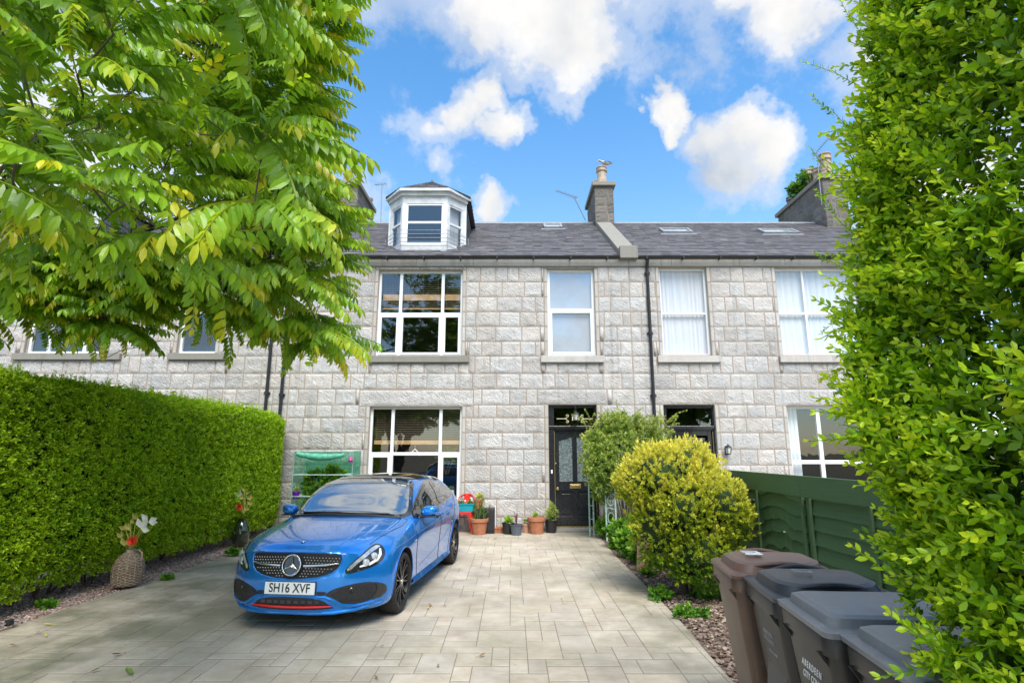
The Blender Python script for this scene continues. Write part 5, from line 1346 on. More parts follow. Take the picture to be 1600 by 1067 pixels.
    for y in (-.25, .25):
        wv = MB(); wv.lathe([(.05, -.022), (.095, -.025), (.10, -.012), (.10, .012), (.095, .025), (.05, .022)], (.27, y, .10), 24, 'y'); wv.build('wheel', 'tyre', t, smooth=True)
    ax = MB(); ax.tube([(.27, -.25, .10), (.27, .25, .10)], .012, 8); ax.build('axle', 'lead', t)
    return t, bo_, lo
FRONT = Matrix(((0, 0, -1, 0), (-1, 0, 0, 0), (0, 1, 0, 0), (0, 0, 0, 1)))      # text x runs -Y, up +Z, facing -X
def on_front(y, z):     # point on the bin's front face
    d = .585 / 2 if z > .9 else .53 / 2 + (.585 - .53) / 2 * (z - .55) / .38; sx = .02 * (1 - (z - .55) / .38)
    return Vector((-d + sx - .004, y, z))
def front_text(b, txt, z, y, size, mat='sticker', sx=1, space=1.0, bold=0):
    sl = Matrix.Rotation(math.atan2((.585 - .53) / 2 + .02, .38), 4, 'Y')
    m = Matrix.Translation(on_front(y, z)) @ sl @ FRONT
    return text_mesh(txt, size, .0006, 'lettering', mat, b, m, sx=sx, space=space, bold=bold)
BR = R(-6)
BX = 1.62
b1, bb1, bl1 = wheelie((BX + .05, 3.73, -.0), BR, 'bin_brown', 'lid_brown', 'domed', 'faded brown garden waste bin with a white 178 on its lid, farthest in the row')
b2, bb2, bl2 = wheelie((BX + .05, 3.19, -.0), BR, 'bin_black', 'lid_black', 'domed', 'dark grey bin with a domed glossy lid between the brown bin and the flat-lidded bins')
b3, bb3, bl3 = wheelie((BX + .01, 2.67, .0), BR, 'bin_black', 'lid_grey', 'flat', 'dark bin with pale flat lid and clear white council lettering, third from the fence end')
b4, bb4, bl4 = wheelie((BX + .01, 2.13, .0), BR, 'bin_black', 'lid_grey', 'flat', 'dark bin nearest the camera, its flat lid half covered by hedge leaves')
for q_ in (b1, b2, b3, b4): q_.scale = (1, .92, 1)
lm = Matrix.Translation((-.12, .0, 1.113)) @ Matrix.Rotation(R(-90), 4, 'Z')
text_mesh('178', .14, .001, 'lid_number', 'sticker', bl1, lm, sx=.8, bold=.006)
M['faintgrey'] = simple('worn grey print', (.34, .35, .37), .6)
text_mesh('17', .13, .001, 'lid_number', 'faintgrey', bl2, Matrix.Translation((-.08, .0, 1.113)) @ Matrix.Rotation(R(-90), 4, 'Z'), sx=.9)
for b in (bb3, bb4):
    front_text(b, 'ABERDEEN', .80, .0, .040, 'sticker', .85, 1.45, .0006); front_text(b, 'CITY COUNCIL', .745, .0, .040, 'sticker', .85, 1.1, .0006)
    k = MB(); c = on_front(.02, .635); k.add([(c.x - .001, c.y + .03, c.z + .02), (c.x - .001, c.y - .0, c.z + .028), (c.x - .001, c.y - .032, c.z + .005), (c.x - .0, c.y - .02, c.z - .025), (c.x, c.y + .022, c.z - .028)], [(0, 1, 2, 3, 4)]); k.build('torn_sticker', 'sticker', b)
    front_text(b, '178', .54, .0, .17, 'pink', .8, 1.0, .006)
front_text(bb2, 'ABERDEEN', .79, .0, .030, 'faintgrey', .85, 1.3); front_text(bb2, 'CITY COUNCIL', .755, .0, .028, 'faintgrey', .85, 1.1); front_text(bb2, 'NO HOT ASHES', .70, -.03, .022, 'faintgrey', .85, 1.0)
front_text(bb2, '178', .56, -.05, .17, 'pink', .8, 1.0, .006)
pn = MB(); sl = Matrix.Translation(on_front(-.03, .60)) @ Matrix.Rotation(math.atan2((.585 - .53) / 2 + .02, .38), 4, 'Y')
pn.box(-.002, .006, -.15, .15, -.18, .16, mat=sl); pn.build('front_panel', 'lid_black', bb2, bevel=.004)

# ================================================================== fence
fence = empty('garden_fence', (3.12, 0, 0), 0, 'dark green timber fence of overlapping wavy boards behind the bins', 'fence')
def fxx(y): return 3.18 - .04 * (y - 6)
rf_ = random.Random(5)
FH = 1.50
posts = [1.6, 4.0, 6.02, 8.2, 10.4, 12.55]
for i, y in enumerate(posts):
    p = MB(); x = fxx(y) - 3.12; p.box(x - .03, x + .06, y - .045, y + .045, 0, FH - .16); p.build('fence_post', 'greenfence', fence, bevel=.006)
for (ya, yb) in zip(posts[:-1], posts[1:]):
    n = 9; wav = 5.9 < ya < 8.3
    bd_ = MB(); K = 26; hb_ = (FH - .14) / n
    for r_ in range(n):
        z0 = .05 + r_ * hb_; vs = []; ph = rf_.uniform(0, 9)
        for k in range(K + 1):
            t = k / K; y = ya + .05 + (yb - ya - .1) * t; x = fxx(y) - 3.12
            w = (.085 if wav else .008) * (noise.noise(Vector((y * 4.2, z0 * 1.3 + (0 if wav else ph), 3))) + .5 * noise.noise(Vector((y * 11, z0 * 3 + ph, 1))))
            vs += [(x - .044, y, z0 + w), (x - .010, y, z0 + hb_ * 1.22), (x + .004, y, z0 + hb_ * 1.22), (x - .026, y, z0 + w)]
        bd_.add(vs, [(4 * i_ + j, 4 * i_ + (j + 1) % 4, 4 * i_ + 4 + (j + 1) % 4, 4 * i_ + 4 + j) for i_ in range(K) for j in range(4)] + [(3, 2, 1, 0), (4 * K, 4 * K + 1, 4 * K + 2, 4 * K + 3)])
    bd_.build('fence_panel', 'greenfence', fence)
    for f in (.0, .5, 1):
        y = ya + .07 + (yb - ya - .14) * f; x = fxx(y) - 3.12; bt = MB(); bt.box(x - .068, x - .040, y - .022, y + .022, .03, FH - .17); bt.build('fence_batten', 'greenfence', fence, bevel=.003)
    rl_ = MB(); a = fxx(ya) - 3.12; b = fxx(yb) - 3.12
    rl_.add([(a - .100, ya + .002, FH - .22), (a - .070, ya + .002, FH - .22), (a - .070, ya + .002, FH), (a - .100, ya + .002, FH), (b - .100, yb - .002, FH - .22), (b - .070, yb - .002, FH - .22), (b - .070, yb - .002, FH), (b - .100, yb - .002, FH)],
            [(0, 1, 2, 3), (7, 6, 5, 4), (0, 4, 5, 1), (1, 5, 6, 2), (2, 6, 7, 3), (3, 7, 4, 0)]); rl_.build('top_rail', 'greenfence', fence, bevel=.004)

# ================================================================== wall lanterns
def lantern(name, label, c, hang=False):
    x, y, z = c; t = empty(name, c, 0, label, 'lantern')
    b = MB(); b.lathe([(.0, .125), (.012, .12), (.016, .10), (.05, .085), (.085, .055), (.088, .045), (.06, .045)], (0, 0, 0), 6); b.lathe([(.058, -.10), (.062, -.09), (.03, -.115), (0, -.12)], (0, 0, 0), 6)
    for k in range(6):
        a = 2 * PI * k / 6; b.tube([(.074 * math.cos(a), .074 * math.sin(a), .05), (.056 * math.cos(a), .056 * math.sin(a), -.095)], .005, 4)
    b.build('lantern_frame', 'blackiron', t)
    g = MB(); g.lathe([(.054, -.092), (.071, .046)], (0, 0, 0), 6, caps=False); g.build('lantern_glass', 'lampglass', t)
    br = MB()
    if hang: br.tube([(0, 0, .12), (-.005, .0, .2), (-.03, .06, .26), (-.04, .16, .25)], .008, 6)
    else: br.tube([(0, .02, -.09), (0, .09, -.12), (0, .13, -.05)], .010, 6); br.box(-.035, .035, .115, .14, -.12, .06)
    br.build('bracket', 'blackiron', t); return t
M['lampglass'] = simple('old clear lamp glass', (.55, .56, .52), .15, var=.15, coat=1.0)
p = on_y(1138, 702, WY - .14); lantern('wall_lantern', 'black wall lantern with pale glass on the stone beside the right-hand door', p)
p = on_y(900, 650, WY - .16); lantern('hanging_lantern', 'small lantern hanging from a bracket over the black front door', p, True)

# ================================================================== pots by the wall
def pot_prof(r, h, lip=True):
    if lip: return [(r * .68, 0), (r * .90, h * .78), (r * 1.0, h * .79), (r * 1.02, h * .98), (r * .99, h), (r * .90, h), (r * .86, h * .9)]
    return [(r * .72, 0), (r * .95, h * .93), (r * 1.03, h * .94), (r * 1.03, h), (r * .93, h), (r * .9, h * .9)]
M['blackpot'] = simple('black plastic pot', (.02, .02, .022), .5); M['greypot'] = simple('slate grey plastic pot', (.10, .12, .15), .5); M['purple'] = simple('purple plastic', (.13, .012, .30), .4)
M['teal'] = simple('turquoise plastic trough', (.01, .36, .46), .4); M['redmetal'] = simple('red powder coated metal', (.72, .022, .012), .3, var=.08, coat=.4)
M['terra2'] = simple('pale clay', (.50, .27, .18), .85, var=.2, nscale=14); M['potsoil'] = simple('potting soil', (.05, .035, .025), .95, bumps=.5)
def plant_pot(x, y, r, h, mat, label, lip=True, z=0, cat='plant pot', name='plant_pot'):
    t = empty(name, (x, y, z), 0, label, cat, 'pots standing along the wall' if z == 0 else None); b = MB(); b.lathe(pot_prof(r, h, lip), (0, 0, 0), 28, caps=False); b.lathe([(0, .002), (r * .68, .002)], (0, 0, 0), 28, caps=False); b.build('pot', mat, t, smooth=True)
    s = MB(); s.lathe([(r * .88, h * .90), (0, h * .93)], (0, 0, 0), 20, caps=False); s.build('soil', 'potsoil', t); return t
def gp(px, py): q = on_z(px, py); return q.x, q.y
x, y = gp(748, 836); big1 = plant_pot(x, y + .17, .20, .33, 'terra', 'large terracotta pot of tall spiky stems beside the red chair')
x, y = gp(794, 835); blk1 = plant_pot(x, y + .12, .14, .23, 'blackpot', 'black pot with bright lime foliage next to the low terracotta trough', False)
x, y = gp(807, 837); gry = plant_pot(x, y + .12, .14, .22, 'greypot', 'slate grey pot holding a thin purple spiky plant', False)
x, y = gp(822, 833); pale = plant_pot(x, y + .10, .10, .20, 'terra2', 'small pale clay pot half hidden behind the grey pot')
x, y = gp(839, 835); ter2 = plant_pot(x, y + .17, .20, .34, 'terra', 'terracotta pot with one small lime sprout, left of the door')
x, y = gp(862, 833); blk2 = plant_pot(x, y + .12, .15, .27, 'blackpot', 'black pot of wispy heather against the front door frame', False)
x, y = gp(773, 833); tr = empty('clay_trough', (x, y + .10, 0), 0, 'low scalloped terracotta trough on the paving between pots', 'plant pot', 'pots standing along the wall')
b = MB(); 
for k, dx in enumerate((-.11, .0, .11)): b.lathe([(.085, 0), (.105, .09), (.115, .095), (.115, .12), (.10, .12), (.095, .1)], (dx * 1.05, 0, 0), 20, caps=False); b.lathe([(0, .085), (.1, .09)], (dx * 1.05, 0, .001 * k), 20, caps=False)
b.build('trough_body', 'terra', tr, smooth=True)
# black crate with the small pot on it
x, y = -.60, 12.50; cr = MB(); cr.box(x - .20, x + .22, y - .10, y + .24, 0, .52); cr.box(x - .19, x + .21, y - .115, y - .102, .06, .5)
tag(cr.build('black_crate', 'blackpot', bevel=.01), 'tall black box standing against the wall behind the large terracotta pot', 'box')
wb_ = MB(); wb_.box(x + .225, x + .24, y + .0, y + .22, .1, .56); tag(wb_.build('white_board', 'white'), 'thin white board leaning on the wall beside the black box', 'board')
p = on_y(749, 790, 12.45); sp_ = plant_pot(p.x - .02, 12.50, .115, .20, 'terra', 'small terracotta pot with pale green leaves on top of the black box', True, .523)
# red metal chair
chr_ = empty('metal_chair', (*gp(722, 834), 0), R(-8), 'red metal cafe chair carrying a turquoise flower trough', 'chair'); 
cx0, cy0 = 0, .22
def cpart(nm, f): mb = MB(); f(mb); return mb.build(nm, 'redmetal', chr_, smooth=True)
for sx_ in (-1, 1):
    for sy_ in (-1, 1):
        def leg(mb, sx_=sx_, sy_=sy_):
            a = Vector((sx_ * .15, cy0 + sy_ * .15, .43)); b = Vector((sx_ * .215, cy0 + sy_ * .215, .0)); 
            pts = [a.lerp(b, k / 5) for k in range(6)]; mb.tube(pts, [.045, .038, .030, .024, .019, .016], 6)
        cpart('leg', leg)
st_ = MB(); loft(st_, [[(x_, y_ + cy0, z_) for x_, y_ in rrect(w_, w_, .05)] for z_, w_ in ((.405, .36), (.44, .37), (.447, .35))]); st_.build('seat', 'redmetal', chr_, smooth=True)
def back(mb):
    pts = [(-.19, cy0 - .02, .44), (-.205, cy0 + .10, .60), (-.17, cy0 + .20, .74), (-.09, cy0 + .245, .79), (0, cy0 + .26, .80), (.09, cy0 + .245, .79), (.17, cy0 + .20, .74), (.205, cy0 + .10, .60), (.19, cy0 - .02, .44)]; mb.tube(pts, .013, 8)
cpart('back_frame', back)
sp2 = MB(); sp2.add([(-.055, cy0 + .17, .44), (.055, cy0 + .17, .44), (.075, cy0 + .255, .79), (-.075, cy0 + .255, .79), (-.055, cy0 + .18, .44), (.055, cy0 + .18, .44), (.075, cy0 + .265, .79), (-.075, cy0 + .265, .79)], [(0, 1, 2, 3), (7, 6, 5, 4), (0, 4, 5, 1), (1, 5, 6, 2), (2, 6, 7, 3), (3, 7, 4, 0)]); sp2.build('back_splat', 'redmetal', chr_)
q = chr_.location; ft = empty('flower_trough', (q.x + .05, q.y + .14, .452), R(-8), 'turquoise plastic trough of small flowers on the red chair', 'planter')
tb = MB(); loft(tb, [[(x_, y_, z_) for x_, y_ in rrect(w_, d_, .02)] for z_, w_, d_ in ((.0, .36, .12), (.15, .42, .17), (.151, .445, .19), (.175, .45, .195), (.175, .42, .165), (.15, .41, .155))]); tb.build('trough_body', 'teal', ft, smooth=True)

# ================================================================== mini greenhouse
M['netting'] = None
def film():
    m, p, o = new_mat('green reinforced polythene'); co = objco()
    pset(p, Base_Color=mixc(noisef(co, 6, 4, .6), (.08, .36, .24), (.25, .60, .46)), Roughness=.35)
    t = nt.nodes.new('ShaderNodeBsdfTransparent'); t.inputs[0].default_value = (.55, .85, .70, 1); mx = nt.nodes.new('ShaderNodeMixShader')
    mx.inputs[0].default_value = .62; nt.links.new(p.outputs[0], mx.inputs[1]); nt.links.new(t.outputs[0], mx.inputs[2]); nt.links.new(mx.outputs[0], o.inputs[0]); bump(noisef(co, 9, 4, .6, .5), .8, .03, p); return m
M['film'] = film(); M['rollfilm'] = simple('rolled green polythene', (.10, .42, .28), .35, var=.35, nscale=10, bumps=.6, bscale=12, bd=.02); M['tube'] = simple('pale green steel tube', (.35, .48, .44), .4, .3)
ga = on_y(458, 705, 12.1); gb = on_y(552, 705, 12.1); GX0, GX1, GH = ga.x + .03, gb.x, ga.z; GY0, GY1 = 12.1, 12.68
gh = empty('mini_greenhouse', ((GX0 + GX1) / 2, GY0, 0), 0, 'green plastic covered mini greenhouse with rolled-up front against the wall', 'greenhouse')
ox, oy = gh.location.x, gh.location.y
fr = MB()
for xx in (GX0, GX1):
    for yy in (GY0, GY1): fr.tube([(xx - ox, yy - oy, 0), (xx - ox, yy - oy, GH)], .011, 8)
    for zz in (.35, .8, 1.25, GH): fr.tube([(xx - ox, GY0 - oy, zz), (xx - ox, GY1 - oy, zz)], .008, 6)
for zz in (.35, .8, 1.25, GH):
    for yy in (GY0, GY1): fr.tube([(GX0 - ox, yy - oy, zz), (GX1 - ox, yy - oy, zz)], .009, 6)
fr.build('frame', 'tube', gh)
for zz in (.35, .8, 1.25):
    sh_ = MB(); yy = GY0 + .03
    while yy < GY1: sh_.tube([(GX0 - ox, yy - oy, zz + .012), (GX1 - ox, yy - oy, zz + .012)], .003, 5); yy += .055
    sh_.build('shelf', 'tube', gh)
cv = MB(); G = 14
def sheet(f, nu, nv):
    vs = [f(i / nu, j / nv) for j in range(nv + 1) for i in range(nu + 1)]; cv.add(vs, [(j * (nu + 1) + i, j * (nu + 1) + i + 1, (j + 1) * (nu + 1) + i + 1, (j + 1) * (nu + 1) + i) for j in range(nv) for i in range(nu)])
nz_ = lambda a, b, c: .018 * noise.noise(Vector((a * 4, b * 4, c)))
sheet(lambda u, v: (GX0 - ox - .015 + nz_(v * 3, u * 3, 1), GY0 - oy + (GY1 - GY0) * u, GH * v), 8, 14); sheet(lambda u, v: (GX1 - ox + .015 + nz_(v * 3, u * 3, 2), GY0 - oy + (GY1 - GY0) * u, GH * v), 8, 14)
sheet(lambda u, v: (GX0 - ox + (GX1 - GX0) * u, GY1 - oy + .02, GH * v), 10, 14); sheet(lambda u, v: (GX0 - ox + (GX1 - GX0) * u, GY0 - oy + (GY1 - GY0) * v, GH + .012 + nz_(u * 3, v * 3, 3) - .03 * math.sin(PI * u)), 12, 6)
cv.build('cover', 'film', gh, smooth='full', fix=False)
ro = MB(); pts = [(GX0 - ox + .08 + (GX1 - GX0 - .25) * k / 10, GY0 - oy - .05, GH - .05 - .07 * math.sin(PI * k / 10 * .9) - .01 * (k % 2)) for k in range(11)]; ro.tube(pts, [.05, .055, .06, .07, .075, .08, .07, .07, .06, .05, .04], 12); ro.build('rolled_front', 'rollfilm', gh, smooth=True)
x_, z_ = GX0 + .08, .8 + .02
pp = empty('purple_pot', (x_, GY0 + .06, .82 + .0), 0, 'small purple pot on the greenhouse shelf', 'plant pot'); b = MB(); b.lathe(pot_prof(.075, .15), (0, 0, 0), 20); b.build('pot', 'purple', pp, smooth=True)
pp.location.z = on_y(469, 779, 12.1).z
hb2 = MB(); c = on_y(548, 718, 12.05); hb2.lathe([(.0, -.06), (.04, -.045), (.055, -.01), (.03, .03), (.012, .06), (.0, .09)], c, 12); tag(hb2.build('hanging_bag', simple('magenta plastic', (.5, .03, .3), .4), smooth=True), 'small magenta and white bag hanging at the corner of the greenhouse', 'bag')
ws_ = MB(); c = on_y(560, 722, WY - .05); ws_.box(c.x - .045, c.x + .045, c.y, c.y + .01, c.z - .10, c.z + .09); tag(ws_.build('wall_card', 'white'), 'white card fixed to the stone between greenhouse and window', 'sign')

# ================================================================== wicker demijohn, second vase, garden spike
M['wicker'] = simple('grey woven wicker', (.33, .25, .18), .85, var=.35, nscale=30)
M['darkglass'] = simple('dark green bottle glass', (.02, .03, .015), .08, coat=1.0)
M['dahlia'] = simple('coral silk petals', (.85, .10, .05), .7, var=.25, nscale=60); M['whitepetal'] = simple('white silk petals', (.82, .82, .80), .7, var=.06); M['silkleaf'] = simple('faded yellow silk leaf', (.50, .46, .12), .7, var=.3)
bp = on_z(183, 922)
bk = empty('wicker_demijohn', (bp.x, bp.y + .16, 0.03), 0, 'grey wicker covered jar of artificial flowers on the gravel by the hedge', 'vase')
w = MB(); prof = [(.135, 0), (.165, .03), (.175, .15), (.172, .24), (.15, .31), (.10, .37), (.055, .41), (.048, .45), (.06, .46), (.04, .455)]
w.lathe([(r_ * .96, h_) for r_, h_ in prof], (0, 0, 0), 32)
def prad(h):
    for (r0, h0), (r1, h1) in zip(prof[:-1], prof[1:]):
        if h0 <= h <= h1: return r0 + (r1 - r0) * (h - h0) / max(1e-6, h1 - h0)
    return .05
w.build('jar_body', 'wicker', bk, smooth=True)
wv = MB(); h = .01; row = 0
while h < .42:     # woven strands
    pts = []; r_ = prad(h)
    for k in range(49): a = 2 * PI * k / 48; rr = r_ + .006 * (1 if (k // 2 + row) % 2 else -1); pts.append((rr * math.cos(a), rr * math.sin(a), h))
    wv.tube(pts, .0075, 5, caps=False); h += .0165; row += 1
for k in range(12):
    a = 2 * PI * k / 12; wv.tube([(prad(h_) * math.cos(a) * 1.01, prad(h_) * math.sin(a) * 1.01, h_) for h_ in [.0 + .04 * i for i in range(11)]], .007, 5)
wv.tube([(.055, 0, .43), (.10, .01, .44), (.15, .01, .40), (.165, .0, .33), (.15, 0, .29)], .013, 8); wv.build('weave', 'wicker', bk, smooth=True)
def flowers(parent, base, sc=1.0, mirror=1):
    bx, by, bz = base
    st = MB(); heads = [((.05 * mirror, -.06, .10), 'd'), ((.09 * mirror, -.02, .22), 'w'), ((.15 * mirror, .0, .28), 'w'), ((-.02 * mirror, -.03, .26), 'l'), ((-.08 * mirror, .0, .20), 'l'), ((-.10 * mirror, -.02, .12), 'l'), ((-.05 * mirror, -.05, .05), 'l'), ((.0, -.04, .20), 'l'), ((.02 * mirror, .0, .30), 'l')]
    rr = random.Random(3)
    for (d, k) in heads:
        e = Vector(base) + Vector(d) * sc; st.tube([base, Vector(base).lerp(e, .5) + Vector((0, 0, .02)), e], .004 * sc, 5)
    st.build('stems', 'silkleaf', parent)
    for (d, k) in heads:
        e = Vector(base) + Vector(d) * sc; f = MB()
        if k == 'd':
            for ring, (n, el, ln) in enumerate(((16, 5, .062), (16, 28, .06), (12, 50, .052), (8, 72, .04))):
                for i in range(n):
                    a = 2 * PI * (i + ring * .5) / n; dr = Vector((math.cos(a) * math.cos(R(el)), -math.sin(R(el)), math.sin(a) * math.cos(R(el)))); sd_ = dr.cross(Vector((0, 1, 0))).normalized() * .010 * sc; p1 = e + dr * ln * sc
                    f.add([e, e + dr * ln * .5 * sc + sd_, p1, e + dr * ln * .5 * sc - sd_, e + dr * ln * .5 * sc + Vector((0, .006, 0))], [(0, 1, 4), (1, 2, 4), (2, 3, 4), (3, 0, 4)])
            f.build('dahlia', 'dahlia', parent, fix=False)
        elif k == 'w':
            for i in range(4):
                a = rr.uniform(-.6, 1.0) + i * .5; dr = Vector((math.cos(a) * mirror, -.2, math.sin(a))).normalized(); sd_ = dr.cross(Vector((0, 1, 0))).normalized() * .035 * sc; L0 = .12 * sc
                f.add([e, e + dr * L0 * .45 + sd_, e + dr * L0, e + dr * L0 * .5 - sd_, e + dr * L0 * .5 + Vector((0, .02, 0))], [(0, 1, 4), (1, 2, 4), (2, 3, 4), (3, 0, 4)])
            f.build('white_bloom', 'whitepetal', parent, fix=False, smooth='full')
        else:
            for i in range(2):
                a = rr.uniform(.5, 2.6); dr = Vector((math.cos(a), -.25, math.sin(a))).normalized(); sd_ = dr.cross(Vector((0, 1, 0))).normalized() * .025 * sc; L0 = .085 * sc
                f.add([e, e + dr * L0 * .45 + sd_, e + dr * L0, e + dr * L0 * .5 - sd_, e + dr * L0 * .5 + Vector((0, .012, 0))], [(0, 1, 4), (1, 2, 4), (2, 3, 4), (3, 0, 4)])
            f.build('silk_leaf', 'silkleaf', parent, fix=False)
flowers(bk, (0, 0, .44), 1.25)
vp = on_z(385, 850); vs2 = empty('glass_vase', (vp.x + .02, vp.y - .3, .03), 0, 'dark jar with coral and white artificial flowers behind the car\'s left headlight', 'vase')
b = MB(); b.lathe([(.10, 0), (.14, .05), (.15, .25), (.12, .36), (.07, .42), (.07, .47), (.085, .48), (.06, .475)], (0, 0, 0), 24); b.build('jar_body', 'darkglass', vs2, smooth=True); flowers(vs2, (0.02, 0, .56), 1.35, -1)
# fix the second bunch's spread: tall white head over the coral one
gs_ = MB(); a = on_z(-40, 985, .08); b_ = on_z(15, 972, .06); gs_.tube([a, b_], .012, 8); gs_.tube([b_, b_ + (b_ - a).normalized() * .05], .026, 10, 0)
gl_ = tag(gs_.build('garden_light', 'chrome', smooth=True), 'slim metal spike light with a black collar lying on the gravel at the left edge', 'garden light')
bk_ = MB(); d_ = (b_ - a).normalized(); bk_.tube([b_ - d_ * .03, b_ + d_ * .02], .032, 10); bk_.build('collar', 'blackiron', gl_)
# trellis posts under the climber
M['mint'] = simple('flaking pale green paint', (.40, .55, .47), .7, var=.3, nscale=20, bumps=.3)
tx = on_y(962, 800, 11.3).x; tr_ = empty('garden_trellis', (tx, 11.3, 0), 0, 'old pale green and white metal trellis under the climbing shrub', 'trellis')
b = MB()
for dx, dy in ((-.0, 0), (-.17, .12), (-.42, .75), (-.34, .7)): b.tube([(dx, dy, 0), (dx, dy, 1.45)], .018, 8)
b.build('trellis_post', 'mint', tr_)
b = MB()
for z in (.35, .62, .9, 1.2): b.tube([(0, 0, z), (-.17, .12, z + .02)], .009, 6); b.tube([(-.34, .7, z), (-.42, .75, z)], .009, 6)
for z in (.45, .78, 1.05):
    b.tube([(-.085 + .06 * math.cos(a), .06, z + .1 * math.sin(a)) for a in [2 * PI * k / 14 for k in range(15)]], .007, 5, caps=False)
b.build('scrollwork', 'mint', tr_)
# tall clay pot at the drive's edge
x, y = gp(1006, 893); cp_ = MB(); cp_.lathe([(.085, 0), (.095, .3), (.105, .42), (.125, .43), (.125, .50), (.10, .50), (.09, .4)], (x, y + .1, 0), 22, rot=Matrix.Rotation(R(6), 3, 'Y')); tag(cp_.build('tall_clay_pot', 'terra2', smooth=True), 'tall narrow clay pot leaning under the golden bush at the drive edge', 'plant pot')
# ================================================================== foliage
def leaf(L_=1., W_=.42, fold=.12, curl=.12, n=3):
    """leaf along +Y from origin, up +Z: mid points, left, right"""
    V = []; F = []
    mids = [(0, 0, 0)] + [(0, L_ * k / n, -curl * L_ * (k / n) ** 2) for k in range(1, n + 1)]
    V += mids; wid = {3: [.78, 1.0], 2: [1.0]}[n]; ys = {3: [.25, .62], 2: [.42]}[n]
    li = []; ri = []
    for w, y in zip(wid, ys):
        z = -curl * L_ * y * y + fold * W_ * .5 * w
        li.append(len(V)); V.append((-W_ * .5 * w, L_ * y, z)); ri.append(len(V)); V.append((W_ * .5 * w, L_ * y, z))
    if n == 3:
        F = [(0, 1, li[0]), (1, 2, li[1], li[0]), (2, 3, li[1]), (0, ri[0], 1), (1, ri[0], ri[1], 2), (2, ri[1], 3)]
    else: F = [(0, 1, li[0]), (1, 2, li[0]), (0, ri[0], 1), (1, ri[0], 2)]
    return np.array(V, float), F
def compose(parts):
    """parts: (V, F, R, T, hue, val) -> template"""
    vs = []; fs = []; hs = []; b = 0
    for V, F, Rm, T, h, v in parts:
        P = V @ np.asarray(Rm).T + np.asarray(T); vs.append(P); fs += [tuple(i + b for i in f) for f in F]; hs.append(np.tile([h, v], (len(V), 1))); b += len(V)
    return np.concatenate(vs), fs, np.concatenate(hs)
def stickpart(a, b, r):
    mb = MB(); mb.tube([a, b], r, 3, caps=False); return np.array([tuple(v) for v in mb.v]), mb.f
def pathpart(pts, r):
    mb = MB(); mb.tube(pts, r, 3, caps=False); return np.array([tuple(v) for v in mb.v]), mb.f
I3 = np.eye(3)
fr_ = random.Random(21)
# ---- compound (pinnate) leaf
def pinnate(pairs, Lr, ll, droop, tipred=.0):
    parts = []; V, F = leaf(1, .36, .22, .22, 3); pts = []
    def P(t): return Vector((.04 * Lr * math.sin(t * 3), Lr * t * (1 - .10 * t), Lr * (.10 * t - droop * t * t)))
    pv, pf = pathpart([P(t / 6) for t in range(7)], .004 * Lr / .5); parts.append((pv, pf, I3, (0, 0, 0), .75, .8))
    for k in range(pairs):
        t = .16 + .80 * k / (pairs - 1); c = P(t); fwd = (P(min(1, t + .05)) - P(t - .05)).normalized(); size = ll * (1.05 - .5 * abs(t - .45)) * fr_.uniform(.88, 1.1)
        for s in (-1, 1):
            side = Vector((s, 0, 0)); d = (side * fr_.uniform(.55, .8) + fwd * fr_.uniform(.30, .55) + Vector((0, 0, -1)) * fr_.uniform(.35, .95)).normalized()
            parts.append((V, F, rot_to(d, fr_.uniform(-.4, .4), size), c, .30 + .42 * t * t + fr_.uniform(-.09, .09) + tipred * (t > .7), fr_.uniform(.88, 1.12)))
    parts.append((V, F, rot_to(fwd + Vector((0, 0, -.5)), 0, ll * .8), P(1), .75 + tipred, 1)); return compose(parts)
PIN = [pinnate(10, .52, .115, .32), pinnate(9, .46, .11, .45), pinnate(11, .58, .118, .22), pinnate(8, .40, .10, .5, .45)]
# trunk, limbs and the spots where the twigs end
tr_rng = random.Random(5)
tree = empty('ailanthus_tree', (-7.6, 7.4, 0), 0, 'large tree with long drooping feather-like leaves overhanging from the left', 'tree')
TO = Vector((-7.6, 7.4, 0))
def W3(px, py, depth):
    d = ray(px, py); return Vector((0, 0, CAMZ)) + d * depth
nodes = []   # (pos, parent, )
def addpath(pts):
    ids = []
    for i, p in enumerate(pts): nodes.append([Vector(p), ids[-1] if ids else None]); ids.append(len(nodes) - 1)
    return ids
trunk_top = Vector((-7.2, 6.9, 3.4))
t0 = addpath([TO, TO + Vector((.05, -.1, 1.2)), TO + Vector((.2, -.25, 2.4)), trunk_top])
def limb(start, pts):
    p = start
    for q in pts:
        q = Vector(q); a = nodes[p][0]; m = int((q - a).length / .35) + 1
        for k in range(1, m + 1):
            pos = a.lerp(q, k / m) + Vector((tr_rng.uniform(-.04, .04), tr_rng.uniform(-.04, .04), tr_rng.uniform(-.04, .04))); nodes.append([pos, p]); p = len(nodes) - 1
    return p
limb(t0[3], [(-5.6, 5.6, 4.5), (-4.0, 4.6, 4.7), W3(230, 120, 3.9), W3(330, 210, 3.3)])
limb(t0[3], [(-5.2, 6.6, 5.2), W3(300, 60, 5.6), W3(470, 120, 5.8), W3(560, 170, 6.0)])
limb(t0[3], [(-5.4, 6.9, 4.4), W3(300, 330, 6.2), W3(430, 400, 6.4), W3(500, 480, 6.5)])
limb(t0[2], [W3(10, 260, 7.2), W3(60, 390, 7.0), W3(95, 470, 7.0), W3(170, 560, 6.9), W3(250, 620 - 90, 6.8)])
limb(t0[3], [(-5.0, 4.6, 3.8), W3(60, 200, 4.2), W3(170, 330, 3.6)])
limb(t0[3], [(-7.4, 7.6, 5.6), (-7.2, 8.2, 7.0)]); limb(t0[3], [(-8.6, 6.2, 4.8), (-9.2, 5.6, 6.2)]); limb(t0[3], [(-6.0, 5.2, 6.4), (-5.0, 4.4, 7.4)])
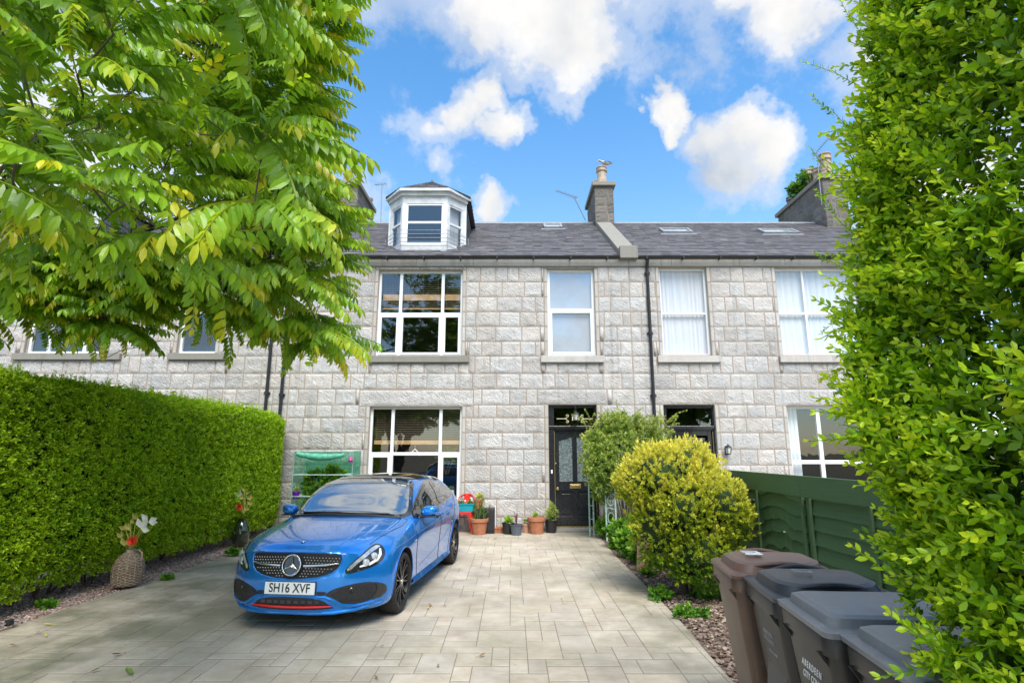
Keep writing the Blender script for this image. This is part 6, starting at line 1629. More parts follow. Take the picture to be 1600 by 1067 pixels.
def inpoly(x, y, P_):
    r_ = False
    for i in range(len(P_)):
        a, b = P_[i], P_[(i + 1) % len(P_)]
        if (a[1] > y) != (b[1] > y) and x < (b[0] - a[0]) * (y - a[1]) / (b[1] - a[1]) + a[0]: r_ = not r_
    return r_
regA = [(-120, -160), (400, -160), (400, 40), (330, 90), (400, 170), (440, 260), (400, 330), (330, 400), (250, 440), (150, 380), (60, 330), (-120, 400)]
regB = [(330, -160), (490, -160), (500, 40), (490, 150), (498, 215), (480, 240), (480, 300), (510, 350), (505, 410), (520, 470), (500, 545), (445, 560), (430, 500), (420, 440), (360, 470), (300, 440), (330, 300), (260, 200), (290, 120)]
regC = [(-150, 420), (30, 410), (120, 380), (330, 400), (400, 450), (380, 500), (310, 490), (250, 450), (180, 520), (90, 500), (-20, 470), (-150, 560)]
tips = []
def samp(reg, n, d0, d1, sep):
    k = 0; tries = 0; xs = [p[0] for p in reg]; ys = [p[1] for p in reg]
    while k < n and tries < 8000:
        tries += 1; x = tr_rng.uniform(min(xs), max(xs)); y = tr_rng.uniform(min(ys), max(ys))
        if not inpoly(x, y, reg): continue
        p = W3(x, y, tr_rng.uniform(d0, d1))
        if any((p - q[0]).length < sep for q in tips): continue
        if p.z < 2.0 and p.x < -5: continue
        tips.append((p, d0)); k += 1
samp(regA, 52, 2.6, 4.4, .25); samp(regB, 190, 4.9, 7.3, .27); samp(regC, 140, 6.0, 7.6, .18); samp(regA, 70, 5.2, 7.4, .34)
for _ in range(55):       # the rest of the crown, out of the picture above and to the left
    a = tr_rng.uniform(0, 6.28); e = tr_rng.uniform(-.3, 1.4); r_ = tr_rng.uniform(1.2, 2.6); p = Vector((-7.4, 6.8, 5.6)) + Vector((math.cos(a) * math.cos(e), math.sin(a) * math.cos(e), math.sin(e) * .9)) * r_
    d = p - Vector((0, 0, CAMZ)); 
    if d.y > .3 and d.x / d.y > -1.0: continue
    tips.append((p, 6))
order = sorted(tips, key=lambda q: (q[0] - trunk_top).length)
leafspots = []
for p, dd in order:
    best = min(range(3, len(nodes)), key=lambda i: (nodes[i][0] - p).length + .12 * (nodes[i][0] - trunk_top).length)
    a = nodes[best][0]; n = max(2, int((p - a).length / .3)); pr = best; off = Vector((0, 0, .10 * (p - a).length))
    for k in range(1, n + 1):
        t = k / n; pos = a.lerp(p, t) + off * math.sin(PI * t) + Vector((tr_rng.uniform(-.02, .02), tr_rng.uniform(-.02, .02), 0)); nodes.append([pos, pr]); pr = len(nodes) - 1
        if k < n and t > .5: leafspots.append((pos, (p - a).normalized(), 3))
    leafspots.append((p, (p - a).normalized(), 8 if dd != 6.0 else 9))
wt = [0.0] * len(nodes)
for i in range(len(nodes) - 1, -1, -1):
    wt[i] = max(wt[i], 1.0)
    if nodes[i][1] is not None: wt[nodes[i][1]] += wt[i] if wt[i] > 0 else 1
rad = [min(.20, .0045 * (w ** .47)) for w in wt]
lb = MB(); done = set()
kids = {}
for i, (p, pa) in enumerate(nodes):
    if pa is not None: kids.setdefault(pa, []).append(i)
def walk(i):
    stack = [(i, None)]
    while stack:
        s, frm = stack.pop(); path = [frm, s] if frm is not None else [s]; c = s
        while c in kids:
            ks = sorted(kids[c], key=lambda q: -wt[q]); 
            for o_ in ks[1:]: stack.append((o_, c))
            c = ks[0]; path.append(c)
        if len(path) > 1: lb.tube([nodes[q][0] - TO for q in path], [rad[q] if (j or frm is None) else min(rad[q], rad[path[1]] * 1.1) for j, q in enumerate(path)], 6, caps=False)
walk(0); lb.build('trunk', 'bark', tree, smooth='full', fix=False)
items = []
for p, ax, n in leafspots:
    for k in range(n):
        a = 2 * PI * k / n + tr_rng.uniform(-.5, .5); h = Vector((math.cos(a), math.sin(a), tr_rng.uniform(-.15, .35))); d = (h * .8 + ax * .5 + Vector((.55, -.2, .05))).normalized()
        sc_ = tr_rng.uniform(.85, 1.28)
        items.append((tr_rng.choice([0, 0, 1, 2, 2, 0, 1, 3]), rot_to(d, tr_rng.uniform(-.35, .35), sc_), p - TO + d * .02, tr_rng.uniform(-.32, .12), tr_rng.uniform(.85, 1.2)))
scatter('crown', PIN, items, 'tree_leaf', tree, smooth=False)
print('tree compound leaves', len(items))

# ---- privet shoots
def shoot(nl, length, ll, wr=.5, ang=52, tiphue=.9):
    parts = []; V, F = leaf(1, wr, .25, .10, 3); c0 = Vector((0, 0, 0)); bend_ = fr_.uniform(-.15, .15)
    def P(t): return Vector((bend_ * length * t * t, length * t, .08 * length * t * t))
    pv, pf = pathpart([P(k / 3) for k in range(4)], .0022); parts.append((pv, pf, I3, (0, 0, 0), .55, .7))
    for k in range(nl):
        t = .12 + .86 * k / (nl - 1); roll = (k % 2) * PI / 2 + fr_.uniform(-.3, .3)
        for s in (0, PI):
            aa = R(ang) * (1.15 - .45 * t) + fr_.uniform(-.2, .2); d = Vector((math.sin(aa) * math.cos(roll + s), math.cos(aa), math.sin(aa) * math.sin(roll + s) - .08)); sz = ll * (1.0 - .45 * t ** 3) * fr_.uniform(.75, 1.12)
            parts.append((V, F, rot_to(d, fr_.uniform(-.5, .5), sz), P(t), .18 + (tiphue - .25) * t ** 2 + fr_.uniform(-.08, .08), fr_.uniform(.85, 1.1)))
    return compose(parts)
SH = [shoot(7, .20, .052), shoot(6, .16, .050), shoot(9, .27, .048, .46), shoot(5, .12, .055, .55)]
pr = random.Random(8); items = []
hr = empty('privet_hedge', (1.9, .6, 0), 0, 'tall loose privet hedge filling the right edge of the picture, bright leaves', 'hedge'); HO = Vector((1.9, .6, 0))
def yend(z): return 2.27 + .05 * math.sin(z * 3.1) - (.52 * min(1, max(0, (1.24 - z) / .25)))
def xface(z): return 1.46 + .125 * max(0, z - 2.0) - .025 * math.sin(z * 4) - (.12 if z < 1.15 else 0)
for _ in range(6200):
    z = pr.uniform(.1, 4.3); y = yend(z) - abs(pr.gauss(0, .25)) if pr.random() < .25 else pr.uniform(-.9, yend(z))
    dn = noise.noise(Vector((y * 2.6, z * 2.6, 5))) * .17
    x = xface(z) + dn + abs(pr.gauss(0, .075)); 
    if y < .35: x += (.35 - y) * .35
    d = Vector((-.75 + pr.gauss(0, .35), pr.gauss(.05, .5), .35 + pr.gauss(0, .4))).normalized()
    items.append((pr.randrange(4), rot_to(d, pr.uniform(0, 6.28), pr.uniform(.74, 1.12)), Vector((x, y, z)) - HO - d * .1, pr.uniform(-.16, .26), pr.uniform(.9, 1.25)))
for _ in range(1500):      # the end towards the house
    z = pr.uniform(.9, 4.3); x = xface(z) + pr.uniform(-.02, 1.2); y = yend(z) + pr.gauss(0, .05); d = Vector((-.3 + pr.gauss(0, .4), .7, .4 + pr.gauss(0, .4))).normalized()
    items.append((pr.randrange(4), rot_to(d, pr.uniform(0, 6.28), pr.uniform(.7, 1.0)), Vector((x, y, z)) - HO - d * .12, pr.uniform(-.25, .1), pr.uniform(.75, 1.1)))
for (px, py, dpt, px2, py2) in ((1335, 130, 2.2, 1256, 92), (1325, 200, 2.2, 1266, 150), (1325, 300, 2.2, 1262, 235), (1330, 360, 2.15, 1272, 300), (1350, 60, 2.1, 1310, 5), (1320, 420, 2.2, 1268, 395), (1325, 560, 2.1, 1285, 585), (1400, 20, 2.1, 1370, -30), (1340, 480, 2.1, 1278, 520)):
    a = W3(px, py, dpt); b = W3(px2, py2, dpt); n = 2; d = (b - a); ln = d.length
    items.append((2, rot_to(d, pr.uniform(0, 6), ln / .27 * .62), b - d * .62 - HO, -.05, 1.0)); items.append((2, rot_to(d + Vector((pr.gauss(0, .05),) * 3), 1.0, ln / .27 * .62), a - d * .1 - HO, -.1, 1.0))
for _ in range(2600):     # inner leaves; shade of the gaps put into their darker colour
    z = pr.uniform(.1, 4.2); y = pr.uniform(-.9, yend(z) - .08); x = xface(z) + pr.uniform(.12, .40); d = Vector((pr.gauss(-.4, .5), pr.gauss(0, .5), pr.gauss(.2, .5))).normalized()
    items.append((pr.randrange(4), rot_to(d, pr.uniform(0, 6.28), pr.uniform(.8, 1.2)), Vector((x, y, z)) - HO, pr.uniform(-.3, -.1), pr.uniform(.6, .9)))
st = MB()
for _ in range(60):
    y = pr.uniform(-.8, 1.85); x = pr.uniform(2.1, 2.4); z = pr.uniform(0, 2.4); p = Vector((x, y, z)) - HO; q = p + Vector((-.18 + pr.gauss(0, .1), pr.gauss(0, .25), pr.uniform(.7, 1.5))); st.tube([p, p.lerp(q, .5) + Vector((pr.gauss(0, .03), pr.gauss(0, .03), 0)), q], [.010, .007, .004], 5)
for y in (-.5, .1, .6, 1.1, 1.55): st.tube([Vector((2.1, y, 0)) - HO, Vector((2.1, y + .05, 1.2)) - HO, Vector((2.1, y, 3.6)) - HO], [.035, .025, .01], 7)
st.build('stems', 'twig', hr)
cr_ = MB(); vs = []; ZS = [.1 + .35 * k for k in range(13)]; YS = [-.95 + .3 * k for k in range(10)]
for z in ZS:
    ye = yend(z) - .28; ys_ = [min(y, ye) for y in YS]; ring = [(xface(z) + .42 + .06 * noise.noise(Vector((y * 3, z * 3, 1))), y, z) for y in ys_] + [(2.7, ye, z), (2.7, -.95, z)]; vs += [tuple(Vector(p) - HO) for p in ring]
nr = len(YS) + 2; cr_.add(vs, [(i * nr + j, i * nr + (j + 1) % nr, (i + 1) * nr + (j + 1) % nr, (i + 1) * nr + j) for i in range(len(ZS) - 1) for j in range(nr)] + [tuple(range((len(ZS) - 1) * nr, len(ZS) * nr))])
M['hedgecore'] = simple('shaded hedge interior', (.022, .045, .007), .95, var=.5, nscale=40)  # for the added solid cores: shade among the leaves put into the colour
cr_.build('shade_core', 'hedgecore', hr)  # added solid core blocking light, dark as the gaps between leaves
scatter('foliage', SH, items, 'privet', hr, smooth=False)
# ---- clipped hedge on the left
SP = []
for k in range(4):
    parts = []; V, F = leaf(1, .52, .2, .1, 2)
    for i in range(11):
        a = fr_.uniform(0, 6.28); e = fr_.uniform(.2, 1.25); d = Vector((math.cos(a) * math.sin(e), math.cos(e), math.sin(a) * math.sin(e))); parts.append((V, F, rot_to(d, fr_.uniform(0, 6), fr_.uniform(.024, .040)), d * .01 + Vector((0, fr_.uniform(-.04, .03), 0)), .45 + fr_.uniform(-.25, .35), fr_.uniform(.8, 1.15)))
    SP.append(compose(parts))
hl_ = empty('clipped_hedge', (-5.9, 8.5, 0), 0, 'neatly clipped tall green hedge along the left side of the drive', 'hedge'); HL = Vector((-5.9, 8.5, 0)); items = []
HX, HZ, HY0, HY1 = -5.42, 2.60, 2.6, 12.55
def hprof(y, z):       # face x with rounding at the top and the far end
    r_ = .16; x = HX + .042 * (y - 6) + .035 * noise.noise(Vector((y * 1.7, z * 1.7, 2))) + .02 * noise.noise(Vector((y * 6, z * 6, 2)))
    if z > HZ - r_: x -= r_ - math.sqrt(max(0, r_ * r_ - (z - HZ + r_) ** 2))
    if y > HY1 - .25: q = y - HY1 + .25; x -= .25 - math.sqrt(max(0, .0625 - q * q)); 
    if z < .6: x -= (.6 - z) * .22
    return x
def ztop(y): return HZ + .04 * noise.noise(Vector((y * 1.3, 0, 9))) - (.30 * max(0, (y - 11.9)) ** 1.3 if y > 11.9 else 0)
for _ in range(23000):
    y = HY0 + (HY1 - HY0) * pr.random(); zt_ = ztop(y); z = .17 + .08 * noise.noise(Vector((y * 2, 3, 3))) + (zt_ - .17) * pr.random(); x = hprof(y, z + (HZ - zt_)) + pr.gauss(0, .022) - (abs(pr.gauss(0, .05)) if pr.random() < .4 else 0)
    d = Vector((1, pr.gauss(-.1, .4), pr.gauss(.35, .4))).normalized(); 
    items.append((pr.randrange(4), rot_to(d, pr.uniform(0, 6.28), pr.uniform(.85, 1.25)), Vector((x, y, z)) - HL, pr.uniform(-.12, .25) + 25e-2 * noise.noise(Vector((y * 1.5, z * 1.5, 7))) + .10, pr.uniform(.85, 1.3)))
for _ in range(6500):
    y = HY0 + (HY1 - HY0) * pr.random(); x = HX + .04 * (y - 6) - .1 - .95 * pr.random(); z = ztop(y) - .02 + pr.gauss(0, .02) - .04 * max(0, (x - HX + .3) / .3) ** 2
    items.append((pr.randrange(4), rot_to(Vector((pr.gauss(0, .4), pr.gauss(0, .4), 1)), pr.uniform(0, 6.28), pr.uniform(.9, 1.3)), Vector((x, y, z)) - HL, pr.uniform(-.05, .3), pr.uniform(.9, 1.2)))
for _ in range(2500):     # far end
    z = .3 + 2.2 * pr.random(); x = HX + .22 - .9 * pr.random(); items.append((pr.randrange(4), rot_to(Vector((pr.gauss(.2, .4), 1, pr.gauss(.2, .4))), pr.uniform(0, 6.28), 1.1), Vector((x, HY1 + pr.gauss(0, .03), min(z, ztop(HY1) - .02))) - HL, pr.uniform(-.2, .2), pr.uniform(.8, 1.1)))
for _ in range(330):      # stray shoots above the clipped top
    y = HY0 + (HY1 - HY0) * pr.random(); x = HX + .04 * (y - 6) - .05 - .5 * pr.random(); d = Vector((pr.gauss(.1, .3), pr.gauss(0, .3), 1)).normalized()
    for k in range(pr.choice([1, 2, 2, 3])): items.append((pr.randrange(4), rot_to(d, pr.uniform(0, 6.28), .8 - .1 * k), Vector((x, y, ztop(y) + .02 + .045 * k)) - HL, .3, 1.1))
scatter('foliage', SP, items, 'hedge_leaf', hl_, smooth=False)
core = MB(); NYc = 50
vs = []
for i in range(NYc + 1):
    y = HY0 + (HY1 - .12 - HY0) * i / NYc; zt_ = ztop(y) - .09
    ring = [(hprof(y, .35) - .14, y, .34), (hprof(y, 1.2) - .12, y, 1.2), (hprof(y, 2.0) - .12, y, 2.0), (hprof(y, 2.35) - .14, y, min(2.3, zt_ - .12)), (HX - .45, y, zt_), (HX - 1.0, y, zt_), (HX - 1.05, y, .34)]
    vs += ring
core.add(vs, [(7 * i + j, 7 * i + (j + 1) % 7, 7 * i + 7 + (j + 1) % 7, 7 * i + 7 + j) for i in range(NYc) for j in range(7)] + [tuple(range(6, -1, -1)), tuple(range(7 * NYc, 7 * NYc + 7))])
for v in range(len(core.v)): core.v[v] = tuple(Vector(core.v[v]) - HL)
core.build('shade_core', 'hedgecore', hl_)  # added core; its dark colour stands in for shade behind the leaves
sm = MB()
for k in range(60):
    y = HY0 + (HY1 - HY0) * k / 60 + pr.uniform(-.05, .05); x = HX - .4 + pr.gauss(0, .1); 
    for j in range(3): q = Vector((x + pr.gauss(0, .12) + .1, y + pr.gauss(0, .15), .5)); sm.tube([Vector((x, y, -.02)) - HL, q - HL], [.016, .007], 5)
sm.build('stems', 'bark', hl_)

# ---- golden bush
def sprig(n, ls, wr=.42, spread=1.2, hue=.5, hspan=.35, up=.0):
    parts = []; V, F = leaf(1, wr, .2, -.05, 2)
    for i in range(n):
        a = 2.4 * i + fr_.uniform(-.2, .2); t = i / (n - 1); e = .15 + spread * t; d = Vector((math.cos(a) * math.sin(e), math.cos(e), math.sin(a) * math.sin(e) + up)); parts.append((V, F, rot_to(d, fr_.uniform(0, 6), ls * fr_.uniform(.8, 1.15)), Vector((0, -.035 * t, 0)), hue + hspan * (.5 - t) + fr_.uniform(-.08, .08), fr_.uniform(.85, 1.12)))
    return compose(parts)
GS = [sprig(12, .038), sprig(10, .042, .38), sprig(14, .034, .45)]
gb = empty('golden_bush', (2.3, 7.35, 0), 0, 'big rounded golden yellow evergreen bush in front of the green fence', 'bush'); GO = Vector((2.3, 7.35, 0)); items = []
lobes = [((0, 0, 1.0), (.66, .62, .80)), ((-.35, -.1, 1.40), (.50, .5, .42)), ((.06, .05, 1.50), (.42, .45, .38)), ((.44, -.2, .92), (.40, .40, .32)), ((-.38, -.15, .80), (.42, .45, .5)), ((-.62, .05, 1.32), (.34, .34, .28)), ((.05, -.35, .55), (.48, .42, .42)), ((.30, -.38, 1.1), (.42, .34, .36)), ((-.15, -.48, 1.05), (.38, .28, .36))]
for (c, r3_) in lobes:
    c = Vector(c); n = int(3000 * (r3_[0] * r3_[2]) / .68 + 220)
    for _ in range(n):
        a = pr.uniform(0, 6.28); u = pr.uniform(-1, 1); q = math.sqrt(1 - u * u); nrm = Vector((q * math.cos(a), q * math.sin(a), u))
        lump = 1 + .30 * noise.noise(Vector((nrm.x * 4 + c.x * 9, nrm.y * 4, nrm.z * 4 + c.z * 9))) + .12 * noise.noise(nrm * 11 + c * 5); dp = 1 - (abs(pr.gauss(0, .16)) if pr.random() < .6 else 0)
        p = c + Vector((nrm.x * r3_[0], nrm.y * r3_[1], nrm.z * r3_[2])) * lump * dp
        if p.z < .14: continue
        if any(((p.x - c2[0]) / r2[0]) ** 2 + ((p.y - c2[1]) / r2[1]) ** 2 + ((p.z - c2[2]) / r2[2]) ** 2 < .62 for c2, r2 in lobes): continue
        d = (nrm + Vector((0, 0, .55)) + Vector((pr.gauss(0, .3), pr.gauss(0, .3), pr.gauss(0, .3)))).normalized()
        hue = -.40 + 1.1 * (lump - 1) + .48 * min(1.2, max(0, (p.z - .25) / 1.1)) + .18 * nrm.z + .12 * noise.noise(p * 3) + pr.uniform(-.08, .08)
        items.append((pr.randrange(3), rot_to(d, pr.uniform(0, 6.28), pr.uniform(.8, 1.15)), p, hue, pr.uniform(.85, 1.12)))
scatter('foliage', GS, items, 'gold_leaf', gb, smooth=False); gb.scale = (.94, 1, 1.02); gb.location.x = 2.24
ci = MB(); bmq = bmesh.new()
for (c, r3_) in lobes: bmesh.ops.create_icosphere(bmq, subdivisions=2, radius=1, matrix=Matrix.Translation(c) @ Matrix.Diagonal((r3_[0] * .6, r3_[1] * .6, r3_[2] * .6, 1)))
mq = bpy.data.meshes.new('shade_core'); bmq.to_mesh(mq); bmq.free(); mq.materials.append(M['hedgecore']); oq = bpy.data.objects.new('shade_core', mq); COL.objects.link(oq); oq.parent = gb  # added cores, coloured as the shaded gaps in the bush
sm = MB(); 
for k in range(7): a = k * .9; sm.tube([(.05 * math.cos(a), .05 * math.sin(a), -.02), (.22 * math.cos(a), .2 * math.sin(a), .5), (.4 * math.cos(a), .35 * math.sin(a), 1.0)], [.03, .02, .01], 6)
sm.build('stems', 'bark', gb)

# ---- generic leafy plants
CL = [sprig(9, .05, .40, 1.3, .5, .5), sprig(8, .06, .36, 1.4, .4, .5)]
WD = [sprig(7, .10, .55, 1.35, .45, .4), sprig(9, .075, .6, 1.5, .4, .4)]
def shrub(name, label, cat, origin, blobs, n, temps, mat, hue=(-.2, .2), size=(.8, 1.2), parent=None, stems=6, up=.35, dens=.5, part='foliage', rnd=3, stalk='twig', srad=.012):
    r_ = random.Random(rnd); O = Vector(origin)
    e = empty(name, origin, 0, label, cat) if parent is None else parent
    tot = sum(b[1][0] * b[1][1] + b[1][0] * b[1][2] for b in blobs); its = []
    for c, r3_ in blobs:
        c = Vector(c); k = int(n * (r3_[0] * r3_[1] + r3_[0] * r3_[2]) / tot)
        for _ in range(k):
            a = r_.uniform(0, 6.28); u = r_.uniform(-1, 1); q = math.sqrt(1 - u * u); nr = Vector((q * math.cos(a), q * math.sin(a), u)); rr = r_.uniform(dens, 1.0) * (1 + .22 * noise.noise(nr * 3 + c * 3))
            p = c + Vector((nr.x * r3_[0], nr.y * r3_[1], nr.z * r3_[2])) * rr
            if p.z < .01 and parent is None: continue
            d = (nr + Vector((0, 0, up)) + Vector((r_.gauss(0, .35), r_.gauss(0, .35), r_.gauss(0, .35)))).normalized()
            its.append((r_.randrange(len(temps)), rot_to(d, r_.uniform(0, 6.28), r_.uniform(*size)), p, r_.uniform(*hue) + .1 * nr.z, r_.uniform(.85, 1.12)))
    scatter(part, temps, its, mat, e, smooth=False)
    if stems:
        s = MB(); 
        for k in range(stems):
            c, r3_ = blobs[k % len(blobs)]; t = Vector(c) + Vector((r_.uniform(-.6, .6) * r3_[0], r_.uniform(-.6, .6) * r3_[1], r3_[2] * .5)); b0 = Vector((r_.uniform(-.05, .05), r_.uniform(-.05, .05), 0)) if name != 'window' else Vector((0, 0, 0)); s.tube([b0, b0.lerp(t, .5) + Vector((r_.gauss(0, .03), r_.gauss(0, .03), .02)), t], [srad, srad * .7, srad * .4], 5)
        s.build('stems', stalk, e)
    return e
shrub('climbing_shrub', 'pale green loose shrub smothering the trellis between the two front doors', 'shrub', (2.3, 11.5, 0),
      [((-.15, -.1, 1.75), (.75, .5, .55)), ((-.50, -.25, 1.45), (.42, .4, .55)), ((.35, .1, 2.1), (.62, .4, .42)), ((-.10, .0, 2.25), (.45, .4, .35)), ((-.45, .15, 1.95), (.40, .35, .35)), ((.75, .0, 1.7), (.42, .4, .5)), ((.05, -.1, 1.2), (.5, .4, .4)), ((-.45, .1, 1.0), (.28, .3, .3))], 5000, CL, 'climber', (-.3, .22), (.8, 1.35), dens=.45, stems=16, rnd=4)
r_ = random.Random(9)      # its wispy shoots
cs_ = bpy.data.objects.get('climbing_shrub'); its = []; sm = MB()
for k in range(75):
    b0 = Vector((r_.uniform(-.7, 1.0), r_.uniform(-.3, .3), r_.uniform(1.9, 2.4))); d = Vector((r_.gauss(.25, .5), r_.gauss(-.2, .4), r_.uniform(.2, 1))).normalized(); ln = r_.uniform(.25, .55); b1_ = b0 + d * ln + Vector((0, 0, -.08)); sm.tube([b0, b0.lerp(b1_, .5) + Vector((0, 0, .05)), b1_], [.006, .004, .002], 4)
    for j in range(6): t = .2 + .8 * j / 5; its.append((0, rot_to(d, r_.uniform(0, 6), r_.uniform(.6, .95)), b0.lerp(b1_, t) + Vector((0, 0, .05 * math.sin(PI * t))), r_.uniform(-.1, .3), 1.0))
scatter('trailing_shoots', CL, its, 'climber', cs_, smooth=False); sm.build('shoot_stems', 'twig', cs_)
# ground plants along the drive's right edge
for i, (px, py, h, w) in enumerate(((948, 842, .42, .30), (962, 858, .46, .30), (978, 872, .45, .28), (996, 884, .42, .24), (950, 826, .65, .28), (985, 862, .60, .3))):
    q = on_z(px, py); shrub('leafy_weed', ('bright green leafy plant spilling onto the drive edge near the door', 'dense green leafy clump on the drive edge below the trellis', 'mid green clump between trellis and clay pot', 'drooping green plant against the tall clay pot', 'green plant climbing at the foot of the trellis post', 'tall leafy growth behind the clay pot, under the golden bush')[i], 'plant', (q.x + .12, q.y + .15, 0), [((0, 0, h * .5), (w, w, h * .55))], 150, WD, 'weed', (-.3, .15), (.8, 1.3), dens=.3, stems=5, rnd=20 + i)
for i, (px, py, h, w, lb_) in enumerate(((1032, 936, .16, .22, 'low leafy weed at the corner of the paving under the golden bush'), (1010, 898, .10, .14, 'small weed at the paving edge beside the tall clay pot'), (1075, 962, .08, .28, 'sparse green weed on the mulch in front of the golden bush'), (1108, 935, .12, .22, 'small weed in the mulch next to the brown bin'), (365, 868, .14, .16, 'small green weed on the gravel beside the car headlight'), (70, 948, .05, .12, 'tiny weed patch in the gravel near the garden light'), (262, 905, .05, .08, 'single tiny weed in the gravel to the right of the wicker jar'))):
    q = on_z(px, py); shrub('small_weed', lb_, 'plant', (q.x, q.y, .0), [((0, 0, h * .45), (w, w * .8, h * .5))], 46, WD, 'weed', (-.3, .1), (.4, .75), dens=.2, stems=2, rnd=40 + i, srad=.004)
# foliage in the pots
def potplant(pot_, r, h0, blobs, n, temps, mat, hue, size, part='plant', rnd=1, stems=3):
    shrub(pot_.name, None, None, (0, 0, 0), [((c[0], c[1], c[2] + h0), q) for c, q in blobs], n, temps, mat, hue, size, parent=pot_, stems=0, part=part, rnd=rnd, dens=.2)
BL = [sprig(6, .09, .16, .9, .5, .3)]
potplant(blk1, .12, .23, [((0, 0, .06), (.13, .13, .08))], 70, CL, 'weed', (.45, .6), (.6, .9)); potplant(ter2, .15, .34, [((-.03, 0, .05), (.07, .06, .05))], 20, CL, 'weed', (.4, .6), (.7, .9)); potplant(pale, .08, .2, [((0, 0, .05), (.08, .08, .06))], 16, CL, 'weed', (-.1, .2), (.5, .8))
potplant(blk2, .14, .27, [((0, 0, .12), (.17, .12, .16)), ((.03, 0, .26), (.08, .08, .14))], 90, BL, 'climber', (-.2, .3), (.7, 1.1)); potplant(sp_, .1, .2, [((.02, 0, .06), (.13, .1, .07))], 40, CL, 'climber', (.3, .5), (.6, 1.0))
potplant(ft, .1, .14, [((-.1, 0, .06), (.12, .06, .06)), ((.1, 0, .05), (.1, .06, .06))], 60, CL, 'weed', (-.3, .3), (.4, .7)); 
fl_ = MB()
for k in range(14): fl_.rbox((r_.uniform(-.2, .2), r_.uniform(-.05, .05), .19 + r_.uniform(0, .10)), (.035, .02, .03), (r_.uniform(0, 3), r_.uniform(0, 3), 0), k % 2)
fl_.build('blooms', [simple('dusky red flowers', (.30, .04, .03), .7), 'whitepetal'], ft)
# tall stems in the large pot, cordyline in the grey one
for pt, n, hh, mt, wd in ((big1, 9, .50, 'weed', .12), (gry, 11, .30, None, .08)):
    if mt:
        its = []; sm = MB()
        for k in range(n):
            a = r_.uniform(0, 6.28); b0 = Vector((math.cos(a) * .10, math.sin(a) * .06, .30)); b1_ = b0 + Vector((r_.gauss(0, .05), 0, hh * r_.uniform(.45, 1))); sm.tube([b0, b1_], [.006, .004], 5)
            for j in range(12): its.append((0, rot_to(Vector((r_.gauss(0, .5), r_.gauss(0, .5), 1)), r_.uniform(0, 6), .62), b0.lerp(b1_, j / 11), r_.uniform(-.3, .2), 1))
        scatter('plant', BL, its, mt, pt, smooth=False); sm.build('plant_stems', 'twig', pt)
    else:
        mb = MB()
        for k in range(n):
            a = 2 * PI * k / n; e = Vector((math.cos(a) * r_.uniform(.03, .14), math.sin(a) * .1, .22 + hh * r_.uniform(.6, 1))); s = Vector((-math.sin(a), math.cos(a), 0)) * .009; b0 = Vector((0, 0, .2)); m_ = b0.lerp(e, .5) + Vector((0, 0, .03)); mb.add([b0 - s, b0 + s, m_ + s, m_ - s, e], [(0, 1, 2, 3), (3, 2, 4)])
        mb.build('plant', simple('purple cordyline', (.16, .045, .06), .5), pt, fix=False)
# greenhouse plants, window plants, chimney plant
shrub('greenhouse_plants', 'mass of leafy green tomato-like plants growing inside the mini greenhouse', 'plant', (ox, 12.35, .0), [((-.1, -.05, .85), (.42, .24, .4)), ((.25, .0, 1.0), (.35, .22, .38)), ((-.35, -.05, 1.15), (.20, .18, .25)), ((.1, 0, 1.3), (.3, .2, .18)), ((0, 0, .5), (.5, .24, .3))], 420, WD, 'weed', (-.35, .25), (.8, 1.2), dens=.3, stems=9, rnd=60)
potplant(pp, .07, .15, [((0, 0, .05), (.06, .06, .07))], 18, CL, 'climber', (-.3, .3), (.5, .7))
q = on_y(697, 724, WY + .40); shrub('window_plant', 'green bushy houseplant just inside the ground floor window', 'plant', (q.x, WY + .45, q.z - .25), [((0, 0, .45), (.24, .16, .22))], 70, WD, 'weed', (-.1, .2), (.8, 1.1), dens=.2, stems=3, rnd=70)
q = on_y(705, 775, WY + .32); vz = MB(); vz.lathe([(.05, 0), (.07, .1), (.075, .22), (.06, .3), (.05, .3)], (q.x, WY + .34, q.z - .16), 18); vz = tag(vz.build('white_vase', 'white', smooth=True), 'white vase of narrow leaves inside the ground floor window, right-hand pane', 'vase')
its = [(0, rot_to(Vector((r_.gauss(0, .7), r_.gauss(0, .3), 1)), r_.uniform(0, 6), 1.3), Vector((q.x, WY + .34, q.z + .15)), -.2, .9) for _ in range(12)]; scatter('vase_leaves', BL, its, 'climber', vz, smooth=False)
ws2 = MB(); ws2.box(op_lo['x0'] + .05, op_lo['x1'] - .05, WY + .262, WY + .52, .85, .90); 
q = on_y(1262, 285, 17.0); shrub('chimney_plant', 'leafy self-seeded bush growing among the pots on the right-hand chimney', 'plant', (q.x + .2, 17.2, zr + .0), [((-.15, -.1, .5), (.45, .4, .42)), ((-.45, .1, .35), (.35, .35, .3)), ((.1, 0, .75), (.35, .3, .3))], 260, WD, 'weed', (-.35, .1), (1.0, 1.6), dens=.35, stems=8, rnd=80)
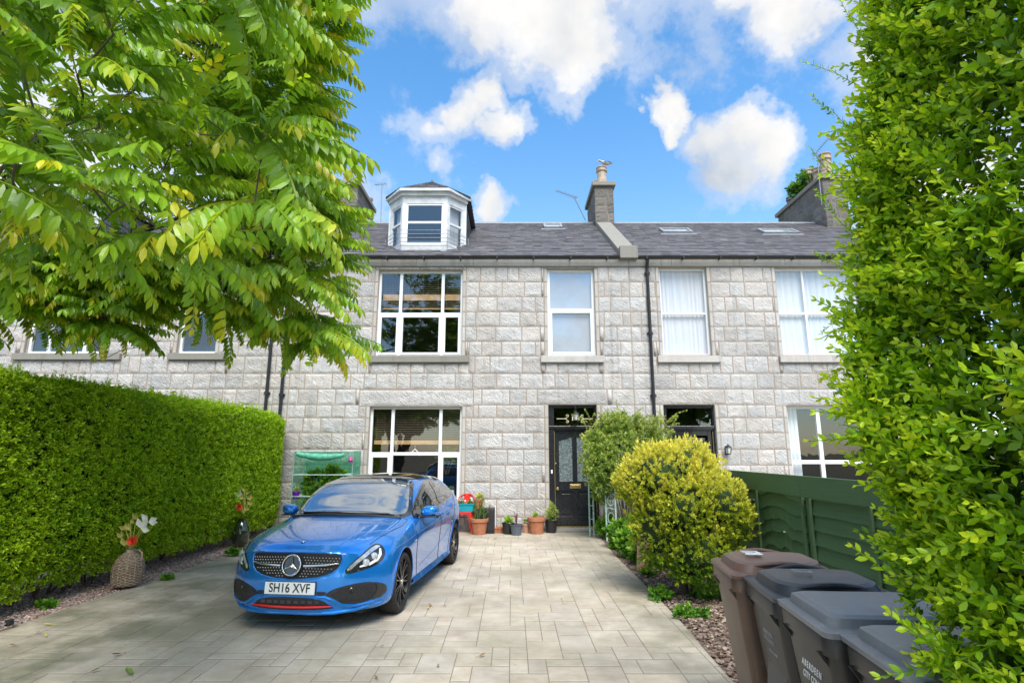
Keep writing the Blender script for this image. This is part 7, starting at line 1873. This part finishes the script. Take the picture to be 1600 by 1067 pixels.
# trees across the road, mirrored in the windows
TL = [sprig(8, .30, .45, 1.4, .4, .4)]
first = None
for i, (x, y, s) in enumerate(((-9, -18, 1.0), (-1.5, -20, 1.15), (7.5, -18.5, .95), (14, -20, 1.1))):
    if first is None:
        first = shrub('street_tree', 'leafy street tree across the road behind the camera', 'tree', (x, y, 0), [((0, 0, 5.4), (2.6, 2.4, 2.2)), ((1.2, .5, 6.4), (1.8, 1.8, 1.5)), ((-1.3, -.3, 4.6), (1.8, 1.7, 1.4)), ((.4, -1.0, 4.2), (1.7, 1.4, 1.2))], 2600, TL, 'hedge_leaf', (-.45, .0), (.9, 1.5), dens=.55, stems=8, rnd=90, stalk='bark', srad=.2, part='crown')
        first['group'] = 'street trees across the road'
    else: c = copy_tree(first); c.location = (x, y, 0); c.scale = (s, s, s); c.rotation_euler = (0, 0, i * 1.9)

# ================================================================== gull, fallen leaves
gq = on_y(948, 249, 16.2); gu = empty('gull', (gq.x - .05, 16.2, 0), 0, 'grey and white gull standing on the middle chimney pot', 'bird')
M['beakpink'] = simple('pinkish bird leg', (.5, .25, .2), .6); gz = zt + .66; b = MB(); rings = []
M['gullgrey'] = simple('grey gull back', (.16, .165, .175), .7); M['gullwhite'] = simple('white gull plumage', (.45, .445, .44), .7)
pr_ = [(-.20, .006, .0), (-.16, .03, .0), (-.10, .055, .0), (-.02, .072, .005), (.06, .068, .02), (.12, .048, .05), (.155, .036, .085), (.185, .038, .10), (.215, .03, .10), (.235, .012, .095)]
for (x, r0, dz_) in pr_: rings.append([(-x, r0 * math.cos(a), .15 + dz_ + r0 * .95 * math.sin(a)) for a in [2 * PI * k / 12 for k in range(12)]])
loft(b, rings); g_ = b.build('body', 'gullwhite', gu, smooth='full'); g_.location.z = gz
w = MB()
for s in (-1, 1): w.add([(-.08, s * .065, .17), (-.02, s * .078, .19), (.10, s * .06, .185), (.27, s * .015, .15), (.12, s * .055, .14), (0, s * .075, .14)], [(0, 1, 2, 3, 4, 5)]); 
w.add([(-.05, -.05, .215), (-.05, .05, .215), (.12, .045, .20), (.27, .0, .155), (.12, -.045, .20)], [(0, 1, 2, 3, 4)]); w_ = w.build('wing', 'gullgrey', gu); w_.location.z = gz
k = MB(); k.tube([(-.235, 0, .245), (-.28, 0, .238)], [.010, .003], 6); k_ = k.build('beak', simple('yellow beak', (.7, .45, .05), .5), gu); k_.location.z = gz
for s in (-1, 1): l_ = MB(); l_.tube([(-.02, s * .025, .10), (-.01, s * .025, .0)], .005, 5); q = l_.build('leg', 'beakpink', gu); q.location.z = gz
lf = None; M['deadleaf'] = simple('dead leaf', (.22, .11, .04), .8, var=.4); M['yellowleaf'] = simple('yellowed fallen leaf', (.50, .42, .06), .7, var=.2); M['greenleaf'] = simple('fresh fallen leaf', (.12, .18, .03), .6, var=.2)
for i, (px, py, m_, s) in enumerate(((205, 1056, 'greenleaf', .12), (190, 1022, 'deadleaf', .10), (140, 1052, 'deadleaf', .07), (82, 977, 'yellowleaf', .09), (72, 996, 'yellowleaf', .06), (57, 989, 'deadleaf', .05), (675, 948, 'deadleaf', .07), (668, 952, 'yellowleaf', .05), (692, 948, 'deadleaf', .05), (748, 1027, 'deadleaf', .07), (684, 1040, 'deadleaf', .06), (25, 1010, 'deadleaf', .06), (185, 1014, 'yellowleaf', .05), (775, 843, 'deadleaf', .09), (595, 1010, 'deadleaf', .05), (590, 1062, 'deadleaf', .05))):
    q = on_z(px, py); V, F = leaf(s, .4 * s, .5, -.25, 3); mb = MB(); mb.add([Vector(v) + Vector((0, 0, .008)) for v in V], F); mb.tube([(0, 0, .008), (-.01, -s * .4, .006)], .0015, 4)
    o = mb.build('fallen_leaf', m_, fix=False); o.location = q; o.location.z = .004; o.rotation_euler = (0, 0, r_.uniform(0, 6.28)); tag(o, {'deadleaf': 'dry brown leaf lying on the driveway paving', 'yellowleaf': 'small yellow fallen leaf lying on the driveway', 'greenleaf': 'green curled leaf lying at the front edge of the driveway'}[m_], 'leaf', 'fallen leaves on the driveway' )
